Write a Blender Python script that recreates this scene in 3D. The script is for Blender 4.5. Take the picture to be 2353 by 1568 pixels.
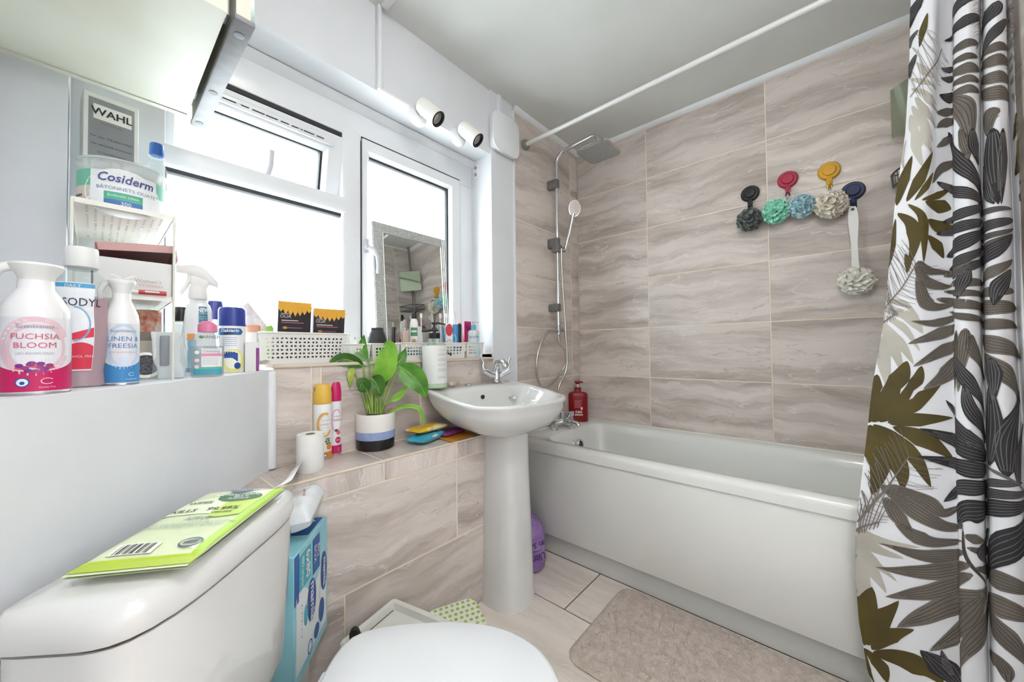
import bpy, bmesh, math, random
import numpy as np
from mathutils import Vector, Matrix, noise as mnoise

for _o in list(bpy.data.objects): bpy.data.objects.remove(_o)
SC = bpy.context.scene
COL = SC.collection
PI = math.pi
R = math.radians

# ------------------------------------------------------------------ camera
CAM = np.array([-2.2064, -1.3126, 1.0452])
FPX, CX, CY = 840.23, 1176.5, 784.0
YAW, PITCH, ROLL = 0.8515, 0.0219, 0.0109
def _rot(yaw, pitch, roll):
    f = np.array([math.sin(yaw)*math.cos(pitch), math.cos(yaw)*math.cos(pitch), math.sin(pitch)])
    r = np.array([math.cos(yaw), -math.sin(yaw), 0.0]); d = np.cross(f, r)
    c, s = math.cos(roll), math.sin(roll)
    return np.array([c*r+s*d, -s*r+c*d, f])
RM = _rot(YAW, PITCH, ROLL)
def ray(x, y): return RM.T @ np.array([(x-CX)/FPX, (y-CY)/FPX, 1.0])
def onx(x, y, c): d = ray(x, y); return CAM + d*((c-CAM[0])/d[0])
def ony(x, y, c): d = ray(x, y); return CAM + d*((c-CAM[1])/d[1])
def onz(x, y, c): d = ray(x, y); return CAM + d*((c-CAM[2])/d[2])
cam_d = bpy.data.cameras.new('camera'); cam = bpy.data.objects.new('camera', cam_d); COL.objects.link(cam)
cam_d.sensor_width = 36.0; cam_d.sensor_fit = 'HORIZONTAL'; cam_d.lens = FPX/2353*36; cam_d.clip_start = 0.02
_m = Matrix.Identity(4)
for i in range(3):
    _m[i][0] = RM[0][i]; _m[i][1] = -RM[1][i]; _m[i][2] = -RM[2][i]; _m[i][3] = CAM[i]
cam.matrix_world = _m
SC.camera = cam

# ------------------------------------------------------------------ world, light, exposure
W = bpy.data.worlds.new('overcast_sky'); SC.world = W; W.use_nodes = True
_bg = W.node_tree.nodes['Background']; _bg.inputs[0].default_value = (0.93, 0.97, 1.0, 1); _bg.inputs[1].default_value = 5.0
SC.view_settings.view_transform = 'Standard'; SC.view_settings.look = 'None'
SC.view_settings.gamma = 1.0; SC.view_settings.use_curve_mapping = False
SC.view_settings.exposure = 1.58
FILL_LAMP_POWER = 15.0
HALL_FILL_POWER = 62.0

# ------------------------------------------------------------------ materials
MATS = {}
def srgb(h):
    if isinstance(h, str):
        h = h.lstrip('#'); c = [int(h[i:i+2], 16)/255 for i in (0, 2, 4)]
    else: c = list(h)
    return tuple(((x/12.92) if x <= .04045 else ((x+.055)/1.055)**2.4) for x in c)
def mat(name, col='#cccccc', rough=.5, metal=0.0, **kw):
    if name in MATS: return MATS[name]
    m = bpy.data.materials.new(name); m.use_nodes = True
    b = m.node_tree.nodes['Principled BSDF']
    c = srgb(col)
    b.inputs['Base Color'].default_value = (*c, 1); b.inputs['Roughness'].default_value = rough; b.inputs['Metallic'].default_value = metal
    for k, v in kw.items():
        k = {'ior': 'IOR', 'trans': 'Transmission Weight', 'spec': 'Specular IOR Level', 'coat': 'Coat Weight', 'sss': 'Subsurface Weight', 'alpha': 'Alpha', 'sheen': 'Sheen Weight', 'emit': 'Emission Strength'}.get(k, k)
        if k == 'Emission Strength': b.inputs['Emission Color'].default_value = (*c, 1)
        b.inputs[k].default_value = v
    MATS[name] = m
    return m
def nodes(m): return m.node_tree.nodes, m.node_tree.links, m.node_tree.nodes['Principled BSDF']
def mottled(name, c1, c2, scale=8, rough=.5, bump=0.0, bscale=60, detail=3, lo=.35, hi=.65, **kw):
    """two tones mixed by noise, optional fine relief"""
    m = mat(name, c1, rough, **kw); N, L, b = nodes(m)
    tc = N.new('ShaderNodeTexCoord'); no = N.new('ShaderNodeTexNoise'); no.inputs['Scale'].default_value = scale; no.inputs['Detail'].default_value = detail
    L.new(tc.outputs['Object'], no.inputs['Vector'])
    cr = N.new('ShaderNodeValToRGB'); cr.color_ramp.elements[0].position = lo; cr.color_ramp.elements[1].position = hi
    cr.color_ramp.elements[0].color = (*srgb(c1), 1); cr.color_ramp.elements[1].color = (*srgb(c2), 1)
    L.new(no.outputs['Fac'], cr.inputs['Fac']); L.new(cr.outputs['Color'], b.inputs['Base Color'])
    if bump:
        n2 = N.new('ShaderNodeTexNoise'); n2.inputs['Scale'].default_value = bscale; n2.inputs['Detail'].default_value = 4
        L.new(tc.outputs['Object'], n2.inputs['Vector'])
        bp = N.new('ShaderNodeBump'); bp.inputs['Strength'].default_value = bump; bp.inputs['Distance'].default_value = .01
        L.new(n2.outputs['Fac'], bp.inputs['Height']); L.new(bp.outputs['Normal'], b.inputs['Normal'])
    return m
def clear_mat(name, col, amount=.85, rough=.05):
    """thin clear plastic or glass: see-through with a glossy skin"""
    if name in MATS: return MATS[name]
    m = bpy.data.materials.new(name); m.use_nodes = True; N, L = m.node_tree.nodes, m.node_tree.links
    b = N['Principled BSDF']; b.inputs['Base Color'].default_value = (*srgb(col), 1); b.inputs['Roughness'].default_value = rough
    t = N.new('ShaderNodeBsdfTransparent'); t.inputs[0].default_value = (*srgb(col), 1)
    mx = N.new('ShaderNodeMixShader'); mx.inputs[0].default_value = 1-amount
    L.new(t.outputs[0], mx.inputs[1]); L.new(b.outputs[0], mx.inputs[2]); L.new(mx.outputs[0], N['Material Output'].inputs['Surface'])
    MATS[name] = m; return m

def tile_mat(name, light, mid, dark, vein, gloss=.28, sx=1.0):
    m = mat(name, mid, gloss); N, L, b = nodes(m)
    tc = N.new('ShaderNodeTexCoord'); oi = N.new('ShaderNodeObjectInfo')
    mul = N.new('ShaderNodeVectorMath'); mul.operation = 'SCALE'
    comb = N.new('ShaderNodeCombineXYZ')
    k = N.new('ShaderNodeMath'); k.operation = 'MULTIPLY'; k.inputs[1].default_value = 37.0; L.new(oi.outputs['Random'], k.inputs[0])
    L.new(k.outputs[0], comb.inputs[0]); L.new(k.outputs[0], comb.inputs[1]); L.new(k.outputs[0], comb.inputs[2])
    add = N.new('ShaderNodeVectorMath'); add.operation = 'ADD'; L.new(tc.outputs['Object'], add.inputs[0]); L.new(comb.outputs[0], add.inputs[1])
    # warp
    wn = N.new('ShaderNodeTexNoise'); wn.inputs['Scale'].default_value = 3.2; wn.inputs['Detail'].default_value = 4; L.new(add.outputs[0], wn.inputs['Vector'])
    ws = N.new('ShaderNodeVectorMath'); ws.operation = 'SCALE'; ws.inputs['Scale'].default_value = .15; L.new(wn.outputs['Color'], ws.inputs[0])
    add2 = N.new('ShaderNodeVectorMath'); add2.operation = 'ADD'; L.new(add.outputs[0], add2.inputs[0]); L.new(ws.outputs[0], add2.inputs[1])
    mp = N.new('ShaderNodeMapping'); mp.inputs['Scale'].default_value = (1.1*sx, 3.0, 9.5); mp.inputs['Rotation'].default_value = (0, R(-5), 0); L.new(add2.outputs[0], mp.inputs['Vector'])
    n1 = N.new('ShaderNodeTexNoise'); n1.inputs['Scale'].default_value = 1.25; n1.inputs['Detail'].default_value = 9; n1.inputs['Roughness'].default_value = .6; L.new(mp.outputs[0], n1.inputs['Vector'])
    cr = N.new('ShaderNodeValToRGB'); e = cr.color_ramp.elements
    e[0].position = .27; e[0].color = (*srgb(dark), 1); e[1].position = .72; e[1].color = (*srgb(light), 1)
    x = e.new(.46); x.color = (*srgb(mid), 1)
    x = e.new(.58); x.color = (*srgb(light), 1)
    x = e.new(.8); x.color = (*srgb(mid), 1)
    L.new(n1.outputs['Fac'], cr.inputs['Fac'])
    # thin pale veins: where a slow noise crosses a level
    mp2 = N.new('ShaderNodeMapping'); mp2.inputs['Scale'].default_value = (1.0*sx, 3.0, 6.5); mp2.inputs['Rotation'].default_value = (0, R(7), 0); mp2.inputs['Location'].default_value = (4, 1, 7); L.new(add2.outputs[0], mp2.inputs['Vector'])
    n2 = N.new('ShaderNodeTexNoise'); n2.inputs['Scale'].default_value = 1.5; n2.inputs['Detail'].default_value = 5; L.new(mp2.outputs[0], n2.inputs['Vector'])
    s = N.new('ShaderNodeMath'); s.operation = 'SUBTRACT'; s.inputs[1].default_value = .55; L.new(n2.outputs['Fac'], s.inputs[0])
    a = N.new('ShaderNodeMath'); a.operation = 'ABSOLUTE'; L.new(s.outputs[0], a.inputs[0])
    vr = N.new('ShaderNodeMapRange'); vr.inputs['From Min'].default_value = .0; vr.inputs['From Max'].default_value = .007; vr.inputs['To Min'].default_value = .6; vr.inputs['To Max'].default_value = 0; L.new(a.outputs[0], vr.inputs['Value'])
    mx = N.new('ShaderNodeMixRGB'); mx.inputs[2].default_value = (*srgb(vein), 1); L.new(vr.outputs[0], mx.inputs[0]); L.new(cr.outputs[0], mx.inputs[1])
    # dark hairlines
    s2 = N.new('ShaderNodeMath'); s2.operation = 'SUBTRACT'; s2.inputs[1].default_value = .42; L.new(n2.outputs['Fac'], s2.inputs[0])
    a2 = N.new('ShaderNodeMath'); a2.operation = 'ABSOLUTE'; L.new(s2.outputs[0], a2.inputs[0])
    v2 = N.new('ShaderNodeMapRange'); v2.inputs['From Max'].default_value = .006; v2.inputs['To Min'].default_value = .5; v2.inputs['To Max'].default_value = 0; L.new(a2.outputs[0], v2.inputs['Value'])
    mx2 = N.new('ShaderNodeMixRGB'); mx2.inputs[2].default_value = (*srgb(dark), 1); L.new(v2.outputs[0], mx2.inputs[0]); L.new(mx.outputs[0], mx2.inputs[1])
    # small tone shift from tile to tile
    hv = N.new('ShaderNodeHueSaturation'); r2 = N.new('ShaderNodeMapRange'); r2.inputs['To Min'].default_value = .93; r2.inputs['To Max'].default_value = 1.05
    L.new(oi.outputs['Random'], r2.inputs['Value']); L.new(r2.outputs[0], hv.inputs['Value']); L.new(mx2.outputs[0], hv.inputs['Color'])
    L.new(hv.outputs[0], b.inputs['Base Color'])
    return m
TILE = tile_mat('veined_stone_tile', '#e0d5ce', '#cdc1b9', '#a2948b', '#eee7e1')
TILE_V = tile_mat('veined_stone_tile_floor', '#efe6de', '#e7dcd3', '#cdc0b5', '#f3ede8', gloss=.35)
PLASTER = mottled('white_painted_plaster', '#e6e8ec', '#e2e4e8', 5, .55, .05, 40)
CEIL = mottled('white_ceiling_paint', '#e2e3e0', '#dcddd9', 3, .7, .04, 50)
GROUT = mottled('cream_grout', '#f3ece2', '#ead9c0', 3, .8)
DGROUT = mat('dark_grout', '#6b5d4f', .9)
WHITE = mat('white_trim_plastic', '#eceef0', .35)
UPVC = mat('white_window_plastic', '#e9ebee', .25)
CERAMIC = mat('white_glazed_ceramic', '#e0e0de', .07, coat=.5)
ACRYL = mat('white_bath_acrylic', '#e7e7e3', .16, coat=.2)
CHROME = mat('chrome', '#d8dadc', .08, 1.0)
SATIN = mat('satin_steel', '#b9babb', .3, 1.0)
BLACKP = mat('black_plastic', '#17181a', .35)
RUBBER = mat('black_gasket', '#2b2d2e', .6)
GLASS = clear_mat('window_glass', '#f7fbfb', .94, .02)
MIRROR = mat('mirror_silver', '#e9eceb', .015, 1.0)
WPLAST = mat('white_plastic', '#eeeeec', .3)
CREAM = mat('cream_laminate', '#e4e2d6', .45)
PAPER = mat('white_paper', '#efeeea', .8)
INK = mat('black_print', '#22232b', .5)

# ------------------------------------------------------------------ mesh building
class MB:
    def __init__(s): s.v = []; s.f = []; s.mi = []
    def add(s, vs, fs, mi=0):
        o = len(s.v); s.v += [tuple(map(float, p)) for p in vs]; s.f += [tuple(i+o for i in f) for f in fs]; s.mi += [mi]*len(fs); return s
    def box(s, c, d, rz=0, mi=0):
        c = np.array(c, float); h = np.array(d, float)/2; cs, sn = math.cos(rz), math.sin(rz); vs = []
        for x, y, z in [(-1,-1,-1),(1,-1,-1),(1,1,-1),(-1,1,-1),(-1,-1,1),(1,-1,1),(1,1,1),(-1,1,1)]:
            p = np.array([x, y, z])*h; vs.append((c[0]+p[0]*cs-p[1]*sn, c[1]+p[0]*sn+p[1]*cs, c[2]+p[2]))
        return s.add(vs, [(3,2,1,0),(4,5,6,7),(0,1,5,4),(1,2,6,5),(2,3,7,6),(3,0,4,7)], mi)
    def span(s, a, b, mi=0):
        return s.box([(a[i]+b[i])/2 for i in range(3)], [abs(b[i]-a[i]) for i in range(3)], 0, mi)
    def rbox(s, c, d, r=.004, seg=2, M=None, mi=0):
        bm = bmesh.new(); bmesh.ops.create_cube(bm, size=1.0)
        for v in bm.verts: v.co = Vector((v.co.x*d[0], v.co.y*d[1], v.co.z*d[2]))
        bmesh.ops.bevel(bm, geom=list(bm.edges), offset=min(r, min(d)*.49), segments=seg, profile=.5, affect='EDGES')
        bm.verts.index_update()
        T = Matrix.Translation(Vector([float(q) for q in c])) @ (M if M is not None else Matrix.Identity(4))
        vs = [T @ v.co for v in bm.verts]; fs = [[v.index for v in f.verts] for f in bm.faces]; bm.free()
        return s.add(vs, fs, mi)
    def rings(s, rings, cap0=True, cap1=True, closed=True, mi=0):
        n = len(rings[0]); vs = [p for r in rings for p in r]; fs = []
        for i in range(len(rings)-1):
            for j in range(n if closed else n-1):
                k = (j+1) % n; fs.append((i*n+j, i*n+k, (i+1)*n+k, (i+1)*n+j))
        if cap0: fs.append(tuple(range(n-1, -1, -1)))
        if cap1: fs.append(tuple((len(rings)-1)*n+j for j in range(n)))
        return s.add(vs, fs, mi)
    def lathe(s, prof, n=28, c=(0,0,0), sx=1, sy=1, ex=2.0, mi=0, cap0=True, cap1=True):
        rs = []
        for r, z in prof:
            ring = []
            for j in range(n):
                a = 2*PI*j/n; ca, sa = math.cos(a), math.sin(a)
                if ex != 2.0:
                    k = (abs(ca)**ex+abs(sa)**ex)**(-1/ex); ca *= k; sa *= k
                ring.append((c[0]+r*sx*ca, c[1]+r*sy*sa, c[2]+z))
            rs.append(ring)
        return s.rings(rs, cap0, cap1, True, mi)
    def tube(s, pts, r, n=8, closed=False, mi=0, caps=True):
        P = [np.array(p, float) for p in pts]; m = len(P); rr = r if hasattr(r, '__len__') else [r]*m
        rs = []; up = None
        for i in range(m):
            if closed: t = P[(i+1) % m]-P[i-1]
            else: t = P[min(i+1, m-1)]-P[max(i-1, 0)]
            t = t/(np.linalg.norm(t)+1e-12)
            if up is None:
                a = np.array([0, 0, 1.0]) if abs(t[2]) < .9 else np.array([1.0, 0, 0]); up = np.cross(np.cross(t, a), t)
            up = up-t*np.dot(up, t); up /= np.linalg.norm(up)+1e-12; sd = np.cross(t, up)
            rs.append([tuple(P[i]+rr[i]*(math.cos(2*PI*j/n)*sd+math.sin(2*PI*j/n)*up)) for j in range(n)])
        if closed: rs.append(rs[0]); caps = False
        return s.rings(rs, caps, caps, True, mi)
    def grid(s, f, nu, nv, mi=0, closed_u=False):
        vs = [f(i/nu, j/nv) for j in range(nv+1) for i in range(nu+1)]; fs = []
        for j in range(nv):
            for i in range(nu):
                a = j*(nu+1)+i; fs.append((a, a+1, a+nu+2, a+nu+1))
        return s.add(vs, fs, mi)
    def ball(s, c, r, n=14, mi=0):
        rx, ry, rz = r if hasattr(r, '__len__') else (r, r, r)
        m = max(6, n//2); rs = []
        for i in range(m+1):
            t = PI*i/m; q = max(math.sin(t), 1e-3)
            rs.append([(c[0]+rx*q*math.cos(2*PI*j/n), c[1]+ry*q*math.sin(2*PI*j/n), c[2]-rz*math.cos(t)) for j in range(n)])
        return s.rings(rs, True, True, True, mi)
    def prism(s, poly, h0, h1, T=lambda x, y, z: (x, y, z), mi=0):
        n = len(poly); a = [T(x, y, h0) for x, y in poly]; b = [T(x, y, h1) for x, y in poly]
        return s.rings([a, b], True, True, True, mi)
    def xf(s, M):
        s.v = [tuple(M @ Vector(p)) for p in s.v]; return s

def mesh(name, mb, mats, smooth=True, angle=38):
    me = bpy.data.meshes.new(name); me.from_pydata(mb.v, [], mb.f); me.update()
    if not isinstance(mats, (list, tuple)): mats = [mats]
    for m in mats: me.materials.append(m)
    if any(mb.mi): me.polygons.foreach_set('material_index', mb.mi)
    bm = bmesh.new(); bm.from_mesh(me); bmesh.ops.recalc_face_normals(bm, faces=bm.faces); bm.to_mesh(me); bm.free()
    if smooth:
        me.polygons.foreach_set('use_smooth', [True]*len(me.polygons)); me.set_sharp_from_angle(angle=R(angle))
    me.update(); return me
def obj(name, mb, mats, parent=None, loc=None, rz=None, smooth=True, angle=38, nofix=False):
    me = mb if isinstance(mb, bpy.types.Mesh) else mesh(name, mb, mats, smooth, angle)
    o = bpy.data.objects.new(name, me); COL.objects.link(o)
    if parent is not None: o.parent = parent
    if loc is not None: o.location = [float(q) for q in loc]
    if rz is not None: o.rotation_euler[2] = rz
    return o
def tag(o, label=None, cat=None, group=None, kind=None):
    if label: o['label'] = label
    if cat: o['category'] = cat
    if group: o['group'] = group
    if kind: o['kind'] = kind
    return o
def thing(name, label, cat, loc=(0, 0, 0), rz=0.0, group=None):
    o = bpy.data.objects.new(name, None); COL.objects.link(o); o.empty_display_size = .03
    o.location = [float(q) for q in loc]; o.rotation_euler = (0, 0, float(rz))
    return tag(o, label, cat, group)
def struct(name, mb, mats, **kw): return tag(obj(name, mb, mats, **kw), kind='structure')
def copy_tree(o, parent=None):
    c = o.copy(); COL.objects.link(c); c.parent = parent
    for ch in [q for q in bpy.data.objects if q.parent == o and q != c]: copy_tree(ch, c)
    return c
def facing(x, y, turn=0): return math.atan2(CAM[1]-y, CAM[0]-x)+PI/2+R(turn)

_tc = {}
def text2d(body, size, align='CENTER', bold=0.0, shear=0.0):
    k = (body, size, align, bold, shear)
    if k not in _tc:
        cu = bpy.data.curves.new('lettering', 'FONT'); cu.body = body; cu.size = size; cu.align_x = align; cu.align_y = 'CENTER'
        cu.resolution_u = 2; cu.offset = bold; cu.shear = shear
        o = bpy.data.objects.new('lettering', cu)
        me = bpy.data.meshes.new_from_object(o)
        _tc[k] = ([tuple(v.co) for v in me.vertices], [tuple(p.vertices) for p in me.polygons])
        bpy.data.objects.remove(o); bpy.data.meshes.remove(me); bpy.data.curves.remove(cu)
    return _tc[k]
class Print:
    """flat print on a surface: shapes in surface coordinates (x right, y up, both metres), mapped by T(x, y, lift)"""
    def __init__(s, T, lift=.0004): s.T = T; s.mb = MB(); s.mats = []; s.k = 0; s.lift = lift
    def _mi(s, m):
        if m not in s.mats: s.mats.append(m)
        return s.mats.index(m)
    def text(s, body, x, y, size, m, align='CENTER', bold=0.0, sx=1.0, rot=0, shear=0.0, rise=1):
        vs, fs = text2d(body, size, align, bold, shear); c, sn = math.cos(R(rot)), math.sin(R(rot))
        l = s.lift*(3+rise)
        s.mb.add([s.T(x+a*sx*c-b*sn, y+a*sx*sn+b*c, l) for a, b, _ in vs], fs, s._mi(m)); return s
    def rect(s, x0, y0, x1, y1, m, n=12, rise=0, k=1):
        l = s.lift*(1+rise)
        s.mb.grid(lambda u, v: s.T(x0+(x1-x0)*u, y0+(y1-y0)*v, l), n, k, s._mi(m)); return s
    def disc(s, x, y, rx, m, ry=None, rise=1, n=20, rings=3):
        ry = ry or rx; l = s.lift*(1+rise); vs = [s.T(x, y, l)]; fs = []
        for i in range(1, rings+1):
            for j in range(n): vs.append(s.T(x+rx*i/rings*math.cos(2*PI*j/n), y+ry*i/rings*math.sin(2*PI*j/n), l))
        for j in range(n): fs.append((0, 1+j, 1+(j+1) % n))
        for i in range(rings-1):
            for j in range(n): a = 1+i*n+j; b = 1+i*n+(j+1) % n; fs.append((a, a+n, b+n, b))
        s.mb.add(vs, fs, s._mi(m)); return s
    def ring(s, x, y, r, w, m, ry=None, a0=0, a1=360, rise=1, n=28):
        ry = ry or r; l = s.lift*(1+rise)
        s.mb.grid(lambda u, v: s.T(x+(r-w/2+w*v)*math.cos(R(a0+(a1-a0)*u)), y+(ry-w/2+w*v)*math.sin(R(a0+(a1-a0)*u)), l), n, 1, s._mi(m)); return s
    def band(s, x0, x1, lo, hi, m, n=16, rise=0, k=2):
        """area between two curves lo(x), hi(x)"""
        l = s.lift*(1+rise)
        def f(u, v):
            x = x0+(x1-x0)*u; return s.T(x, lo(x)+(hi(x)-lo(x))*v, l)
        s.mb.grid(f, n, k, s._mi(m)); return s
    def done(s, parent, name='printed_label', label=None):
        me = bpy.data.meshes.new(name); me.from_pydata(s.mb.v, [], s.mb.f); me.update()
        for m in s.mats: me.materials.append(m)
        me.polygons.foreach_set('material_index', s.mb.mi)
        o = bpy.data.objects.new(name, me); COL.objects.link(o); o.parent = parent; o['kind'] = 'stuff'
        if label: o['label'] = label
        return o
def cyl_map(r, z0=0.0, sy=1.0, c=(0, 0)):
    """wrap around an upright cylinder; x=0 faces local -y"""
    return lambda x, y, l: (c[0]+(r+l)*math.sin(x/r), c[1]-(r*sy+l)*math.cos(x/r), z0+y)
def flat_map(y0, z0=0.0, x0=0.0): return lambda x, y, l: (x0+x, y0-l, z0+y)
def top_map(z0, M=None):
    return lambda x, y, l: (x, y, z0+l)
# ------------------------------------------------------------------ the room
XL, YN, ZC = -2.36, -1.70, 2.40          # left wall, rear wall, ceiling
WX0, WX1, WZ0, WZ1 = -2.252, -.858, 1.0, 2.065   # window opening
WD = .15                                  # reveal depth
LZ, LY = .685, -.20                       # ledge height, ledge front
SILL = 1.005; SHELF = .986
DG = 1.1607                               # slope of the diagonal boxing (dy/dx)
def diag_y(x): return (x+1.836)*DG

mb = MB()
mb.span((XL-.12, .008, 0), (WX0, .30, ZC)); mb.span((WX1, .008, 0), (.12, .30, ZC))
mb.span((WX0, .008, WZ1), (WX1, .30, ZC)); mb.span((WX0, .008, 0), (WX1, .30, SHELF-.008))
wall_window = struct('wall_window', mb, PLASTER, smooth=False)
wall_bath = struct('wall_bath', MB().span((.008, YN-.1, 0), (.12, .008, ZC)), PLASTER, smooth=False)
wall_left = struct('wall_left', MB().span((XL-.12, YN-.1, 0), (XL, .008, ZC)), PLASTER, smooth=False)
DX0, DX1, DZ = -2.31, -1.50, 2.03            # doorway added behind the camera to let fill light in
wall_rear = struct('wall_rear', MB().span((XL, YN-.12, 0), (DX0, YN-.008, ZC)).span((DX1, YN-.12, 0), (.008, YN-.008, ZC)).span((DX0, YN-.12, DZ), (DX1, YN-.008, ZC)), PLASTER, smooth=False)
HY0, HX1 = -2.85, -1.10  # hall added out of view; its lit walls bounce fill into the room
struct('wall_added_hall', MB().span((XL-.12, HY0-.1, 0), (HX1+.1, HY0, ZC)).span((XL-.12, HY0, 0), (XL, YN-.12, ZC)).span((HX1, HY0, 0), (HX1+.1, YN-.12, ZC)), PLASTER, smooth=False)
struct('floor_added_hall', MB().span((XL-.12, HY0-.1, -.1), (HX1+.1, YN-.12, -.002)), mat('oak_floor', '#a98a68', .5), smooth=False)
struct('ceiling_added_hall', MB().span((XL-.12, HY0-.1, ZC), (HX1+.1, YN-.12, ZC+.08)), PLASTER, smooth=False)
for nm_, a_, b_ in (('door_casing_1', (DX0, YN-.13, 0), (DX0+.03, YN-.004, DZ)), ('door_casing_2', (DX1-.03, YN-.13, 0), (DX1, YN-.004, DZ)), ('door_casing_3', (DX0, YN-.13, DZ-.03), (DX1, YN-.004, DZ))): struct(nm_.replace('door_casing', 'trim_added_door'), MB().span(a_, b_), PLASTER, smooth=False)
ceiling = struct('ceiling', MB().span((XL-.12, YN-.12, ZC), (.12, .30, ZC+.08)), CEIL, smooth=False)
floor = struct('floor', MB().span((XL-.12, YN-.12, -.1), (.12, .30, -.002)), DGROUT, smooth=False)

# tiles: local x along the length, local z across, face towards local -y
_tm = {}
def tile(parent, w, h, c, rx=0, rz=0, m=None, name='tile', t=.006, gap=.005):
    m = m or TILE; k = (round(w, 4), round(h, 4), m.name)
    if k not in _tm:
        W2, H2, ch = (w-gap)/2, (h-gap)/2, .0012
        b = [(-W2, t, -H2), (W2, t, -H2), (W2, t, H2), (-W2, t, H2)]
        s = [(-W2, ch, -H2), (W2, ch, -H2), (W2, ch, H2), (-W2, ch, H2)]
        f = [(-W2+ch, 0, -H2+ch), (W2-ch, 0, -H2+ch), (W2-ch, 0, H2-ch), (-W2+ch, 0, H2-ch)]
        _tm[k] = mesh(name, MB().rings([b, s, f]), m, smooth=False)
    o = bpy.data.objects.new(name, _tm[k]); COL.objects.link(o); o.parent = parent
    o.matrix_local = Matrix.Translation(Vector([float(q) for q in c])) @ Matrix.Rotation(rz, 4, 'Z') @ Matrix.Rotation(rx, 4, 'X')
    return o
def tile_v(parent, w, h, c, m=None):
    """a tile laid with its grain upright on a wall that faces -y"""
    o = tile(parent, h, w, c, 0, 0, m)
    o.matrix_local = Matrix.Translation(Vector([float(q) for q in c])) @ Matrix.Rotation(R(90), 4, 'Y')
    return o
ZJ = [.576, .8645, 1.1675, 1.4705, 1.7735, 2.0765, 2.378]
# bath wall (faces -x)
YJ = [0, -.4818, -1.0848, -1.6878, YN]
obj('grout_bed', MB().span((.0015, YN, .50), (.008, 0, 2.385)), GROUT, wall_bath, smooth=False)
for r in range(6):
    for c in range(3):
        z0, z1 = (.50 if r == 0 else ZJ[r]), ZJ[r+1]
        y0, y1 = YJ[c], YJ[c+1] if c < 2 else YN
        tile(wall_bath, abs(y1-y0), z1-z0, (0, (y0+y1)/2, (z0+z1)/2), 0, -PI/2)
# window wall beside the bath
XJ = [0, -.095, -.672]
obj('grout_bed', MB().span((-.672, .0015, .0), (0, .0079, 2.385)), GROUT, wall_window, smooth=False)
for r in range(6):
    z0, z1 = (.50 if r == 0 else ZJ[r]), ZJ[r+1]
    for c in range(2): tile(wall_window, XJ[c]-XJ[c+1], z1-z0, ((XJ[c]+XJ[c+1])/2, 0, (z0+z1)/2))
# rear wall beside the bath (seen in the mirror)
obj('grout_bed', MB().span((-.80, YN-.0079, .0), (0, YN-.0015, 2.385)), GROUT, wall_rear, smooth=False)
for r in range(6):
    z0, z1 = (.50 if r == 0 else ZJ[r]), ZJ[r+1]
    for x0, x1 in ((0, -.20), (-.20, -.80)): tile(wall_rear, x0-x1, z1-z0, ((x0+x1)/2, YN, (z0+z1)/2), 0, PI)
# white edging strips
struct('trim_1', MB().prism([(0, 0), (-.022, 0), (-.018, -.010), (-.010, -.018), (0, -.022)], YN, 0, lambda a, b, c: (a, c, ZC+b)), WHITE)
struct('trim_2', MB().prism([(0, 0), (-.022, 0), (-.018, -.010), (-.010, -.018), (0, -.022)], -.678, 0, lambda a, b, c: (c, a, ZC+b)), WHITE)
struct('trim_3', MB().rbox((-.679, -.001, 1.615), (.014, .012, 1.525), .003), WHITE)
# apron under the sill
AX = [-1.838]+[float(ony(q, 950, 0)[0]) for q in (715.5, 738, 966)]+[-.672]
obj('grout_bed', MB().span((-1.838, .0015, .0), (-.672, .0079, SILL-.012)), GROUT, wall_window, smooth=False)
for a, b in zip(AX[:-1], AX[1:]): tile(wall_window, b-a, SILL-.012-LZ, ((a+b)/2, 0, (SILL-.012+LZ)/2))
for a, b in ((-1.115, -.66),):
    tile(wall_window, b-a, .303, ((a+b)/2, 0, .53)); tile(wall_window, b-a, .303, ((a+b)/2, 0, .228)); tile(wall_window, b-a, .076, ((a+b)/2, 0, .038))
# plaster pier right of the window comes down to the basin
struct('wall_pier', MB().span((WX1, -.001, .86), (-.686, .0079, ZC)).span((WX1, .0079, SHELF), (WX1+.001, WD, 1.02)), PLASTER, smooth=False)
# window sill
sill = struct('window_sill', MB().span((-1.838, .004, SILL-.012), (WX1, .30, SILL-.0015)), GROUT, smooth=False)
SX = [-1.838, -1.55, -1.245, -.94, WX1]
for a, b in zip(SX[:-1], SX[1:]): tile(sill, b-a, .156, ((a+b)/2, .074, SILL), -PI/2)
obj('sill_edge_strip', MB().rbox((-1.347, -.001, SILL-.006), (.978, .012, .012), .003), mat('beige_tile_edge', '#d9cbbb', .5), sill)
# ledge
wall_ledge = struct('wall_ledge', MB().span((-2.02, LY+.0015, 0), (-1.1165, .0, LZ-.0015)), GROUT, smooth=False)
LJ = [-2.0, -1.888, -1.578, -1.268, -1.115]
for a, b in zip(LJ[:-1], LJ[1:]):
    tile_v(wall_ledge, b-a, LZ-.004-.617, ((a+b)/2, LY, (LZ-.004+.617)/2))
    o = tile(wall_ledge, -LY-.004, b-a, ((a+b)/2, LY/2, LZ), -PI/2); o.matrix_local = Matrix.Translation((float((a+b)/2), LY/2, LZ)) @ Matrix.Rotation(PI/2, 4, 'Z') @ Matrix.Rotation(-PI/2, 4, 'X')
for a, b in ((-2.0, -1.873), (-1.873, -1.27), (-1.27, -1.115)): tile(wall_ledge, b-a, .302, ((a+b)/2, LY, .466))
for a, b in ((-2.0, -1.706), (-1.706, -1.115)): tile(wall_ledge, b-a, .313, ((a+b)/2, LY, .158))
obj('ledge_edge_strip', MB().rbox((-1.557, LY+.002, LZ-.002), (.884, .008, .006), .002), GROUT, wall_ledge)
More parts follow.
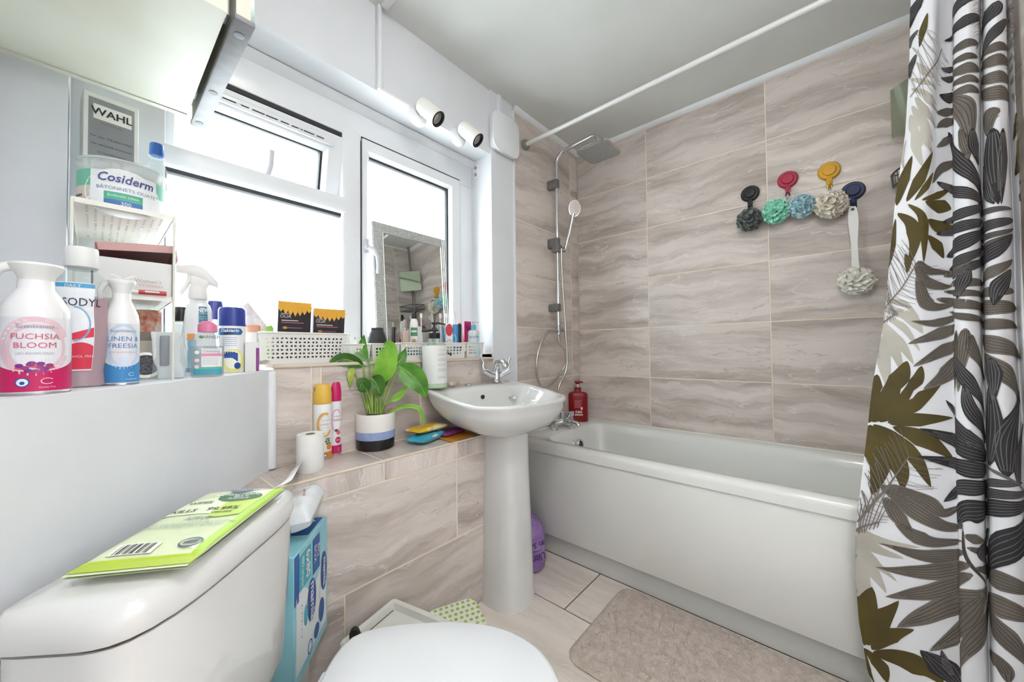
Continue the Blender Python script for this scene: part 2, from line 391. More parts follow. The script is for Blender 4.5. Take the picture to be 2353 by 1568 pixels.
tile(wall_ledge, -LY-.006, .302, (-1.115, LY/2, .466), 0, PI/2); tile(wall_ledge, -LY-.006, .066, (-1.115, LY/2, .65), 0, PI/2); tile(wall_ledge, -LY-.006, .313, (-1.115, LY/2, .158), 0, PI/2)
# diagonal corner boxing with a shelf top
mb = MB().prism([(-1.836, .0), (-1.836, WD+.02), (XL, WD+.02), (XL, diag_y(XL))], 0, SHELF, lambda x, y, z: (x, y, z))
struct('wall_corner_boxing', mb, PLASTER, smooth=False)
u = np.array([1, DG]); u /= np.linalg.norm(u)
mb = MB().tube([(-1.836-.012, -.012*DG-.003, 0.69), (-1.836-.012, -.012*DG-.003, SHELF)], .0135, 12)
struct('trim_4', mb, WHITE)
# floor tiles, long side along the bath
FX = [0, -.653, -.956, -1.259, -1.562, -1.865, -2.168, XL]
OFF = [0, -.48, -.18, -.48, -.18, -.48, -.18, -.48]
for i in range(1, len(FX)-1):
    a, b = FX[i+1], FX[i]; ys = [0.0]; y = OFF[i]
    while y > YN: ys.append(y); y -= .603
    ys.append(YN)
    for y0, y1 in zip(ys[:-1], ys[1:]):
        if y0-y1 < .02: continue
        tile(floor, y0-y1, b-a, ((a+b)/2, (y0+y1)/2, 0), -PI/2, 0, TILE_V).matrix_local = Matrix.Translation((float((a+b)/2), float((y0+y1)/2), 0.0)) @ Matrix.Rotation(PI/2, 4, 'Z') @ Matrix.Rotation(-PI/2, 4, 'X')

# ------------------------------------------------------------------ window
win = tag(bpy.data.objects.new('window_1', None), kind='structure'); COL.objects.link(win); win.location = (-1.55, WD, SILL)
WOFF = np.array([1.55, -WD, -SILL])
def wpart(name, mb, m, parent=None, sm=True):
    mb.v = [tuple(np.array(p)+WOFF) for p in mb.v]; return obj(name, mb, m, parent or win, smooth=sm)
def frame_rect(x0, x1, z0, z1, w, y0, y1, bev=.006):
    """four mitred members with a chamfered inner edge"""
    mb = MB(); wl, wr, wb, wt = w
    o = [(x0, z0), (x1, z0), (x1, z1), (x0, z1)]; i = [(x0+wl, z0+wb), (x1-wr, z0+wb), (x1-wr, z1-wt), (x0+wl, z1-wt)]
    sgn = [(1, 1), (-1, 1), (-1, -1), (1, -1)]
    ch = min(.016, .45*min(w)); dp = min(.014, .5*(y1-y0))
    m_ = [(a[0]-s[0]*ch, a[1]-s[1]*ch) for a, s in zip(i, sgn)]
    rings = [[(p[0], y1, p[1]) for p in o], [(p[0], y0, p[1]) for p in o], [(p[0], y0, p[1]) for p in m_], [(p[0], y0+dp, p[1]) for p in i], [(p[0], y1, p[1]) for p in i]]
    for k in range(4):
        for j in range(4):
            a, b = rings[k], rings[k+1]; jj = (j+1) % 4
            mb.add([a[j], a[jj], b[jj], b[j]], [(0, 1, 2, 3)])
    for j in range(4):
        jj = (j+1) % 4; mb.add([rings[4][j], rings[4][jj], rings[0][jj], rings[0][j]], [(0, 1, 2, 3)])
    return mb
MX0, MX1 = -1.549, -1.491
# outer frame: jambs, head, mullion, transom
mb = MB()
mb.rbox((-2.164, WD+.035, 1.4895), (.178, .07, .867), .003); mb.rbox((-.904, WD+.035, 1.4895), (.094, .07, .867), .003)
mb.rbox((-1.555, WD+.035, 1.994), (1.394, .07, .142), .003); mb.rbox((-1.555, WD+.035, 1.03), (1.394, .07, .052), .003)
wpart('frame', mb, UPVC)
wpart('mullion', MB().rbox(((MX0+MX1)/2, WD+.033, 1.49), (MX1-MX0+.02, .07, .93), .008), UPVC)
wpart('transom', MB().prism([(-.016, 0), (-.022, .006), (-.03, .03), (-.02, .06), (.05, .062), (.05, -.004)], -2.08, MX0+.004, lambda a, b, c: (c, WD+a+.012, 1.598+b)), UPVC)
wpart('head_bead', MB().prism([(0, 0), (.0, -.03), (-.01, -.026), (-.022, -.012), (-.026, 0)], WX0, WX1, lambda a, b, c: (c, WD+a, 2.062+b)), UPVC)
# fixed lower pane
wpart('gasket', frame_rect(-2.075, MX0+.002, 1.05, 1.600, (.007, .012, .007, .018), WD+.012, WD+.03), RUBBER)
wpart('pane', MB().span((-2.07, WD+.022, 1.055), (MX0, WD+.028, 1.596)), GLASS, sm=False)
# right casement
wpart('gasket', frame_rect(-1.4805, -.944, 1.057, 1.941, (.002, .009, .002, .011), WD-.0026, WD+.004), RUBBER)
cas = wpart('casement', frame_rect(-1.479, -.953, 1.058, 1.930, (.034, .066, .06, .06), WD-.012, WD+.045), UPVC)
wpart('gasket', frame_rect(-1.447, -1.017, 1.115, 1.874, (.006, .013, .006, .016), WD+.004, WD+.02), RUBBER, cas)
wpart('pane', MB().span((-1.445, WD+.012, 1.117), (-1.019, WD+.018, 1.872)), GLASS, cas, sm=False)
# window handles
def handle(name, base, dz, out):
    mb = MB().rbox((base[0], base[1]-.005, base[2]), (.022, .010, .062), .008, 3)
    mb.tube([(base[0], base[1]-.008, base[2]-.008*dz), (base[0], base[1]-.026, base[2]-.010*dz)], .011, 12)
    pts = [(base[0], base[1]-.026, base[2]-.012*dz), (base[0]+.012*out, base[1]-.040, base[2]-.020*dz), (base[0]+.026*out, base[1]-.046, base[2]-.045*dz), (base[0]+.030*out, base[1]-.046, base[2]-.080*dz), (base[0]+.028*out, base[1]-.044, base[2]-.118*dz)]
    mb.tube(pts, [.0105, .0105, .009, .0085, .0075], 12)
    return wpart(name, mb, mat('grey_handle_enamel', '#c9cacf', .3), cas)
hb = ony(841, 566, WD-.012)
handle('handle', hb, 1, 1)
# top-hung vent sash, standing open at the bottom
vx0, vx1, vzt, vzb = -2.073, MX0-.004, 1.918, 1.640
piv = Matrix.Translation((0, WD+.005, vzt)) @ Matrix.Rotation(R(11), 4, 'X') @ Matrix.Translation((0, -(WD+.005), -vzt))
def vpart(name, mb, m, sm=True, parent=None): return wpart(name, mb.xf(piv), m, parent, sm=sm)
vsash = vpart('vent_sash', frame_rect(vx0, vx1, vzb, vzt-.016, (.036, .07, .04, .075), WD-.006, WD+.05), UPVC)
vpart('gasket', frame_rect(vx0+.033, vx1-.068, vzb+.037, vzt-.089, (.004, .012, .004, .009), WD+.01, WD+.03), RUBBER, parent=vsash)
vpart('pane', MB().span((vx0+.034, WD+.018, vzb+.039), (vx1-.069, WD+.024, vzt-.09)), GLASS, sm=False, parent=vsash)
wpart('gasket', MB().span((vx0, WD+.004, 1.908), (vx1+.002, WD+.03, 1.928)), RUBBER)
vent = vpart('trickle_vent', MB().rbox(((vx0+vx1)/2-.01, WD-.012, vzt-.050), (vx1-vx0-.06, .016, .030), .005), UPVC, parent=vsash)
n = 10
for i in range(n):
    x = vx0+.05+(vx1-vx0-.12)*i/n; vpart('slot', MB().box((x+.017, WD-.0205, vzt-.052), (.036 if i % 3 else .026, .002, .0035)), RUBBER, False, vsash)
for x in (-2.01, -1.90, -1.72): vpart('vent_knob', MB().tube([(x, WD-.019, vzt-.058), (x, WD-.026, vzt-.060)], .007, 10), UPVC, parent=vsash)
hx = float(ony(612, 392, WD-.02)[0])
mb = MB().rbox((hx, WD-.012, vzb+.02), (.05, .012, .02), .005).tube([(hx, WD-.012, vzb+.02), (hx, WD-.034, vzb+.018)], .009, 10)
mb.tube([(hx, WD-.036, vzb+.016), (hx+.012, WD-.042, vzb+.03), (hx+.018, WD-.044, vzb+.06), (hx+.019, WD-.043, vzb+.112)], [.010, .0095, .0085, .0085], 12)
vpart('handle', mb, mat('grey_handle_enamel'), parent=vsash)
vpart('stay_arm', MB().box((vx1-.004, WD+.03, vzb+.10), (.004, .012, .10)), SATIN)

# ------------------------------------------------------------------ fittings on the walls and the ceiling
mb = MB().rbox((-1.483, -.004, 2.232), (.016, .022, .336), .003)
mb.rbox((-1.395, -.004, 2.066), (.18, .018, .012), .003)
tag(obj('cable_trunking', mb, WHITE), 'thin white cable cover running down the wall to the spotlights', 'cable cover')
tag(obj('cable_trunking', MB().rbox((-1.483+.012, -.62, 2.394), (.028, 1.2, .016), .003), WHITE), 'white cable cover running along the ceiling', 'cable cover')
tag(obj('cable_trunking', MB().rbox((-.797, -.006, 2.335), (.026, .014, .13), .003), WHITE), 'short white cable cover above the fan grille', 'cable cover')
# extractor cover
fan = thing('extractor_fan', 'white rounded square fan cover beside the shower tiles', 'fan', (-.772, -.002, 2.185))
def rounded(w, h, r, n=6):
    pts = []
    for cx, cz, a0 in ((w/2-r, h/2-r, 0), (-w/2+r, h/2-r, 90), (-w/2+r, -h/2+r, 180), (w/2-r, -h/2+r, 270)):
        for i in range(n+1): a = R(a0+90*i/n); pts.append((cx+r*math.cos(a), cz+r*math.sin(a)))
    return pts
obj('back_plate', MB().prism(rounded(.19, .19, .03), 0, -.016, lambda x, z, y: (x, y, z)), WHITE, fan)
b = MB(); b.rings([[(x*s, y, z*s) for x, z in rounded(.208, .208, .05)] for s, y in ((.9, -.016), (.98, -.020), (1, -.027), (.985, -.034), (.9, -.038))])
obj('cover', b, WHITE, fan)
# spotlights
def spot(px, py, label, turn=0):
    p = ony(px, py, -.001)
    t = thing('spotlight', label, 'spotlight', p, group='spotlights over the window')
    obj('base_plate', MB().lathe([(.043, 0), (.043, .012), (.036, .022), (.0, .024)], 28).xf(Matrix.Rotation(R(90), 4, 'X')), WHITE, t)
    obj('arm', MB().tube([(0, -.02, 0), (0.004, -.05, -.002), (.02, -.062, -.006)], .009, 10), WHITE, t)
    ax = Vector((.34, -.64, -.70)).normalized()
    q = ax.to_track_quat('Z', 'Y').to_matrix().to_4x4()
    T = Matrix.Translation((.0, -.062, .010)) @ q
    sh_ = obj('shade', MB().lathe([(.0, -.028), (.024, -.027), (.031, -.020), (.033, 0), (.034, .082), (.031, .083), (.030, .05), (0, .05)], 28).xf(T), mat('cream_white_enamel', '#efeee8', .4), t)
    obj('lens_ring', MB().lathe([(.0325, .070), (.0325, .0835), (.026, .0835), (.025, .072)], 28, cap0=False, cap1=False).xf(T), BLACKP, sh_)
    obj('bulb', MB().lathe([(.0, .052), (.027, .054), (.026, .066), (.012, .070), (0, .071)], 24).xf(T), mat('lamp_glass', '#c9c8bf', .1, spec=.8), sh_)
    return t
spot(957, 268, 'white wall spotlight where the cable cover ends')
spot(1050, 316, 'white wall spotlight nearer the fan cover')
# small bracket on the window reveal
br = thing('cord_bracket', 'small white oval screw bracket on the window reveal', 'bracket', (WX1-.001, .105, 2.0))
obj('plate', MB().prism(rounded(.045, .078, .02), 0, -.007, lambda a, b, c: (c, a, b)), WHITE, br)
for z_ in (.018, -.018): obj('screw', MB().tube([(-.006, 0, z_), (-.013, 0, z_)], .009, 12), SATIN, br)
# added fill lamp, in the made-up hall behind the doorway
hl = thing('fill_lamp', 'round opal fill lamp added in the unseen hall', 'lamp', (-1.36, -2.02, ZC))
obj('rose', MB().lathe([(.17, 0), (.17, -.02), (.16, -.025), (0, -.026)], 32), mat('white_trim_plastic'), hl)
obj('shade', MB().lathe([(.155, -.026), (.15, -.05), (.12, -.08), (.07, -.096), (0, -.1)], 32, cap0=False), mat('opal_fill_hall', '#fffbf6', .4, emit=HALL_FILL_POWER), hl)
# added fill lamp, out of view above and behind the camera
lamp = thing('fill_lamp', 'round white fill lamp with opal dome, added out of view', 'lamp', (-1.95, -1.35, ZC))
obj('rose', MB().lathe([(.15, 0), (.15, -.02), (.14, -.025), (0, -.026)], 32), WHITE, lamp)
obj('shade', MB().lathe([(.135, -.026), (.13, -.05), (.105, -.075), (.06, -.09), (0, -.095)], 32, cap0=False), mat('opal_fill_lit', '#fffaf2', .4, emit=FILL_LAMP_POWER), lamp)
# ------------------------------------------------------------------ bath
def rrect(x0, x1, y0, y1, r, z, n=6):
    pts = []
    for cx, cy, a0 in ((x1-r, y1-r, 0), (x0+r, y1-r, 90), (x0+r, y0+r, 180), (x1-r, y0+r, 270)):
        for i in range(n+1): a = R(a0+90*i/n); pts.append((cx+r*math.cos(a), cy+r*math.sin(a), z))
    return pts
BZ = .568
bath = thing('bathtub', 'long white acrylic bathtub along the tiled wall', 'bathtub', (-.35, -.85, 0))
def bpart(name, mb, m, parent=None, **kw):
    mb.v = [(p[0]+.35, p[1]+.85, p[2]) for p in mb.v]; return obj(name, mb, m, parent or bath, **kw)
bx0, bx1, by0, by1 = -.702, -.003, YN+.003, -.003
rs = [rrect(bx0, bx1, by0, by1, .012, .518), rrect(bx0, bx1, by0, by1, .012, .548), rrect(bx0+.003, bx1, by0, by1, .014, .558), rrect(bx0+.012, bx1-.003, by0+.003, by1-.003, .016, BZ),
      rrect(bx0+.062, bx1-.068, by0+.07, by1-.135, .085, BZ-.001), rrect(bx0+.072, bx1-.078, by0+.08, by1-.145, .088, BZ-.010),
      rrect(bx0+.082, bx1-.088, by0+.11, by1-.155, .09, BZ-.05), rrect(bx0+.115, bx1-.12, by0+.26, by1-.19, .11, .24), rrect(bx0+.15, bx1-.15, by0+.34, by1-.22, .12, .175), rrect(bx0+.22, bx1-.22, by0+.42, by1-.29, .1, .16)]
bpart('tub', MB().rings(rs, False, True), ACRYL, angle=60)
bpart('side_panel', MB().rbox((bx0+.012, -.85, .314), (.010, 1.69, .404), .003), ACRYL)
bpart('plinth', MB().rbox((-.644, -.85, .056), (.02, 1.68, .112), .003), mat('white_plinth_board', '#dededa', .4))
bpart('seal_bead', MB().tube([(bx1-.005, by0+.01, BZ), (bx1-.005, by1-.008, BZ)], .0055, 6).tube([(bx1-.008, by1-.005, BZ), (bx0+.012, by1-.005, BZ)], .0055, 6), mat('white_sealant', '#e8e6df', .5))
ov = onz(1297, 1010, .49)
oc = (float(ov[0]), by1-.166, .478)
bpart('overflow', MB().lathe([(.03, 0), (.03, .012), (.024, .018), (.018, .014)], 24, cap1=False).xf(Matrix.Translation(oc) @ Matrix.Rotation(R(80), 4, 'X')), CHROME)
bpart('overflow_hole', MB().lathe([(.0, .010), (.019, .011), (.019, .009)], 20).xf(Matrix.Translation(oc) @ Matrix.Rotation(R(80), 4, 'X')), BLACKP)
# bath filler tap
tp = onz(1279, 985, BZ); TX, TY = float(tp[0])+.045, -.072
tap = thing('bath_tap', 'chrome bath filler tap with two handles on the rim', 'tap', (TX, TY, BZ))
for s in (-1, 1):
    obj('pillar', MB().lathe([(.024, 0), (.024, .008), (.018, .014), (.018, .034)], 20, (s*.085, 0, 0)), CHROME, tap)
    obj('handle', MB().lathe([(.0, .054), (.022, .054), (.027, .060), (.028, .080), (.024, .088), (0, .09)], 8, (s*.085, 0, 0), ex=2.6), mat('clear_chrome_handle', '#c8cbd0', .12, .85), tap)
    obj('stem', MB().lathe([(.013, .034), (.013, .054)], 16, (s*.085, 0, 0)), CHROME, tap)
obj('body', MB().tube([(-.10, 0, .036), (.10, 0, .036)], .019, 16).rbox((0, -.03, .036), (.05, .06, .03), .008), CHROME, tap)
obj('spout', MB().tube([(0, -.02, .038), (0, -.07, .04), (0, -.105, .034), (0, -.118, .020)], [.018, .017, .015, .013], 14), CHROME, tap)
obj('diverter', MB().lathe([(.012, .045), (.012, .085), (.015, .088), (.015, .1), (.008, .104)], 16), CHROME, tap)
# plug chain on the bath
mb = MB(); a = np.array([TX+.01, TY-.055, BZ+.012]); e = np.array([TX+.04, -.20, .40])
mb.tube([a+(e-a)*t+np.array([0, -.015*math.sin(PI*t), 0]) for t in np.linspace(0, 1, 10)], .0016, 6)
a2 = np.array([TX-.02, TY-.055, BZ+.012]); e2 = np.array([TX-.02, -.165, .50])
mb.tube([a2+(e2-a2)*t for t in np.linspace(0, 1, 5)], .0014, 6)
tag(obj('plug_chain', mb, SATIN), 'thin metal plug chain hanging into the bathtub', 'chain')

# ------------------------------------------------------------------ shower
SXX = -.345
sh = thing('shower_rail', 'chrome shower riser rail with square rain head on the tiled wall', 'shower', (SXX, 0, BZ+.1))
def spart(name, mb, m, parent=None):
    mb.v = [(p[0]-SXX, p[1], p[2]-BZ-.1) for p in mb.v]; return obj(name, mb, m, parent or sh)
hc = onx(1376, 356, SXX)
HZ = float(hc[2])+.01; HY = float(hc[1])
def arc(c, r, a0, a1, n): return [(c[0], c[1]+r*math.cos(R(a0+(a1-a0)*i/n)), c[2]+r*math.sin(R(a0+(a1-a0)*i/n))) for i in range(n+1)]
zt = 2.235
pts = [(SXX, -.06, 1.13), (SXX, -.06, 1.7), (SXX, -.06, zt-.06)]+arc((SXX, -.13, zt-.06), .07, 0, 80, 6)
ya = HY+.045
pts += [(SXX, ya, zt+.022)]+arc((SXX, ya, zt-.023), .045, 90, 180, 6)[1:]+[(SXX, HY, HZ+.03)]
spart('riser_pipe', MB().tube(pts, .0115, 14), CHROME)
hd = spart('rain_head', MB().rings([rrect(SXX-.1*k, SXX+.1*k, HY-.1*k, HY+.1*k, .035, z) for k, z in ((.92, HZ), (1, HZ+.003), (1, HZ+.010), (.96, HZ+.014), (.4, HZ+.02))]), CHROME)
spart('spray_plate', MB().rings([rrect(SXX-.094, SXX+.094, HY-.094, HY+.094, .032, z) for z in (HZ-.0012, HZ+.0006)]), mottled('grey_nozzle_plate', '#8f908e', '#a9a9a5', 260, .4, detail=1), hd)
for z, w in ((2.055, .055), (1.692, .06), (1.294, .05)):
    spart('wall_bracket', MB().rbox((SXX-.004, -.038, z), (.036, .076, w), .008), mat('brushed_bracket', '#8d8e8d', .35, .9))
spart('hose_joint', MB().tube([(SXX, -.06, 1.185), (SXX, -.06, 1.135)], .0135, 14).tube([(SXX, -.05, 1.162), (SXX+.03, -.075, 1.162)], .010, 12).rbox((SXX+.03, -.078, 1.162), (.03, .03, .026), .006), SATIN)
# hand shower on its slider
hs = thing('hand_shower', 'chrome hand shower with pale oval face clipped on the rail', 'shower', (SXX+.03, -.105, 1.66))
hp0 = Vector((0, 0, 0)); tip = Vector(onx(1320, 480, SXX+.06))-Vector((SXX+.03, -.105, 1.66))
obj('handle', MB().tube([(0, .012, -.02), tuple(tip*.35), tuple(tip*.7), tuple(tip*.86)], [.0105, .013, .0125, .015], 14), CHROME, hs)
ax = Vector((-.75, -.55, -.05)).normalized(); q = ax.to_track_quat('Z', 'Y').to_matrix().to_4x4()
T = Matrix.Translation(tip) @ q
obj('head', MB().lathe([(.02, -.022), (.04, -.014), (.047, 0), (.045, .008)], 26, sx=.78, sy=1.12).xf(T), CHROME, hs)
obj('face_plate', MB().lathe([(.043, .006), (.041, .011), (0, .013)], 26, sx=.78, sy=1.12).xf(T), mat('pale_pink_plastic', '#d5c9c8', .3), hs)
spart('slider', MB().rbox((SXX+.002, -.057, 1.656), (.05, .05, .05), .01).tube([(SXX+.01, -.075, 1.65), (SXX+.03, -.095, 1.648)], .014, 12), mat('brushed_bracket'))
def spline(P, n=8):
    P = [np.array(q, float) for q in P]; P = [2*P[0]-P[1]]+P+[2*P[-1]-P[-2]]; out = []
    for i in range(1, len(P)-2):
        for k in range(n):
            t = k/n; a, b, c, d = P[i-1:i+3]
            out.append(.5*((2*b)+(c-a)*t+(2*a-5*b+4*c-d)*t*t+(3*b-a-3*c+d)*t**3))
    out.append(P[-2]); return out
def hose(px, ys): return [ony(x, y, d) for (x, y), d in zip(px, ys)]
h1 = spline(hose([(1290, 572), (1291, 620), (1296, 700), (1300, 770), (1303, 830), (1298, 860), (1284, 890), (1281, 930), (1281, 962)], [-.10, -.10, -.10, -.105, -.11, -.11, -.10, -.09, -.08]))
tag(obj('shower_hose', MB().tube(h1, .0072, 10), mottled('ribbed_steel_hose', '#b4b1aa', '#d6d3cd', 300, .25, metal=1.0)), 'steel hose dropping from the hand shower to the bath tap', 'hose')
h2 = spline(hose([(1282, 762), (1262, 762), (1243, 790), (1233, 835), (1238, 878), (1252, 893), (1270, 880), (1290, 855), (1301, 832), (1297, 805), (1286, 790), (1283, 772)], [-.065, -.06, -.05, -.05, -.045, -.05, -.06, -.07, -.085, -.07, -.065, -.062]))
tag(obj('shower_hose', MB().tube(h2, .0072, 10), mat('ribbed_steel_hose')), 'steel hose looped beneath the shower rail', 'hose')
# curtain rail across the room
rod = thing('curtain_rail', 'thin white shower curtain rail below the ceiling', 'curtain rail', (-.58, -.01, 2.222))
obj('rail', MB().tube([(0, .0, 0), (0, YN+.02, -.004)], .0115, 14), mat('white_enamel_rail', '#dcdcda', .2, spec=.7), rod)
obj('flange', MB().lathe([(.03, .009), (.03, -.002), (.026, -.008), (.0, -.01)], 24).xf(Matrix.Rotation(R(-90), 4, 'X')), mat('grey_flange_plastic', '#86877f', .5), rod)
obj('flange', MB().lathe([(.03, .006), (.03, -.002), (.026, -.008), (.0, -.01)], 24).xf(Matrix.Translation((0, YN+.02, -.004)) @ Matrix.Rotation(R(90), 4, 'X')), mat('grey_flange_plastic'), rod)

# ------------------------------------------------------------------ basin on its pedestal
BX = -1.04
bas = thing('wash_basin', 'white ceramic wash basin with overflow hole, fixed under the window', 'basin', (BX, -.24, 0))
def ring_basin(a, bf, bb, cy, zf, n=56, nf=2.5, nb=5.0):
    pts = []
    for j in range(n):
        t = 2*PI*j/n; c, s = math.cos(t), math.sin(t)
        ex, b = (nf, bf) if s < 0 else (nb, bb)
        k = (abs(c)**ex+abs(s)**ex)**(-1/ex); x, y = a*c*k, cy+b*s*k
        pts.append((x, y+.24, zf(y) if callable(zf) else zf))
    return pts
def rimz(o): return lambda y: .838+.046*max(0, min(1, (y+.34)/.28))+o
hull = []
for t in (1.0, .86, .7, .52, .34, .16, 0.0):
    k = t; sc = math.sin(k*PI/2)**.75
    a = .10+(.276-.10)*sc; bf = .09+(.246-.09)*sc; bb = .08+(.222-.08)*sc
    cy = -.245+.02*sc; z = .695+(.818-.695)*(1-math.cos(k*PI/2))**.72
    hull.append(ring_basin(a, bf, bb, cy, (lambda zz, kk: (lambda y: zz+(rimz(-.02)(y)-.820)*kk))(z, sc)))
hull = hull[::-1]
top = [ring_basin(.284, .254, .222, -.225, rimz(-.010)), ring_basin(.284, .254, .222, -.225, rimz(-.003)), ring_basin(.277, .247, .219, -.225, rimz(.0015)),
       ring_basin(.258, .226, .10, -.225, rimz(.0)), ring_basin(.246, .214, .088, -.225, rimz(-.012)), ring_basin(.225, .195, .08, -.225, rimz(-.05)), ring_basin(.17, .15, .072, -.22, .752), ring_basin(.09, .08, .055, -.21, .728), ring_basin(.022, .022, .022, -.2, .722)]
obj('bowl', MB().rings(hull+top, True, True), CERAMIC, bas, angle=70)
ped = []
for z, a, b in ((.0, .105, .115), (.012, .104, .114), (.05, .101, .111), (.3, .094, .104), (.55, .086, .097), (.66, .085, .096), (.694, .088, .1)):
    ped.append([(x-.0, y, z) for x, y, _ in [(a*math.cos(2*PI*j/40)*((abs(math.cos(2*PI*j/40))**2.7+abs(math.sin(2*PI*j/40))**2.7)**(-1/2.7)), -.005+b*math.sin(2*PI*j/40)*((abs(math.cos(2*PI*j/40))**2.7+abs(math.sin(2*PI*j/40))**2.7)**(-1/2.7)), 0) for j in range(40)]])
tag(obj('basin_pedestal', MB().rings(ped), CERAMIC, loc=(BX, -.24, 0), angle=60), 'tall white ceramic pedestal holding up the basin', 'pedestal')
obj('joint_seal', MB().rings([[(x*1.0*.98, -.003+y*.98, z) for x, y, _ in ped[-1]] for z in (.692, .697)]), mat('stained_sealant', '#cbb79a', .7), bas)
obj('overflow_hole', MB().lathe([(.0, 0), (.0095, .001), (.0095, -.004)], 16).xf(Matrix.Translation((-.035, .092, .835)) @ Matrix.Rotation(R(84), 4, 'X')), BLACKP, bas)
obj('waste', MB().lathe([(.026, .0), (.026, .004), (.018, .002), (0, .001)], 20, (0, .04, .7225)), CHROME, bas)
obj('tap_hole_cap', MB().lathe([(.018, 0), (.018, .003), (.012, .006), (0, .007)], 20, (float(ony(1076, 887, -.06)[0])-BX, .18, .884)), CHROME, bas)
# basin mixer tap
tq = ony(1141, 876, -.068)
bt = thing('basin_tap', 'chrome basin mixer tap with two lever handles', 'tap', (float(tq[0]), float(tq[1]), .8855), R(-24))
obj('body', MB().lathe([(.026, 0), (.026, .006), (.02, .012), (.019, .04), (.016, .05), (0, .054)], 22), CHROME, bt)
obj('spout', MB().tube(spline([(0, 0, .035), (0, -.004, .075), (.0, -.03, .102), (0, -.07, .104), (0, -.10, .09), (0, -.108, .074)]), [.016]*16+[.0135]*25, 14), CHROME, bt)
for s in (-1, 1):
    obj('valve', MB().tube([(0, 0, .024), (s*.036, .0, .040), (s*.066, .0, .056)], [.015, .0165, .018], 16), CHROME, bt)
    obj('lever', MB().tube(spline([(s*.060, 0, .056), (s*.070, .002, .075), (s*.066, .004, .096), (s*.078, .006, .118)]), [.008]*8+[.006]*17, 10), CHROME, bt)
mb = MB().tube([tuple(q) for q in np.linspace((.004, -.02, .012), (.022, -.085, -.04), 8)], .0016, 6).tube([(.022, -.085, -.04), (.018, -.09, -.062)], .0022, 6)
tag(obj('basin_plug', mb.lathe([(.0, -.006), (.018, -.006), (.021, 0), (.021, .005), (0, .007)], 18, (.018, -.09, -.072)), CHROME, loc=(float(tq[0]), float(tq[1]), .8855)), 'metal basin plug hanging on a chain from the mixer tap', 'plug')

# ------------------------------------------------------------------ toilet, set across the corner
TA = R(45); _u = np.array([math.sin(R(44)), math.cos(R(44))]); _v = np.array([math.cos(R(44)), -math.sin(R(44))])
TO = np.array([-1.836, 0])+_u*-.536+_v*.100
wc = thing('toilet', 'white ceramic toilet with closed lid and cistern set across the corner', 'toilet', (TO[0], TO[1], 0), TA)
def dring(w, d0, d1, z, e=3.6, n=48, bow=0.0):
    """plan outline of the cistern: flat back at y=-d0, bowed front at y=-d1"""
    pts = []
    for j in range(n):
        t = 2*PI*j/n; c, s = math.cos(t), math.sin(t); cy, hb = -(d0+d1)/2, (d1-d0)/2
        ex = 9.0 if s > 0 else e; k = (abs(c)**ex+abs(s)**ex)**(-1/ex)
        pts.append((w/2*c*k, cy+hb*s*k, z))
    return pts
CW = .398
obj('cistern', MB().rings([dring(CW*.90, .008, .130, .40), dring(CW*.94, .004, .136, .42), dring(CW*.965, -.01, .144, .56), dring(CW*.985, -.02, .150, .675), dring(CW*.985, -.02, .150, .698)]), CERAMIC, wc, angle=60)
obj('cistern_lid', MB().rings([dring(CW, -.03, .153, .7035), dring(CW*1.01, -.032, .156, .712), dring(CW*1.005, -.031, .155, .732), dring(CW*.97, -.02, .147, .744), dring(CW*.9, .012, .134, .7485), dring(CW*.5, .04, .1, .750)]), CERAMIC, wc, angle=70)
obj('lid_gap', MB().rings([dring(CW*.965, .004, .145, z) for z in (.696, .706)]), mat('dark_brown_gap', '#5d5346', .8), wc)  # dark brown ring filling the gap below the cistern lid
def seat_ring(k, z, n=56, y0=-.243, y1=-.682, hw=.181):
    pts = []
    cy, hb = -.42, 0
    for j in range(n):
        t = 2*PI*j/n; c, s = math.cos(t), math.sin(t)
        if s > 0: ex, b = 5.5, abs(y0-cy)
        else: ex, b = 2.25, abs(y1-cy)
        q = (abs(c)**ex+abs(s)**ex)**(-1/ex); w = hw*(1-.10*max(0, s)**2)
        pts.append((w*k*c*q, cy+b*k*s*q, z))
    return pts
obj('lid', MB().rings([seat_ring(.985, .4205), seat_ring(1.0, .425), seat_ring(1.0, .434), seat_ring(.985, .441), seat_ring(.95, .445), seat_ring(.6, .448)]), mat('white_seat_plastic', '#e0e1e3', .25), wc, angle=60)
obj('seat', MB().rings([seat_ring(.985, .398), seat_ring(1.0, .402), seat_ring(1.0, .416), seat_ring(.985, .4195)]), mat('white_seat_plastic'), wc)
obj('bowl', MB().rings([seat_ring(.50, 0), seat_ring(.52, .02), seat_ring(.55, .15), seat_ring(.70, .25), seat_ring(.90, .34), seat_ring(.97, .38), seat_ring(.97, .397)]).rbox((0, -.16, .2), (.2, .2, .395), .03, 3), CERAMIC, wc, angle=60)
for s in (-1, 1): obj('hinge', MB().tube([(s*.075-.018, -.236, .412), (s*.075+.018, -.236, .412)], .009, 12), mat('white_seat_plastic'), wc)

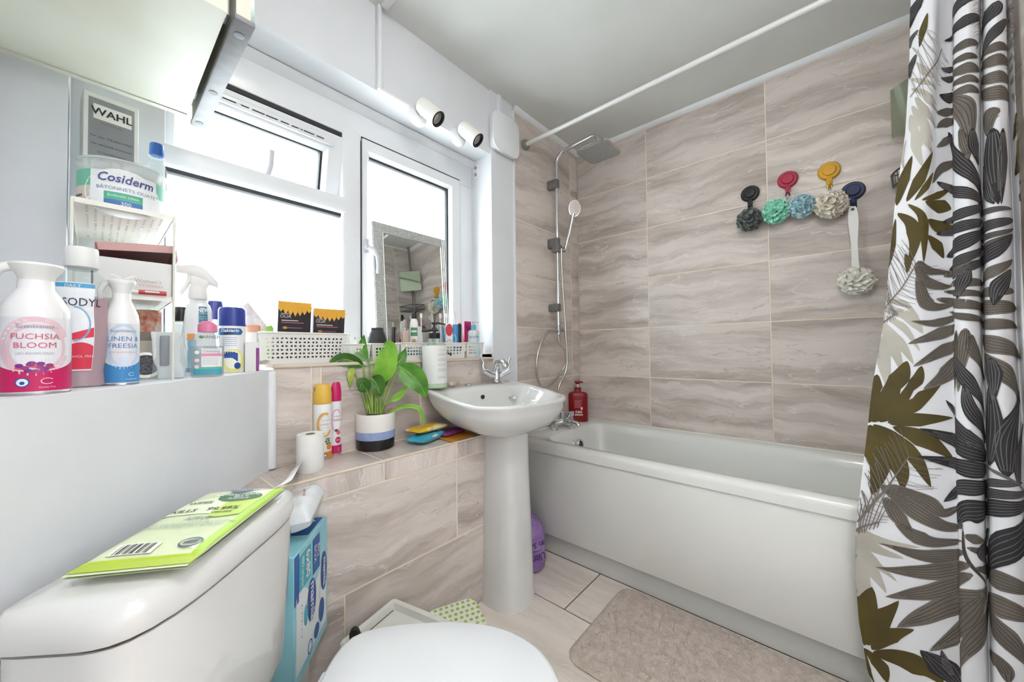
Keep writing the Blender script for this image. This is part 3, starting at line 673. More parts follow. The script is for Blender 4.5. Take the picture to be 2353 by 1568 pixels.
# ------------------------------------------------------------------ mirror cabinet hung on the left wall
CZ0, CZ1, CXF = 1.65, 2.28, -2.056
cab = thing('mirror_cabinet', 'cream wall cabinet with mirrored door seen from below', 'cabinet', (XL, -.30, CZ0))
def cpart(name, mb, m, parent=None, **kw):
    mb.v = [(p[0]-XL, p[1]+.30, p[2]-CZ0) for p in mb.v]; return obj(name, mb, m, parent or cab, **kw)
yF, yB = -.515, -.075
LAM = mottled('yellowed_laminate', '#c9c8ba', '#bfbead', 3.5, .45, lo=.4, hi=.7)
cpart('side_panel', MB().span((XL+.002, yF, CZ0), (CXF, yF+.016, CZ1)), LAM, smooth=False)
cpart('side_panel', MB().span((XL+.002, yB-.016, CZ0), (CXF, yB, CZ1)), LAM, smooth=False)
cpart('bottom_panel', MB().span((XL+.002, yF+.016, CZ0+.002), (CXF, yB-.016, CZ0+.018)), LAM, smooth=False)
cpart('top_panel', MB().span((XL+.002, yF+.016, CZ1-.016), (CXF, yB-.016, CZ1)), LAM, smooth=False)
door = cpart('door', MB().span((CXF+.012, yF-.004, CZ0+.001), (CXF+.034, yB+.012, CZ1)), LAM, smooth=False)
for yy in (-.13, -.45): cpart('hinge', MB().box((CXF+.006, yy, CZ0+.06), (.012, .03, .05)), SATIN, smooth=False)
cpart('mirror_front', MB().span((CXF+.034, yF-.004, CZ0+.002), (CXF+.039, yB+.012, CZ1)), MIRROR, door, smooth=False)
cpart('glass_edge', MB().span((CXF+.0345, yF-.006, CZ0+.002), (CXF+.0392, yF-.004, CZ1)), mat('green_glass_edge', '#2f6b66', .15), door, smooth=False)
brail = cpart('bottom_rail', MB().rbox((CXF+.0245, (yF+yB)/2+.003, CZ0-.003), (.031, yB-yF+.026, .010), .002), mottled('grey_aluminium', '#828185', '#757478', 30, .5))
for y in (yF+.03, (yF+yB)/2+.04, yB-.012): cpart('screw', MB().lathe([(.0085, 0), (.0085, -.0008), (.005, -.0012), (0, -.001)], 14, (CXF+.024, y, CZ0-.008)), mat('screw_head', '#4c4c50', .5), brail)
# ------------------------------------------------------------------ shower curtain with a printed leaf pattern
def interp(x, tab): return float(np.interp(x, [a for a, _ in tab], [b for _, b in tab]))
EDGE = [(.06, 2015), (.12, 1994), (.25, 1974), (.38, 1965), (.52, 1967), (.65, 1979), (.78, 1992), (.92, 2004), (1.11, 2030), (1.3, 2044), (1.47, 2056), (1.68, 2080), (1.87, 2089), (2.08, 2093), (2.22, 2093)]
CT = [(28, .02), (58, .02), (68, -.028), (95, -.038), (101, .012), (131, .032), (154, .014), (161, -.038), (170, .014), (198, .032), (218, .014), (226, -.038), (245, .02), (280, .0), (292, -.035)]
CM = [(32, .010), (80, .012), (112, .004), (158, -.012), (164, .012), (192, .027), (218, .012), (228, -.034), (236, .012), (265, .028), (292, .012), (304, -.034), (318, .012), (345, .0), (357, -.03)]
CB = [(35, .010), (95, .016), (150, .015), (215, .002), (222, .006), (245, .011), (275, .003), (286, -.030), (300, .006), (345, .018), (380, .010), (402, -.030), (415, .005), (430, .0), (438, -.02)]
def cx_base(z): return float(np.interp(z, [.0, .50, .60, 1.25, 2.3], [-.752, -.748, -.735, -.612, -.600]))
def ctrl(z):
    e = interp(z, EDGE); out = [(e, .0)]
    for t, m, b in zip(CT, CM, CB):
        o = float(np.interp(z, [.12, 1.11, 2.04], [b[0], m[0], t[0]])); d = float(np.interp(z, [.12, 1.11, 2.04], [b[1], m[1], t[1]]))
        base = float(np.interp(z, [.12, 1.11, 2.04], [1990, 2030, 2093]))
        out.append((base+o, d))
    pts = []
    for i, (px, d) in enumerate(out):
        xb = cx_base(z); py = 784.0
        for _ in range(3):
            p = onx(px, py, xb); py += (p[2]-z)*FPX/((p-CAM) @ RM[2])
        p = onx(px, py, xb-d); pts.append((p[0], max(p[1], YN+.012)))
    return pts
_cz = np.linspace(.06, 2.215, 70)
_cg = []
for z in _cz:
    P = [np.array([x, y, z]) for x, y in ctrl(float(z))]
    _cg.append(spline(P, 10))
CG = np.array([[np.array(q) for q in row] for row in _cg])       # rows x cols x 3
NR, NC = CG.shape[:2]
mid = CG[NR//2]; ARC = np.concatenate([[0], np.cumsum(np.linalg.norm(np.diff(mid[:, :2], axis=0), axis=1))])
du = np.gradient(CG, axis=1); dv = np.gradient(CG, axis=0); CN = np.cross(du, dv); CN /= np.linalg.norm(CN, axis=2, keepdims=True)+1e-12
_flip = np.sign(np.sum(CN*(CAM-CG), axis=2)); CN[np.median(_flip, axis=1) < 0] *= -1
def csurf(a, z, lift):
    """fabric coordinates (metres across, height) -> point on the cloth, lifted to its room side"""
    c = float(np.clip(np.interp(a, ARC, np.arange(NC)), 0, NC-1.001)); r = float(np.clip((z-_cz[0])/(_cz[-1]-_cz[0])*(NR-1), 0, NR-1.001))
    i, j = int(r), int(c); fr, fc = r-i, c-j
    w = ((1-fr)*(1-fc), (1-fr)*fc, fr*(1-fc), fr*fc)
    P = CG[i, j]*w[0]+CG[i, j+1]*w[1]+CG[i+1, j]*w[2]+CG[i+1, j+1]*w[3]
    Nn = CN[i, j]*w[0]+CN[i, j+1]*w[1]+CN[i+1, j]*w[2]+CN[i+1, j+1]*w[3]
    return P+Nn/(np.linalg.norm(Nn)+1e-9)*lift
_q = (CG-CAM) @ RM.T
CPX = CX+FPX*_q[..., 0]/_q[..., 2]; CPY = CY+FPX*_q[..., 1]/_q[..., 2]; CDE = _q[..., 2]
def cinv(px, py):
    d = (CPX-px)**2+(CPY-py)**2+((CDE-CDE.min())*60)**2*.5
    i, j = np.unravel_index(np.argmin(d), d.shape)
    gx = (CPX[i, min(j+1, NC-1)]-CPX[i, max(j-1, 0)])/2; a = j+float(np.clip((px-CPX[i, j])/(gx if abs(gx) > .5 else 1e9), -1.0, 1.0))
    gy = (CPY[min(i+1, NR-1), j]-CPY[max(i-1, 0), j])/2; r = i+float(np.clip((py-CPY[i, j])/(gy if abs(gy) > .5 else 1e9), -12, 12))
    return float(np.interp(a, np.arange(NC), ARC)), float(_cz[0]+(_cz[-1]-_cz[0])*r/(NR-1))
curtain = thing('shower_curtain', 'white shower curtain printed with olive, taupe and charcoal palm leaves', 'curtain', (-.66, -1.55, .06))
COFF = np.array([.66, 1.55, -.06])
CLOTH = mat('white_curtain_cloth', '#e6e6ea', .75, sheen=.15)
mb = MB(); mb.add([tuple(CG[i, j]+COFF) for i in range(NR) for j in range(NC)], [(i*NC+j, i*NC+j+1, (i+1)*NC+j+1, (i+1)*NC+j) for i in range(NR-1) for j in range(NC-1)])
obj('cloth', mb, CLOTH, curtain, angle=180)
LEAF = {'o': (mottled('olive_leaf_ink', '#574a1c', '#463b17', 9, .75), 1), 't': (mottled('taupe_leaf_ink', '#746c63', '#68605a', 14, .75), 2), 'c': (mottled('charcoal_leaf_ink', '#2b2a2d', '#232225', 14, .75), 3), 'b': (mottled('pale_leaf_ink', '#bdb8ae', '#aea89e', 10, .75), 0)}
VEIN = {'t': mat('dark_vein_ink', '#463f38', .8), 'c': mat('grey_vein_ink', '#6a6566', .8), 'o': None, 'b': None}
LINE = mat('thin_line_ink', '#746b66', .8)
PR = {k: MB() for k in 'otcb'}; PV = {'t': MB(), 'c': MB()}; PLN = MB()
rnd = random.Random(4)
def leaf(pts, w, kind, vein=True, wid0=.12, stretch=False):
    """pts: centre line in photo pixels from base to tip, w: widest width in pixels"""
    P = [np.array(cinv(*q)) for q in pts]
    if stretch:
        d = P[-1]-P[0]; P[0] = P[0]-d*.45; P[-1] = P[-1]+d*.45
    if len(P) == 2:
        d = P[1]-P[0]; P = [P[0], (P[0]+P[1])/2+np.array([-d[1], d[0]])*rnd.uniform(-.05, .05), P[1]]
    C = np.array(spline(P, 9)); n = len(C)
    T = np.gradient(C, axis=0); T /= np.linalg.norm(T, axis=1, keepdims=True)+1e-9; Nn = np.stack([-T[:, 1], T[:, 0]], 1)
    W = w*.00132/2; layer = LEAF[kind][1]; lift = .0007+.0005*layer
    def half(t):
        if kind == 'o': return W*.90*(((t/.5)**.62 if t < .5 else ((1-t)/.5)**.72)+.05*(1-t))
        return W*(.82 if kind == 'b' else 1)*(wid0*(1-t)**3+((t/.42)**.55 if t < .42 else ((1-t)/.58)**.70))
    m = 6; vs = []; fs = []
    for i in range(n):
        t = i/(n-1); h = half(t)
        for k in range(m+1):
            q = C[i]+Nn[i]*h*(2*k/m-1); vs.append(tuple(csurf(q[0], q[1], lift)+COFF))
    for i in range(n-1):
        for k in range(m): a = i*(m+1)+k; fs.append((a, a+1, a+m+2, a+m+1))
    PR[kind].add(vs, fs)
    if vein and VEIN.get(kind):
        for f in (-.68, -.36, 0, .34, .66):
            i0, i1 = int(n*.08), int(n*rnd.uniform(.75, .97)); vs = []; fs = []
            for i in range(i0, i1):
                t = i/(n-1); h = half(t)
                for sgn in (-1, 1):
                    q = C[i]+Nn[i]*(h*f+sgn*.0007); vs.append(tuple(csurf(q[0], q[1], lift+.0002)+COFF))
            for i in range(len(vs)//2-1): fs.append((2*i, 2*i+1, 2*i+3, 2*i+2))
            PV[kind].add(vs, fs)
def stroke(pts, wpx, lift=.0033):
    C = np.array(spline([np.array(cinv(*q)) for q in pts], 6)); T = np.gradient(C, axis=0); T /= np.linalg.norm(T, axis=1, keepdims=True)+1e-9; vs = []; fs = []
    for i in range(len(C)):
        for sgn in (-1, 1): q = C[i]+np.array([-T[i, 1], T[i, 0]])*sgn*wpx*.00066; vs.append(tuple(csurf(q[0], q[1], lift)+COFF))
    for i in range(len(C)-1): fs.append((2*i, 2*i+1, 2*i+3, 2*i+2))
    PLN.add(vs, fs)
ZOOM = {1: (2030, 0, 4.9), 2: (2020, 300, 4.9), 3: (1990, 600, 4.9), 4: (1960, 880, 4.356), 5: (1950, 1200, 4.26)}
LEAVES = """1b 360 1100 480 1260 590 1450 95;1b 430 1050 530 1150 610 1260 75;1b 320 1190 460 1400 560 1600 110;1b 290 1290 340 1450 440 1650 120;1b 560 880 450 790 370 700 95;1b 330 900 470 930 620 1010 70;1b 320 1010 460 1040 600 1190 60
1c 450 -60 340 120 300 330 130;1c 390 330 330 450 300 560 60;1c 370 620 320 740 300 890 85;1o 490 140 450 330 400 530 95
1c 770 740 640 770 70;1c 770 860 640 880 75;1c 770 1060 620 1070 120;1t 770 1210 680 1270 600 1260 100;1t 770 1330 680 1390 590 1440 110
1c 980 10 860 60 770 240 120;1c 985 200 860 270 770 430 120;1t 985 490 870 520 770 610 95;1t 980 640 870 660 768 730 75;1t 1000 775 880 790 765 860 115;1t 1005 900 880 910 765 975 80;1t 1010 1020 890 1010 770 1070 90;1t 800 1100 930 1260 980 1650 180
1c 1290 20 1190 180 1110 430 150;1c 1310 300 1220 400 1130 560 110;1t 1310 540 1210 560 1105 640 95;1t 1310 690 1210 700 1105 760 120;1t 1315 870 1210 870 1105 920 120;1t 1325 1050 1210 1050 1105 1070 140;1t 1300 1220 1180 1330 1190 1550 150
1b 1583 480 1460 490 1340 540 90;1b 1583 610 1460 620 1330 650 70;1b 1583 740 1460 740 1340 770 80;1b 1583 880 1460 880 1350 920 100;1b 1460 1080 1450 1300 1490 1540 110;1o 1600 1270 1540 1400 1490 1600 160
2b 380 -20 420 200 490 415 115;2b 470 -20 540 130 595 255 90;2b 300 100 280 300 295 480 60
2o 200 845 270 560 365 275 140;2o 310 800 450 560 600 235 125;2o 400 790 520 640 605 470 75;2o 480 785 660 730 815 650 90;2o 520 800 700 860 815 890 165;2o 550 1000 690 1090 815 1100 150;2o 330 830 480 960 510 1200 500 1490 95;2o 210 930 360 1050 400 1250 330 1550 135;2o 550 1180 650 1300 725 1445 115;2o 190 1000 150 1300 110 1550 65
2t 815 60 640 190 95;2t 815 320 700 430 590 600 110
2t 920 -20 980 180 1010 340 85;2c 1040 -20 1070 200 1110 400 95;2c 830 190 960 420 1120 710 130;2c 820 660 1000 710 1128 790 110;2c 820 960 1000 910 1130 860 110;2c 830 1130 1000 1060 1140 1020 115;2c 835 1340 1000 1230 1140 1170 150;2c 860 1490 1000 1420 1145 1330 100
2c 1280 -20 1290 400 1340 840 150;2c 1385 -20 1385 400 1370 840 85;2c 1190 400 1230 700 1300 830 95;2c 1165 950 1290 890 1400 880 60;2c 1165 1130 1300 1050 1435 1010 105;2c 1170 1240 1300 1170 1440 1110 60;2c 1190 1450 1300 1340 1450 1240 150;2t 1190 1310 1320 1240 1440 1190 60
2o 1540 510 1580 300 1640 80 120;2o 1550 520 1600 440 1650 390 60;2o 1560 590 1650 600 70;2o 1560 700 1650 800 90
3o 440 -80 470 20 460 140 65;3t 580 0 700 110 980 130 90;3t 560 20 660 220 850 290 985 280 110;3t 580 160 660 440 790 520 985 460 125
3b 210 440 420 480 600 640 75;3b 200 560 400 600 560 770 95;3b 220 620 430 760 610 1020 80;3b 200 690 400 950 540 1170 100;3b 170 690 300 960 430 1300 120;3b 150 850 190 1100 260 1460 120;3b 450 560 560 700 640 820 110
3t 990 610 780 700 500 680 90;3t 1000 720 800 830 470 935 125;3t 1010 900 850 1020 530 1190 125;3t 1010 1080 900 1280 640 1450 150;3t 1120 760 1090 1000 1040 1480 115;3t 1020 780 1015 1100 1000 1540 55;3t 1160 820 1230 1050 1330 1420 115;3t 1040 600 1200 640 1310 680 75;3t 990 460 1150 490 1310 560 105;3t 1000 350 1150 360 1308 400 75;3t 1090 240 1200 240 1308 260 95;3t 990 110 1150 60 1300 10 110
3c 1150 90 1080 250 1030 430 115;3c 1300 -10 1150 80 1030 175 80;3t 1340 180 1460 100 1600 30 115;3t 1330 360 1480 340 1620 340 105;3t 1330 520 1480 520 1640 520 155;3t 1340 730 1500 710 1660 740 115;3t 1350 910 1520 960 1690 1040 175;3t 1440 1180 1600 1300 1700 1490 160;3c 1615 100 1500 300 1440 505 135;3c 1410 1090 1430 1300 1440 1600 115;3c 1090 1220 1180 1400 1310 1600 115
3o 460 1130 380 1320 130 1580 155;3o 625 1185 560 1360 330 1580 105;3o 130 1280 100 1420 70 1580 90;3o 810 1420 640 1510 500 1600 95
4o 155 400 195 200 240 -10 95;4o 200 395 330 250 480 -10 115;4o 270 395 440 260 640 -10 95;4o 350 405 600 230 900 -20 115;4o 370 415 650 370 1000 350 130;4o 400 440 700 560 1005 760 165;4o 210 415 420 560 620 760 780 1048 135;4o 160 420 330 640 480 880 500 1085 155;4o 140 430 200 640 280 830 195 1125 115
4c 1340 740 1150 560 1040 430 920 170 125;4c 1340 750 1080 640 660 455 165;4c 1350 860 1080 840 640 735 145;4c 1350 1030 1080 1050 900 1190 130;4c 1345 1230 1150 1290 1050 1410 185;4c 1330 600 1200 300 1110 -10 115;4c 1370 830 1390 400 1380 -10 135;4c 1540 940 1560 500 1650 70 155;4c 1650 1030 1650 700 1700 380 95;4c 1330 820 1500 930 1700 1090 26;4c 1360 1010 1480 1010 1600 1030 65;4c 1360 1130 1500 1120 1700 1140 75;4c 1360 1280 1520 1260 1712 1240 130
4t 370 1020 700 1170 900 1300 1070 1230 115;4t 290 1020 550 1230 900 1430 1095 1450 135;4t 330 1150 480 1380 620 1520 110
5t 460 0 640 130 860 200 1120 190 115;5t 1130 300 800 340 300 212 115;5t 1190 420 800 490 262 446 135;5t 1210 510 850 680 358 730 135;5t 1300 620 1000 810 470 1030 180;5t 1320 690 1100 1000 790 1260 175;5t 1375 760 1280 1100 1050 1540 165;5t 1140 130 1320 190 80;5t 1160 250 1390 330 80;5t 1240 450 1400 520 90;5t 1400 530 1560 600 1717 680 155;5t 1400 790 1560 850 1717 950 175;5t 1410 960 1560 1160 1717 1340 150;5t 1390 1260 1480 1400 1560 1590 115;5t 1110 60 1180 400 1400 740 30
5c 1717 40 1540 260 1400 450 205;5c 1360 80 1300 290 1345 410 85;5c 1080 1590 900 1400 700 1250 180;5c 1010 1500 950 1380 905 1245 65;5c 1110 60 1080 20 60
5b 80 60 300 180 700 250 95;5b 80 120 250 260 540 360 110;5b 60 160 220 380 475 592 75;5b 60 220 180 420 372 706 90;5b 60 300 130 520 222 775 65;5b 70 480 110 680 156 885 55
5o 150 1200 150 950 230 640 125;5o 190 1200 280 990 490 765 125;5o 230 1240 400 1120 640 1050 115;5o 240 1290 500 1330 780 1450 920 1590 195;5o 150 1240 300 1400 380 1580 120;5o 140 1260 180 1420 260 1580 65;5o 90 720 110 900 140 1100 45"""
for row in LEAVES.split('\n'):
    for it in row.split(';'):
        f = it.split(); zx, zy, zs = ZOOM[int(f[0][0])]; v = [float(q) for q in f[1:]]
        xs, ys = v[0:-1:2], v[1:-1:2]; lim = {1: 740, 2: 800, 3: 975, 4: 1335, 5: 1390}[int(f[0][0])]
        band = f[0][1] in 'tc' and min(xs) > lim and abs(xs[-1]-xs[0]) > .55*abs(ys[-1]-ys[0]) and abs(xs[-1]-xs[0]) > 150
        leaf([(zx+v[i]/zs, zy+v[i+1]/zs) for i in range(0, len(v)-1, 2)], v[-1]/zs, f[0][1], stretch=band)
def line_frond(zm, rach, n, la, lb, a_l, a_r):
    """a stem with fine strokes on both sides, in zoomed pixels"""
    zx, zy, zs = ZOOM[zm]; C = np.array(spline([np.array(q, float) for q in rach], 8))
    g = lambda q: (zx+q[0]/zs, zy+q[1]/zs)
    stroke([g(q) for q in C[::4]], 2.2)
    for i in range(n):
        t = i/n; k = t*(len(C)-1); j = int(k); p = C[j]; d = C[min(j+1, len(C)-1)]-C[max(j-1, 0)]; d = d/np.linalg.norm(d)
        for sg, ang, ln in ((1, a_l, la), (-1, a_r, lb)):
            a = R(ang*sg+rnd.uniform(-8, 8)); dd = np.array([d[0]*math.cos(a)-d[1]*math.sin(a), d[0]*math.sin(a)+d[1]*math.cos(a)]); L = ln*(.6+.5*math.sin(PI*min(1, t+.15)))*rnd.uniform(.8, 1.1)
            e = p+dd*L; m_ = p+dd*L*.5+np.array([0, -.06*L*sg])
            stroke([g(p), g(m_), g(e)], .75)
line_frond(1, [(640, 560), (500, 840), (310, 1090)], 15, 330, 200, 125, 60)
line_frond(3, [(560, 40), (400, 310), (195, 545)], 20, 330, 330, 120, 110)
line_frond(4, [(560, 740), (300, 1100), (40, 1390)], 22, 330, 420, 120, 115)
line_frond(3, [(330, 560), (300, 620), (180, 700)], 8, 380, 60, 125, 60)
line_frond(5, [(300, 0), (160, 40), (70, 90)], 8, 420, 60, 128, 60)
line_frond(1, [(1050, 20), (1050, 250), (1030, 560)], 10, 70, 70, 60, 60)
line_frond(1, [(1450, 40), (1440, 250), (1420, 500)], 12, 110, 110, 60, 60)
for k, nm in (('b', 'pale_leaf_print'), ('o', 'olive_leaf_print'), ('t', 'taupe_leaf_print'), ('c', 'charcoal_leaf_print')): tag(obj(nm, PR[k], LEAF[k][0], curtain, angle=180), kind='stuff')
for k, nm in (('t', 'dark_vein_print'), ('c', 'grey_vein_print')): tag(obj(nm, PV[k], VEIN[k], curtain, angle=180), kind='stuff')
tag(obj('line_leaf_print', PLN, LINE, curtain, angle=180), kind='stuff')
for y in np.linspace(-1.53, -1.67, 5):
    rg = MB().tube([(-.58+.66+.021*math.cos(2*PI*i/20), y+1.55+.002*math.sin(i), 2.2145-.06+.020*math.sin(2*PI*i/20)) for i in range(20)], .0022, 8, closed=True)
    obj('curtain_ring', rg, WPLAST, curtain)
# ------------------------------------------------------------------ helpers that place things by where they stand
def depth_of(p): return float((np.array(p)-CAM) @ RM[2])
def ang(px): return math.atan((px-CX)/FPX)
def on_level(xl, xr, yb, z, round_=True, back=None):
    """stands on a level surface: photo columns of its sides and row of its front foot -> centre x, y, width, depth"""
    c = (xl+xr)/2; P = onz(c, yb, z); d = math.hypot(P[0]-CAM[0], P[1]-CAM[1]); w = d*(ang(xr)-ang(xl))
    f = np.array([P[0]-CAM[0], P[1]-CAM[1]])/d; b = w/2 if back is None else back
    w *= (d+b)/d
    x, y = P[0]+f[0]*b, P[1]+f[1]*b
    return float(x), float(y), float(w), depth_of((x, y, z))
def at_y(xl, xr, y, z=None, row=784):
    c = (xl+xr)/2; P = ony(c, row, y); d = math.hypot(P[0]-CAM[0], P[1]-CAM[1]); return float(P[0]), float(d*(ang(xr)-ang(xl)))
def ztop(px, py, y): return float(ony(px, py, y)[2])
def rz_cam(x, y): return facing(x, y)
C_ = lambda h: mat('ink_'+h.strip('#'), h, .45)
def spray_profile(r, h): return [(r*.93, 0), (r, .004), (r, h*.56), (r*.985, h*.6), (r*.93, h*.66), (r*.72, h*.74), (r*.52, h*.80), (r*.50, h*.88)]

# ------------------------------------------------------------------ things on the corner shelf
def room_spray(name, label, box, colours, words, rim, turn=0):
    x, y, w, d = on_level(*box[:4-1], SHELF); r = w/2; h = (box[2]-box[3])*d/FPX
    t = thing(name, label, 'spray bottle', (x, y, SHELF), rz_cam(x, y)+R(turn))
    obj('can', MB().lathe(spray_profile(r, h)+[(0, h*.88)], 40), mat('glossy_white_can', '#eeeeef', .2), t)
    obj('base_rim', MB().lathe([(r*.9, -.0), (r*1.01, .0005), (r*1.012, .003), (r*.98, .0045)], 40), SATIN, t)
    hd = MB().lathe([(r*.50, h*.86), (r*.54, h*.90), (r*.74, h*.955), (r*.78, h*.975), (r*.74, h*.99), (r*.5, h), (0, h)], 36)
    obj('spray_head', hd, mat('white_spray_cap', '#e9e9e7', .3), t)
    obj('trigger', MB().tube([(-r*.62, 0, h*.965), (-r*.95, 0, h*.94), (-r*1.12, 0, h*.88), (-r*1.10, 0, h*.80)], [r*.2, r*.2, r*.17, r*.13], 12), mat('white_spray_cap'), t)
    p = Print(cyl_map(r), .0002)
    p.rect(-r*2.4, .005, r*2.4, h*.575, mat('pearl_label', '#e4e4ea', .25), n=40)
    lo = lambda q: .0052; hi = lambda q: h*.17+h*.07*(q/r)**2*.6
    p.band(-r*2.4, r*2.4, lo, hi, colours[0], n=40, rise=1)
    p.ring(0, h*.36, r*.95, r*.22, colours[1], h*.20, 20, 340, rise=1); p.ring(r*.05, h*.35, r*.8, r*.12, colours[1], h*.165, -60, 250, rise=1.5)
    for i, (wd, yy, sz, m) in enumerate(words): p.text(wd, 0, h*yy, h*sz, m, sx=1.0, rise=2)
    return t, p, r, h
t, p, r, h = room_spray('room_spray', 'white room spray with a bright pink base and purple flower print', (-8, 167, 908, 608), (C_('#c4165c'), C_('#e3c3cd')),
    [('Scentsanity', .505, .040, C_('#8f9aa8')), ('FUCHSIA', .43, .060, C_('#d2607a')), ('BLOOM', .365, .060, C_('#d2607a')), ('DRY ROOM SPRAY', .305, .022, C_('#a9aebb'))], 0, 0)
for i in range(11):
    a = i*2.4; p.disc(.011*math.cos(a)*(.4+i/9), h*.205+.006*math.sin(a), .0042, C_('#7b2a86') if i % 2 else C_('#a13a74'), .003, rise=3, n=10, rings=1)
for s in (-1, 0, 1): p.disc(s*.013, h*.20+.002*(s == 0), .006, C_('#c8566b'), .0022, rise=2.5, n=10, rings=1)
p.disc(-r*.32, h*.095, r*.2, C_('#2b4f96'), rise=2); p.disc(-r*.32, h*.095, r*.155, C_('#e8edf4'), rise=2.6); p.disc(-r*.32, h*.09, r*.07, C_('#2b4f96'), rise=3)
p.ring(r*.33, h*.10, r*.17, r*.03, C_('#eec3d2'), r*.12, 30, 330, rise=2); p.text('Cruelty Free', r*.33, h*.055, h*.016, C_('#f3d9e2'), rise=2)
p.done(t)
t, p, r, h = room_spray('room_spray', 'white room spray with a light blue base, behind the mouthwash', (233, 321, 886, 644), (C_('#3f86bf'), C_('#c3d6ea')),
    [('Scentsanity', .505, .040, C_('#8f9aa8')), ('LINEN &', .43, .060, C_('#5a86c0')), ('FREESIA', .365, .060, C_('#5a86c0')), ('DRY ROOM SPRAY', .305, .022, C_('#a9aebb'))], 0, 8)
p.disc(.0, h*.22, r*.3, C_('#cfdcec'), h*.045, rise=2); p.ring(r*.45, h*.10, r*.17, r*.03, C_('#d8e6f2'), r*.12, 30, 330, rise=2); p.text('Cruelty Free', r*.45, h*.055, h*.016, C_('#e6eff6'), rise=2)
p.done(t)
# mouthwash
x, y, w, d = on_level(112, 256, 893, SHELF); hh = (893-572)*d/FPX; w2 = w/2
t = thing('mouthwash_bottle', 'clear mouthwash bottle with rose liquid and a wide white cap', 'bottle', (x, y, SHELF), rz_cam(x, y))
prof = [(.80, 0), (.86, .012), (.83, .06), (.80, .12), (.90, .22), (.97, .32), (.98, .42), (.93, .50), (.90, .56), (.95, .64), (.98, .70), (.92, .76), (.70, .81), (.50, .835), (.46, .85)]
obj('bottle', MB().lathe([(a*w2, b*hh) for a, b in prof], 36, sy=.62, cap1=False), clear_mat('clear_bottle', '#f3f6f6', .86), t)
obj('liquid', MB().lathe([(a*w2*.965, max(.003, b*hh)) for a, b in prof if b <= .66], 36, sy=.62), mat('rose_liquid', '#b98f9c', .12, spec=.5), t)
obj('neck_ring', MB().lathe([(w2*.5, hh*.84), (w2*.54, hh*.85), (w2*.5, hh*.862)], 28), clear_mat('clear_bottle', '#eef2f2'), t)
obj('cap', MB().lathe([(w2*.56, hh*.858), (w2*.585, hh*.866), (w2*.56, hh*.99), (w2*.53, hh), (0, hh)], 36), mat('white_ridged_cap', '#e6e6e4', .4), t)
def mw_map(q, z, l):
    k = np.interp(z/hh, [b for a, b in prof], [a for a, b in prof])*w2; a = q/w2
    return (k*math.sin(a)*1.003, -(k*.62+l+.0006)*math.cos(a), z)
p = Print(mw_map, .0003)
p.rect(-w2*1.4, hh*.12, w2*.46, hh*.74, C_('#e9edf2'), n=20, k=14); p.band(-w2*1.4, w2*.46, lambda q: hh*.705, lambda q: hh*.735, C_('#4b9dc9'), k=2, rise=1)
p.text('CORSODYL', -w2*.47, hh*.60, hh*.078, C_('#2a2f4f'), sx=.86, rise=2); p.text('DAILY', -w2*.3, hh*.715, hh*.03, C_('#e9f3f8'), rise=2)
p.band(-w2*1.35, w2*.44, lambda q: hh*.13, lambda q: hh*(.26+.06*math.cos(q/w2*2.2)), C_('#d9304c'), rise=1, k=5); p.band(-w2*.5, w2*.44, lambda q: hh*(.345+.03*q/w2), lambda q: hh*(.40+.06*q/w2), C_('#d9304c'), rise=1, k=3)
p.ring(-w2*.25, hh*.45, w2*.56, w2*.06, C_('#7fb0d6'), hh*.12, -90, 90, rise=2); p.text('ALCOHOL FREE', -w2*.1, hh*.22, hh*.024, C_('#f4dfe2'), rise=2)
p.done(t)

# ------------------------------------------------------------------ two-tier wire rack
RX0, RX1, RY0, RY1, RZ1, RZ2 = -2.238, -2.092, -.215, .128, 1.342, 1.160
CREAMW = mat('cream_enamel_wire', '#e6e4da', .35)
rack = thing('wire_rack', 'cream two-tier metal rack with pierced shelves in the window corner', 'rack', ((RX0+RX1)/2, (RY0+RY1)/2, SHELF))
def rpart(name, mb, m, **kw):
    mb.v = [(p_[0]-(RX0+RX1)/2, p_[1]-(RY0+RY1)/2, p_[2]-SHELF) for p_ in mb.v]; return obj(name, mb, m, rack, **kw)
def pierced(x0, x1, y0, y1, z, nx, ny):
    """flat sheet with real slots"""
    mb = MB(); sx, sy = (x1-x0)/nx, (y1-y0)/ny
    for i in range(nx):
        for j in range(ny):
            a, b = x0+i*sx, y0+j*sy; o = [(a, b, z), (a+sx, b, z), (a+sx, b+sy, z), (a, b+sy, z)]
            if 0 < i < nx-1 and 0 < j < ny-1 and not (i*7+j*3) % 11 == 0:
                f = (i % 2)*.12; h = [(a+sx*.3, b+sy*(.34+f), z), (a+sx*.66, b+sy*(.3+f), z), (a+sx*.62, b+sy*(.62+f), z), (a+sx*.34, b+sy*(.58+f), z)]
                mb.add(o+h, [(0, 1, 5, 4), (1, 2, 6, 5), (2, 3, 7, 6), (3, 0, 4, 7)])
            else: mb.add(o, [(0, 1, 2, 3)])
    return mb
for z, y0 in ((RZ1, RY0), (RZ2, RY0)):
    mb = pierced(RX0, RX1, y0, RY1, z, 12, 24)
    rpart('shelf', mb, mat('cream_enamel_sheet', '#d9d6ca', .45), smooth=False)
    e = MB().box(((RX0+RX1)/2, y0, z+.003), (RX1-RX0+.002, .0025, .010)).box(((RX0+RX1)/2, RY1, z+.003), (RX1-RX0+.002, .0025, .010)).box((RX0, (y0+RY1)/2, z+.003), (.0025, RY1-y0, .010)).box((RX1, (y0+RY1)/2, z+.003), (.0025, RY1-y0, .010))
    rpart('shelf_rim', e, CREAMW, smooth=False)
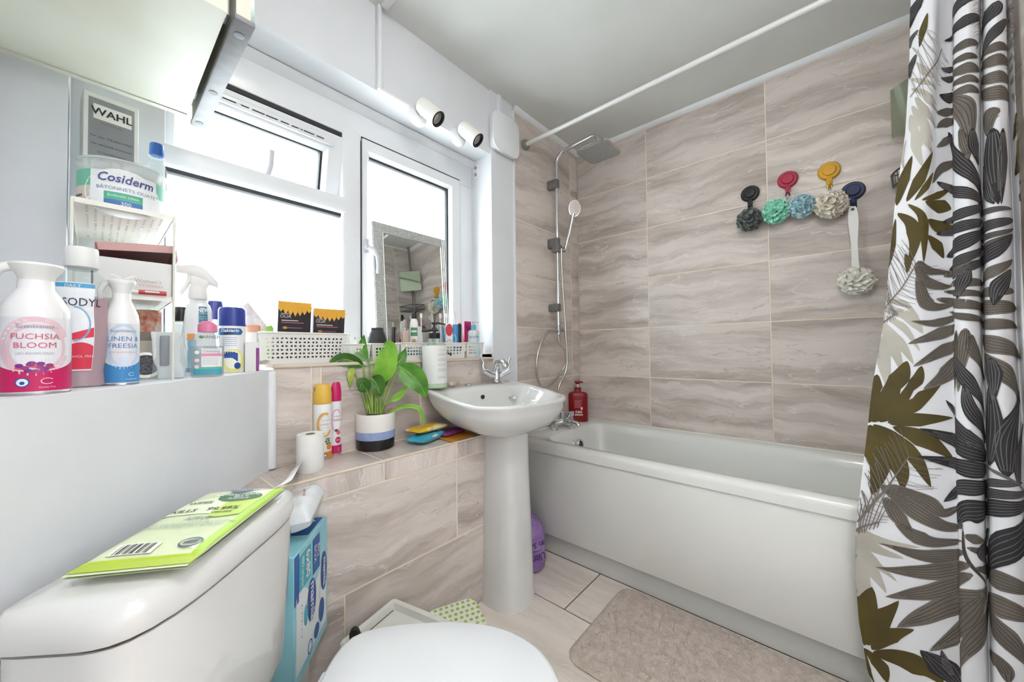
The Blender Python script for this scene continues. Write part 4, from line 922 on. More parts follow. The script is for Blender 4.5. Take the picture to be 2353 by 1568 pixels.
for xx in (RX0, RX1):
    for yy in (RY0, RY1):
        lean = .008 if yy == RY0 else 0
        rpart('leg', MB().tube([(xx, yy, SHELF), (xx, yy-lean*.3, RZ2), (xx, yy-.003, RZ1+.004)], .0024, 8), CREAMW)
# clipper box on the rack
yb = .015; xa, xb = float(ony(182, 300, yb)[0]), float(ony(318, 300, yb)[0]); zt_ = ztop(250, 224, yb)
t = thing('clipper_box', 'tall grey and white cardboard box at the back of the rack', 'box', ((xa+xb)/2, yb+.035, RZ1+.002), R(6))
bw, bh = xb-xa-.004, zt_-RZ1-.002
obj('carton', MB().rbox((0, 0, bh/2), (bw, .065, bh), .0015, 1), mat('white_card', '#e8e8e4', .6), t)
p = Print(flat_map(-.0325), .0003)
p.rect(-bw/2+.008, .01, bw/2-.008, bh-.012, mottled('grey_card', '#86888c', '#97999c', 3, .4), n=2); p.rect(-bw*.33, bh-.062, bw*.36, bh-.026, C_('#ecebe4'), n=2, rise=1)
p.text('WAHL', 0, bh-.044, .024, INK, bold=.0005, sx=.98, rise=2); p.text('PROFESSIONAL', 0, bh-.070, .0055, C_('#6f7175'), rise=2)
for i, ln in enumerate(['For over 100 years, Wahl', 'has remained committed', 'to manufacturing', '            clippers and', 'trimmers for professional', 'barbers and stylists.  Built', 'on a foundation of', '                 and']): p.text(ln, 0, bh-.105-i*.0185, .0068, C_('#33343a'), rise=2)
p.done(t)
# tub of cotton buds
yf = RY0+.008; x, w = at_y(178, 392, yf+.06, row=430); zt_ = ztop(280, 375, yf); r = w/2; r = min(r, .068); h = zt_-RZ1+.006
t = thing('cotton_bud_tub', 'round clear tub full of white cotton buds on the rack', 'tub', (x, yf+r, RZ1+.0015), rz_cam(x, yf+r))
obj('tub', MB().lathe([(r*.93, 0), (r*.97, .003), (r*.985, h*.8), (r, h)], 48, cap1=False), clear_mat('frosted_tub', '#eef1f0', .6, .2), t)
obj('lid', MB().lathe([(r*.99, h*.955), (r*1.02, h*.96), (r*1.02, h*1.0), (r*.98, h*1.012), (r*.9, h*1.0), (0, h)], 48, cap0=False), clear_mat('frosted_tub', '#eef1f0', .6, .2), t)
rr = random.Random(8)
for i in range(58):
    a = 2*PI*i/58; q = MB(); k = r*.9*(1-.05*(i % 2)); hz = h*rr.uniform(.86, .93)
    q.tube([(k*math.cos(a), k*math.sin(a), .006), (k*math.cos(a), k*math.sin(a), hz-.012), (k*math.cos(a), k*math.sin(a), hz)], [.0016, .0016, .0022], 6).ball((k*math.cos(a), k*math.sin(a), hz-.006), (.0032, .0032, .008), 8)
    obj('cotton_bud', q, mat('cotton_white', '#f1f1ee', .9), t)
p = Print(cyl_map(r*1.0), .0003)
p.rect(-r*2.9, h*.04, r*2.9, h*.74, C_('#eceff0'), n=60); p.rect(-r*1.4, h*.42, -r*.75, h*.74, C_('#74bfa2'), n=12, rise=1); p.rect(r*.8, h*.42, r*1.4, h*.74, C_('#74bfa2'), n=12, rise=1); p.rect(-r*1.4, h*.04, -r*.75, h*.42, C_('#d8c9bc'), n=12, rise=1)
p.disc(0.0, h*.32, r*.92, C_('#f0f3f3'), h*.48, rise=1.5, n=30, rings=5)
p.text('Cosiderm', r*.05, h*.60, h*.235, C_('#4b5290'), bold=.0004, shear=.2, sx=.86, rise=3); p.text('BÂTONNETS OUATÉ', r*.08, h*.40, h*.092, C_('#7f87b3'), rise=3)
p.rect(-r*.42, h*.18, r*.42, h*.33, C_('#57b295'), n=10, rise=2); p.rect(-r*.42, h*.05, r*.42, h*.18, C_('#4d78b4'), n=10, rise=2); p.text('Embouts coton', 0, h*.26, h*.07, C_('#e9f4f0'), rise=3); p.text('300', r*.05, h*.115, h*.10, C_('#e8eef6'), rise=3)
for i in range(6): p.rect(-r*1.28+i*.0024, h*.06, -r*1.28+i*.0024+.0013, h*.17, INK, n=1, rise=2)
p.rect(-r*1.32, h*.21, -r*1.0, h*.26, C_('#4d4f58'), n=4, rise=2)
p.done(t)
# water bottle
yb = .058; x, w = at_y(328, 391, yb, row=420); zc = ztop(357, 331, yb); r = w/2; h = zc-RZ1-.002
t = thing('water_bottle', 'small clear plastic bottle with a blue screw cap', 'bottle', (x, yb, RZ1+.0015))
obj('bottle', MB().lathe([(r*.8, 0), (r*.95, .01), (r, .03), (r*.96, h*.35), (r, h*.5), (r, h*.62), (r*.82, h*.74), (r*.52, h*.83), (r*.47, h*.86)], 30, cap1=False), clear_mat('clear_bottle', '#eef2f2'), t)
obj('neck_ring', MB().lathe([(r*.5, h*.855), (r*.62, h*.865), (r*.5, h*.88)], 24), clear_mat('clear_bottle', '#eef2f2'), t)
obj('cap', MB().lathe([(r*.52, h*.88), (r*.56, h*.89), (r*.55, h*.985), (r*.5, h), (0, h)], 28), mat('blue_cap', '#1d5aa6', .35), t)
# white box with an open pink lid on the lower tier
yb = RY0+.012; xa, xb = float(ony(209, 640, yb)[0]), float(ony(399, 640, yb)[0]); z0 = RZ2+.002; z1 = ztop(300, 597, yb)
t = thing('gift_box', 'pale grey box with an open dusty pink lid on the lower tier', 'box', ((xa+xb)/2, yb, z0))
bw, bh, bd = min(xb-xa, RX1-RX0-.008), z1-z0, .19
mb = MB().span((-bw/2, 0, 0), (bw/2, .003, bh)).span((-bw/2, bd-.003, 0), (bw/2, bd, bh)).span((-bw/2, 0, 0), (-bw/2+.003, bd, bh)).span((bw/2-.003, 0, 0), (bw/2, bd, bh)).span((-bw/2, 0, 0), (bw/2, bd, .003))
obj('carton', mb, mat('pale_grey_card', '#dcdcdb', .5), t, smooth=False)
PINK = mat('dusty_pink_card', '#c39a97', .6)
lm = MB().span((-bw/2, -bd, 0), (bw/2, 0, .003)).span((-bw/2, -bd, -.014), (bw/2, -bd+.003, 0)).span((bw/2-.003, -bd, -.030), (bw/2, 0, 0)).span((-bw/2, -bd, -.030), (-bw/2+.003, 0, 0))
o = obj('lid', lm.xf(Matrix.Translation((.004, bd, bh+.004)) @ Matrix.Rotation(R(-9), 4, 'X') @ Matrix.Rotation(R(-7), 4, 'Y')), PINK, t, smooth=False)
obj('tissue_paper', MB().grid(lambda u, v: (-bw/2+.006+(bw-.012)*u, .006+(bd-.012)*v, bh-.012+.008*math.sin(9*u+4*v)+.005*math.sin(13*v)), 16, 12), mat('dark_pink_tissue', '#8d6866', .8), t)
p = Print(flat_map(0), .0003); p.text("Women's", bw*.17, bh*.47, bh*.13, C_('#a9abad')); p.text('Wellness', bw*.2, bh*.36, bh*.13, C_('#d7b5ae'))
for s in (-1, 1):
    for i in range(3): p.disc(-bw*.14+s*(.006+.004*i), bh*(.50+.03*i), .0045, C_('#f0f0ee'), .0018, n=10, rings=1)
p.done(t)
P0, P1 = ony(288, 668, RY0-.004), ony(384, 681, RY0-.004)
pen = thing('marker_pen', 'slim red and white marker lying before the grey box', 'pen', (P0[0], P0[1], RZ2+.014))
L = float(np.linalg.norm(P1-P0)); dr = (P1-P0)/L; dr[2] = -.0
obj('barrel', MB().tube([dr*L*.0, dr*L*.3], .0042, 10), mat('white_pen', '#eae7e4', .3), pen); obj('cap', MB().tube([dr*L*.3, dr*L*.98], .0048, 10), mat('red_pen', '#c2343c', .3), pen); obj('clip', MB().tube([dr*L*.45+np.array([0, -.005, .001]), dr*L*.8+np.array([0, -.005, .001])], .0018, 6), mat('white_pen'), pen)
# clutter below the lower tier
x, w = at_y(306, 372, -.10, row=740); h = ztop(340, 714, -.10)-SHELF
t = thing('coffee_jar', 'squat jar with a red patterned lid under the rack', 'jar', (x, -.10, SHELF), rz_cam(x, -.1)); r = w/2
obj('jar', MB().lathe([(r*.9, 0), (r, .006), (r, h*.62), (r*.94, h*.70)], 28), mottled('beige_jar', '#bfb7a4', '#cfc8b8', 9, .4), t); obj('lid', MB().lathe([(r*.98, h*.68), (r, h*.70), (r, h*.98), (r*.95, h), (0, h)], 28), mottled('red_lid', '#b8402f', '#d9b596', 60, .35), t)
obj('band', MB().lathe([(r*1.003, h*.55), (r*1.003, h*.68)], 28, cap0=False, cap1=False), mat('brown_band', '#93857a', .4), t)
P = ony(336, 838, -.165); P[2] = SHELF
t = thing('round_brush', 'round black and white bristle brush standing under the rack', 'brush', (P[0], P[1]+.01, SHELF), rz_cam(P[0], P[1]))
k = depth_of(P)/FPX
obj('rim', MB().lathe([(26*k, 0), (30*k, .004), (30*k, .012), (24*k, .014)], 30).xf(Matrix.Translation((0, 0, 31*k)) @ Matrix.Rotation(R(78), 4, 'X')), mat('white_pen'), t)
obj('bristles', MB().lathe([(25*k, .010), (22*k, .017), (0, .018)], 30).xf(Matrix.Translation((0, 0, 31*k)) @ Matrix.Rotation(R(78), 4, 'X')), mottled('black_bristles', '#2a2b2e', '#5b5d62', 200, .7), t)
# wrapped white gadget
P = onz(378, 872, SHELF); k = depth_of(P)/FPX
t = thing('wrapped_shaver', 'white plastic gadget in a clear crinkled bag', 'gadget', (P[0]+.01, P[1]+.022, SHELF), rz_cam(P[0], P[1]))
obj('body', MB().rings([[(x_, y_*.5, z_) for x_, y_, z_ in rrect((-24+sh_)*k, (24+sh_)*k, -26*k*s_, 26*k*s_, 10*k, zz*k)] for sh_, s_, zz in ((4, .9, 2), (4, 1, 6), (2, 1, 24), (-4, .8, 40), (-6, .75, 90), (-8, .6, 106), (-8, .4, 110))]), mat('white_gadget', '#e5e6e7', .25), t)
obj('grey_face', MB().rbox((-8*k, -16*k, 66*k), (16*k, 6*k, 70*k), .002), mat('grey_face', '#8d9095', .3), t)
rr = random.Random(3)
bagv = lambda u, v: ((34*k*(1-.35*v)*(1+.12*math.sin(23*u+9*v)))*math.cos(2*PI*u), (22*k*(1-.3*v)*(1+.14*math.sin(31*u+5*v)))*math.sin(2*PI*u), 128*k*v+2*k*math.sin(17*u))
obj('clear_bag', MB().grid(bagv, 40, 16), clear_mat('clear_film', '#f2f5f5', .8, .08), t, angle=20)
# jar with a black lid
x, w = at_y(392, 430, .015, row=740); h = ztop(410, 706, .015)-SHELF; r = w/2
t = thing('cream_jar', 'pale jar with a black lid standing behind the trigger spray', 'jar', (x+.004, .015, SHELF))
obj('jar', MB().lathe([(r*.92, 0), (r, .006), (r, h*.72), (r*.8, h*.80)], 28), clear_mat('grey_clear_jar', '#c9cdcc', .35, .1), t); obj('lid', MB().lathe([(r*.8, h*.78), (r*.86, h*.80), (r*.86, h*.98), (r*.8, h), (0, h)], 28), BLACKP, t)
# trigger spray
x, y, w, d = on_level(410, 500, 861, SHELF, back=.032); k = d/FPX; h = (861-612)*k; w2 = w/2
t = thing('trigger_spray', 'white trigger spray bottle with blue and orange label', 'spray bottle', (x, y, SHELF), rz_cam(x, y))
prof = [(.92, 0), (1.0, .02), (1.0, .10), (.97, .22), (.90, .34), (.80, .42), (.74, .50), (.70, .58), (.60, .635), (.47, .655), (.47, .70)]
obj('bottle', MB().lathe([(a*w2, b*h) for a, b in prof]+[(0, .70*h)], 36, sy=.62, ex=2.4), mat('glossy_white_bottle', '#e8eaed', .22), t)
obj('collar', MB().lathe([(w2*.50, h*.69), (w2*.54, h*.70), (w2*.52, h*.80), (w2*.44, h*.815), (0, h*.815)], 28), mat('white_spray_cap'), t)
sec = lambda cx, cz, hx, hy: [(cx, hy*math.cos(2*PI*j/16), cz+hx*math.sin(2*PI*j/16)) for j in range(16)]
hb_ = [(-.98, .955, .035, .2), (-.9, .955, .036, .2), (-.72, .958, .040, .26), (-.4, .955, .055, .3), (0, .94, .07, .34), (.4, .91, .072, .32), (.75, .868, .05, .26), (1.02, .835, .026, .16)]
obj('trigger_head', MB().rings([sec(a*w2, b*h, c*h, e*w2) for a, b, c, e in hb_]).rbox((.05*w2, 0, .855*h), (.95*w2, .5*w2, .1*h), .004), mat('white_spray_cap'), t)
obj('nozzle', MB().rbox((-1.05*w2, 0, .955*h), (.16*w2, .42*w2, .075*h), .002), mat('white_spray_cap'), t)
obj('trigger', MB().tube([(-.42*w2, 0, .93*h), (-.5*w2, 0, .85*h), (-.72*w2, 0, .78*h), (-.92*w2, 0, .73*h)], [w2*.13, w2*.14, w2*.13, w2*.11], 10), mat('white_spray_cap'), t)
def ts_map(q, z, l):
    kk = np.interp(z/h, [b for a, b in prof], [a for a, b in prof])*w2; a = q/w2
    return (kk*math.sin(a)*1.01, -(kk*.62+l+.0012)*math.cos(a), z)
p = Print(ts_map, .0003)
p.rect(w2*.02, h*.49, w2*.8, h*.62, C_('#3d7b93'), n=10, k=6); p.band(w2*.02, w2*.7, lambda q: h*.455, lambda q: h*.49, C_('#3d7b93'), k=2); p.text('NEW', w2*.36, h*.585, h*.055, C_('#e9f2f5'), bold=.0006, rise=2); p.text('FORMULA', w2*.36, h*.555, h*.022, C_('#cfe2e8'), rise=2); p.text('THE STRONG\nPOWER SPRAY', w2*.36, h*.515, h*.020, C_('#a6d4d4'), rise=2)
p.rect(-w2*.75, h*.02, -w2*.1, h*.31, C_('#7fb6cf'), n=10, k=6); p.rect(-w2*.75, h*.31, -w2*.2, h*.37, C_('#e3a25f'), n=8, k=3, rise=1); p.rect(-w2*.75, h*.02, w2*.2, h*.06, C_('#3b8fb5'), n=10, rise=1)
p.done(t)
# micellar water
x, y, w, d = on_level(437, 516, 867, SHELF, back=.014); k = d/FPX; h = (867-739)*k; w2 = w/2
t = thing('micellar_bottle', 'flat clear toiletry bottle with a pink cap', 'bottle', (x, y, SHELF), rz_cam(x, y))
prof = [(.90, 0), (.98, .03), (1, .1), (1, .55), (.97, .66), (.80, .74), (.56, .79), (.5, .81)]
obj('bottle', MB().lathe([(a*w2, b*h) for a, b in prof], 36, sy=.5, ex=2.6, cap1=False), clear_mat('clear_bottle', '#eef2f2'), t)
obj('liquid', MB().lathe([(a*w2*.96, max(.002, b*h)) for a, b in prof if b < .6], 36, sy=.5, ex=2.6), clear_mat('clear_liquid', '#dfe6e8', .75), t)
obj('cap', MB().lathe([(w2*.56, h*.80), (w2*.60, h*.81), (w2*.59, h*.93), (w2*.53, h*.955), (w2*.3, h), (0, h)], 32), mat('pink_cap', '#d77a9d', .3), t)
p = Print(lambda q, z, l: (q, -(w2*.5*(1-(abs(q)/w2)**2.6)**(1/2.6) if abs(q) < w2 else 0)-l-.001, z), .0003)
p.text('GARNIER', w2*.1, h*.71, h*.072, C_('#4a4c50'), rise=2); p.disc(-w2*.36, h*.71, w2*.10, C_('#6aa33c'), rise=1)
p.rect(-w2*.35, h*.18, w2*.85, h*.52, C_('#e7e9ea'), n=12, k=3); p.text('Micellar\nCleansing', w2*.22, h*.49, h*.060, C_('#8b8f94'), rise=2); p.rect(-w2*.35, h*.37, w2*.85, h*.42, C_('#e08fae'), n=12, rise=1)
for i in range(4): p.rect(-w2*.28, h*(.33-.035*i), w2*.6, h*(.34-.035*i), C_('#b9bdc2'), n=6, rise=1)
p.rect(-w2*.8, h*.05, w2*.85, h*.145, C_('#3f9ab0'), n=14, rise=1); p.band(-w2*.8, w2*.85, lambda q: h*.145, lambda q: h*.175, C_('#63b48d'), n=14, rise=1)
for i, z in enumerate((.44, .30, .19)): p.disc(-w2*.6, h*z, w2*.14, C_('#e9d3dc') if i else C_('#f1f1f1'), rise=1)
p.done(t)
# blue-capped powder can
x, y, w, d = on_level(500, 566, 857, SHELF); k = d/FPX; h = (857-709)*k; r = w/2
t = thing('foot_spray', 'white aerosol can with a royal blue cap and foot print', 'spray can', (x, y, SHELF), rz_cam(x, y))
obj('can', MB().lathe([(r*.92, 0), (r*.97, .002), (r*.97, h*.70), (r*.93, h*.72)], 36), mat('glossy_white_can'), t)
obj('cap', MB().lathe([(r*.97, h*.715), (r, h*.72), (r, h*.96), (r*.96, h*.985), (r*.9, h), (0, h)], 36), mat('royal_blue_cap', '#2a3b93', .3), t)
p = Print(cyl_map(r*.97), .0003)
p.rect(-r*1.5, h*.575, r*.62, h*.675, C_('#2f6aa6'), n=18, rise=1); p.band(r*.62, r*.82, lambda q: h*(.575+.05*(q-r*.62)/(r*.2)), lambda q: h*(.675-.05*(q-r*.62)/(r*.2)), C_('#2f6aa6'), n=4, rise=1)
p.text('Daktarin', -r*.18, h*.640, h*.066, C_('#eef3f7'), bold=.0003, shear=.2, rise=2); p.text('AKTIV', -r*.22, h*.594, h*.050, C_('#2b3340'), bold=.0005, shear=.2, rise=2)
for i in range(5): p.rect(-r*.7, h*(.53-.03*i), r*.3, h*(.538-.03*i), C_('#9fb3cf'), n=6, rise=1)
p.disc(r*.1, h*.18, r*.85, C_('#e9e48f'), h*.18, rise=1); p.disc(r*.05, h*.2, r*.6, C_('#eff0e0'), h*.14, rise=1.6)
p.band(-r*.6, r*.4, lambda q: h*.225, lambda q: h*(.29+.02*math.cos(q/r*3)), C_('#2a4d9b'), rise=2.5); p.band(r*.0, r*.4, lambda q: h*(.225-.14*(q/r)), lambda q: h*.235, C_('#2a4d9b'), rise=2.5); p.disc(r*.38, h*.105, r*.24, C_('#2a4d9b'), h*.05, rise=2.6)
for i in range(5): p.disc(-r*.55+r*.17*i, h*.31, r*.06, C_('#2a3f6b'), rise=2.5)
p.done(t)
x2, w2_ = at_y(484, 506, .075, row=720); h2 = ztop(500, 692, .06)-SHELF
t = thing('deodorant_can', 'slim can with a dark blue cap behind the foot spray', 'spray can', (x2, .075, SHELF)); r = .019
obj('can', MB().lathe([(r, 0), (r, h2*.75)], 24), mat('glossy_white_can'), t); obj('cap', MB().lathe([(r*1.02, h2*.74), (r*1.02, h2*.97), (r*.9, h2), (0, h2)], 24), mat('navy_cap', '#2b3070', .35), t)
# small white carton with a purple edge, leaflet, cup, torn card, green pack
xa = float(ony(566, 850, -.03)[0]); xb = float(ony(604, 850, -.03)[0])
t = thing('medicine_carton', 'small white carton with a purple edge by the corner trim', 'carton', ((xa+xb)/2-.002, -.012, SHELF), R(-14))
cw, chh = (xb-xa)*.86, ztop(585, 786, -.03)-SHELF
obj('carton', MB().rbox((0, 0, chh/2), (cw, .022, chh), .001, 1), mat('white_card'), t); p = Print(flat_map(-.011), .0003); p.rect(cw*.26, .002, cw*.48, chh*.80, C_('#8d3a86'), n=2); p.done(t)
P = [onz(600, 846, SILL+.001), onz(652, 832, SILL+.001)]
lf = MB().grid(lambda u, v: (-.075+.13*u+.03*v, -.05+.075*v, .0015+.014*(u*u)*(1-v)+.006*max(0, v-.6)), 12, 6)
tag(obj('leaflet', lf, PAPER, loc=(float(P[0][0])+.035, .045, SILL+.0008), rz=R(-10)), 'curled white paper leaflet lying at the end of the sill', 'leaflet')
x, w = at_y(562, 600, .055, row=760); h = ztop(580, 746, .055)-SILL; r = w/2
t = thing('paper_cup', 'white cup with an orange rim behind the small carton', 'cup', (x, .055, SILL))
obj('cup', MB().lathe([(r*.78, 0), (r*.8, .003), (r*.97, h*.95), (r*.9, h*.95), (r*.74, .006)], 28, cap1=True), mat('white_card'), t); obj('rim', MB().lathe([(r*.96, h*.80), (r*1.02, h*.82), (r*1.04, h*.97), (r*.95, h*.99)], 28, cap0=False, cap1=False), mat('peach_rim', '#e0a98a', .4), t)
P = ony(568, 712, .09)
t = thing('torn_card', 'torn grey cardboard flap standing behind the blue cap', 'cardboard', (P[0], .09, SILL))
zz = float(P[2])-SILL; obj('flap', MB().prism([(-.035, 0), (.035, 0), (.04, zz*.55), (.052, zz*.72), (.002, zz*1.14), (-.012, zz*1.06), (-.004, zz*.92), (-.02, zz*.82)], 0, .002, lambda a, b, c: (a, c+.1*b-.02, b)), mottled('torn_grey_card', '#cfc5c2', '#e9e5e2', 40, .8), t, smooth=False)
x, w = at_y(600, 634, .135, row=755); h = ztop(614, 744, .135)-SILL
t = thing('green_pack', 'small lime green packet peeking over the lattice basket', 'packet', (x, .142, SILL))
obj('packet', MB().prism([(-w/2, 0), (w/2, 0), (w*.6, h*.7), (w*.2, h*.96), (-w*.5, h*.9)], 0, .012, lambda a, b, c: (a, -c, b)), mat('lime_packet', '#7fa64a', .4), t, smooth=False)
# ------------------------------------------------------------------ baskets along the window sill
BASK = mat('white_basket_plastic', '#e6e5df', .4)
def holed_quad(mb, q, hole):
    """one cell: corners q (4 points, ccw) with a polygonal hole given in cell coordinates"""
    q = [np.array(v, float) for v in q]
    def P(u, v): return q[0]*(1-u)*(1-v)+q[1]*u*(1-v)+q[2]*u*v+q[3]*(1-u)*v
    o = [tuple(v) for v in q]; h = [tuple(P(*c)) for c in hole]; n = len(h)
    if n == 4: mb.add(o+h, [(0, 1, 5, 4), (1, 2, 6, 5), (2, 3, 7, 6), (3, 0, 4, 7)])
    else:
        if hole[1][0] > hole[0][0]: mb.add(o+h, [(0, 1, 5, 4), (1, 2, 5), (2, 3, 6, 5), (3, 0, 4, 6)])   # points right: h0 bottom-left, h1 right, h2 top-left
        else: mb.add(o+h, [(0, 1, 4), (1, 2, 6, 4), (2, 3, 5, 6), (3, 0, 4, 5)])
TRI_R = [(.22, .16), (.86, .5), (.22, .84)]; TRI_L = [(.78, .16), (.14, .5), (.78, .84)]
def panel(mb, a0, a1, b0, b1, nx, nz, kind, margin=(1, 1)):
    """wall panel between bottom edge a0-a1 and top edge b0-b1 with nx by nz cells"""
    a0, a1, b0, b1 = [np.array(v, float) for v in (a0, a1, b0, b1)]
    def P(u, v): return (a0*(1-u)+a1*u)*(1-v)+(b0*(1-u)+b1*u)*v
    for i in range(nx):
        for j in range(nz):
            q = [P(i/nx, j/nz), P((i+1)/nx, j/nz), P((i+1)/nx, (j+1)/nz), P(i/nx, (j+1)/nz)]
            solid = i < margin[0] or i >= nx-margin[0] or j < margin[1] or j >= nz-margin[1]
            if kind == 'tri' and not solid:
                if (i+j) % 2: 
                    q_ = [tuple(v) for v in q]; h = [tuple(q[0]*(1-u)*(1-v)+q[1]*u*(1-v)+q[2]*u*v+q[3]*(1-u)*v) for u, v in TRI_R]
                    mb.add(q_+h, [(0, 1, 5, 4), (1, 2, 5), (2, 3, 6, 5), (3, 0, 4, 6)])
                else:
                    q_ = [tuple(v) for v in q]; h = [tuple(q[0]*(1-u)*(1-v)+q[1]*u*(1-v)+q[2]*u*v+q[3]*(1-u)*v) for u, v in TRI_L]
                    mb.add(q_+h, [(0, 1, 4, 5), (1, 2, 6, 4), (2, 3, 5, 6), (3, 0, 5)])
            elif kind == 'sq' and not solid:
                q_ = [tuple(v) for v in q]; h = [tuple(q[0]*(1-u)*(1-v)+q[1]*u*(1-v)+q[2]*u*v+q[3]*(1-u)*v) for u, v in ((.2, .2), (.78, .2), (.78, .8), (.2, .8))]
                mb.add(q_+h, [(0, 1, 5, 4), (1, 2, 6, 5), (2, 3, 7, 6), (3, 0, 4, 7)])
            else: mb.add([tuple(v) for v in q], [(0, 1, 2, 3)])
def basket(name, label, x0, x1, y0, y1, z, h, taper, nx, ny, nz, kind, group=None, margin=(1, 1), slit=False):
    cx, cy = (x0+x1)/2, (y0+y1)/2
    t = thing(name, label, 'basket', (cx, cy, z), group=group)
    w, d = (x1-x0)/2, (y1-y0)/2; k = taper
    B = [(-w+k, -d+k, .003), (w-k, -d+k, .003), (w-k, d-k, .003), (-w+k, d-k, .003)]; T = [(-w, -d, h), (w, -d, h), (w, d, h), (-w, d, h)]
    for i, n in ((0, nx), (1, ny), (2, nx), (3, ny)):
        mb = MB(); panel(mb, B[i], B[(i+1) % 4], T[i], T[(i+1) % 4], n, nz, kind, margin)
        if slit and i in (1, 3):
            mb = MB(); panel(mb, B[i], B[(i+1) % 4], T[i], T[(i+1) % 4], 7, 5, 'tri', (1, 1))
        obj('side_wall', mb, BASK, t, smooth=False)
    obj('base', MB().span((-w+k, -d+k, 0), (w-k, d-k, .003)), BASK, t, smooth=False)
    rim = MB(); rr_ = .0032
    rim.tube([(-w, -d, h), (w, -d, h)], rr_, 8).tube([(w, -d, h), (w, d, h)], rr_, 8).tube([(w, d, h), (-w, d, h)], rr_, 8).tube([(-w, d, h), (-w, -d, h)], rr_, 8)
    obj('rim', rim, BASK, t)
    return t
y0 = .012
xa, xb = float(ony(597, 780, y0)[0]), float(ony(797, 780, y0)[0]); hb = ztop(690, 766, y0)-SILL
basket('lattice_basket', 'large white lattice basket holding black and yellow cartons', xa, xb, y0, .118, SILL, hb, .006, 20, 7, 8, 'tri', margin=(1, 1))
# two hair dye boxes in it
def dye_box(xl, xr, yt, yy, lean, rz, label, petals):
    a, b = float(ony(xl, 740, yy)[0]), float(ony(xr, 740, yy)[0]); w = b-a; z0 = SILL+.004; h = ztop((xl+xr)/2, yt, yy)-z0
    t = thing('hair_dye_box', label, 'box', ((a+b)/2, yy, z0), rz)
    M_ = Matrix.Rotation(R(lean), 4, 'X')
    obj('carton', MB().rbox((0, .02, h/2), (w*.96, .04, h), .001, 1).xf(M_), mat('black_card', '#2b2529', .35), t)
    fm = lambda q, z, l: tuple(M_ @ Vector((q, -l, z)))
    p = Print(fm, .0003); w2 = w*.48
    YEL = C_('#e8ae3b')
    p.rect(-w2, h*.93, w2, h*.999, YEL, n=2)
    for i in range(petals):
        u = -w2+2*w2*(i+.5)/petals; dp = h*(.07+.10*math.sin(PI*(i+.8)/(petals+.6)))
        p.mb.add([fm(u-w2/petals*1.25, h*.935, .0008), fm(u+w2/petals*1.25, h*.935, .0008), fm(u+w2/petals*.9, h*.93-dp*.6, .0008), fm(u, h*.93-dp, .0008), fm(u-w2/petals*.9, h*.93-dp*.6, .0008)], [(0, 1, 2, 3, 4)], p._mi(YEL))
    p.text('GARNIER', -w2*.62, h*.80, h*.03, C_('#e6e2e0'), rise=2); p.text('OLIA', -w2*.58, h*.755, h*.075, C_('#d9d4d2'), rise=2)
    for i, (q, c, ww) in enumerate(((.69, '#e8e3e3', 1.0), (.655, '#b96b84', 1.35), (.57, '#a9667c', .9), (.46, '#8f6f74', .9), (.36, '#8f6f74', .8))): p.rect(-w2*.8+(.35*w2 if i > 1 else 0), h*q-.0012, -w2*.8+ww*w2+(.35*w2 if i > 1 else 0), h*q+.0012, C_(c), n=2, rise=1)
    p.disc(-w2*.58, h*.57, w2*.14, C_('#c98a3a'), h*.022, rise=1); p.disc(-w2*.58, h*.46, w2*.14, C_('#8a5d50'), h*.022, rise=1); p.rect(-w2*.7, h*.33, -w2*.45, h*.39, C_('#ebe8e8'), n=1, rise=1)
    p.done(t)
dye_box(633, 713, 695, .060, 5, R(3), 'black and yellow hair dye box standing tallest in the lattice basket', 7)
dye_box(716, 789, 711, .060, 6, R(-2), 'black and yellow hair dye box nearer the mullion in the lattice basket', 7)
x, w = at_y(705, 722, .1, row=735); t_ = ztop(712, 716, .1)-SILL
tag(obj('pink_packet', MB().rbox((0, 0, t_/2-.002), (.026, .012, t_-.006), .002), mat('pink_card', '#c58c97', .5), loc=(x, .100, SILL+.004)), 'small pink packet between the two hair dye boxes', 'packet')
# five small baskets
SB = [(788, 855, 792), (855, 921, 791), (921, 984, 789), (1002, 1072, 789), (1073, 1113, 788)]
names = ['small white mesh basket beside the lattice basket', 'small white mesh basket holding the black pot', 'small white mesh basket holding the blue razor tray', 'small white mesh basket crowded with tubes behind the pump bottle', 'small white mesh basket at the window reveal']
SBX = []
for (a, b, tp_), nm in zip(SB, names):
    xa, xb = float(ony(a, 800, y0)[0]), float(ony(b, 800, y0)[0])-.004; hb = ztop((a+b)/2, tp_, y0)-SILL; SBX.append((xa, xb, hb))
    basket('mesh_basket', nm, xa, xb, y0, .072, SILL, hb, .006, 9, 6, 5, 'sq', group='small baskets on the sill')
# ------------------------------------------------------------------ leaning mirror
mx0, mx1 = -1.443, -1.066; mh = .585; lean = 4.3
mir = thing('table_mirror', 'rectangular mirror with a glittery silver frame leaning on the window', 'mirror', ((mx0+mx1)/2, .084, SILL+.001), R(0))
ML = Matrix.Rotation(R(-lean), 4, 'X'); mw = (mx1-mx0)/2
GLIT = mat('silver_glitter', '#b9bcb8', .45, .35); N_, L_, b_ = nodes(GLIT)
tc_ = N_.new('ShaderNodeTexCoord'); vo = N_.new('ShaderNodeTexVoronoi'); vo.inputs['Scale'].default_value = 420; L_.new(tc_.outputs['Object'], vo.inputs['Vector'])
cr_ = N_.new('ShaderNodeValToRGB'); cr_.color_ramp.elements[0].color = (*srgb('#8f938f'), 1); cr_.color_ramp.elements[1].color = (*srgb('#dfe2dd'), 1); L_.new(vo.outputs['Color'], cr_.inputs['Fac']); L_.new(cr_.outputs[0], b_.inputs['Base Color'])
fw = .048
obj('backing', MB().span((-mw, .0, 0), (mw, .008, mh)).xf(ML), mat('grey_board', '#9a9a98', .6), mir, smooth=False)
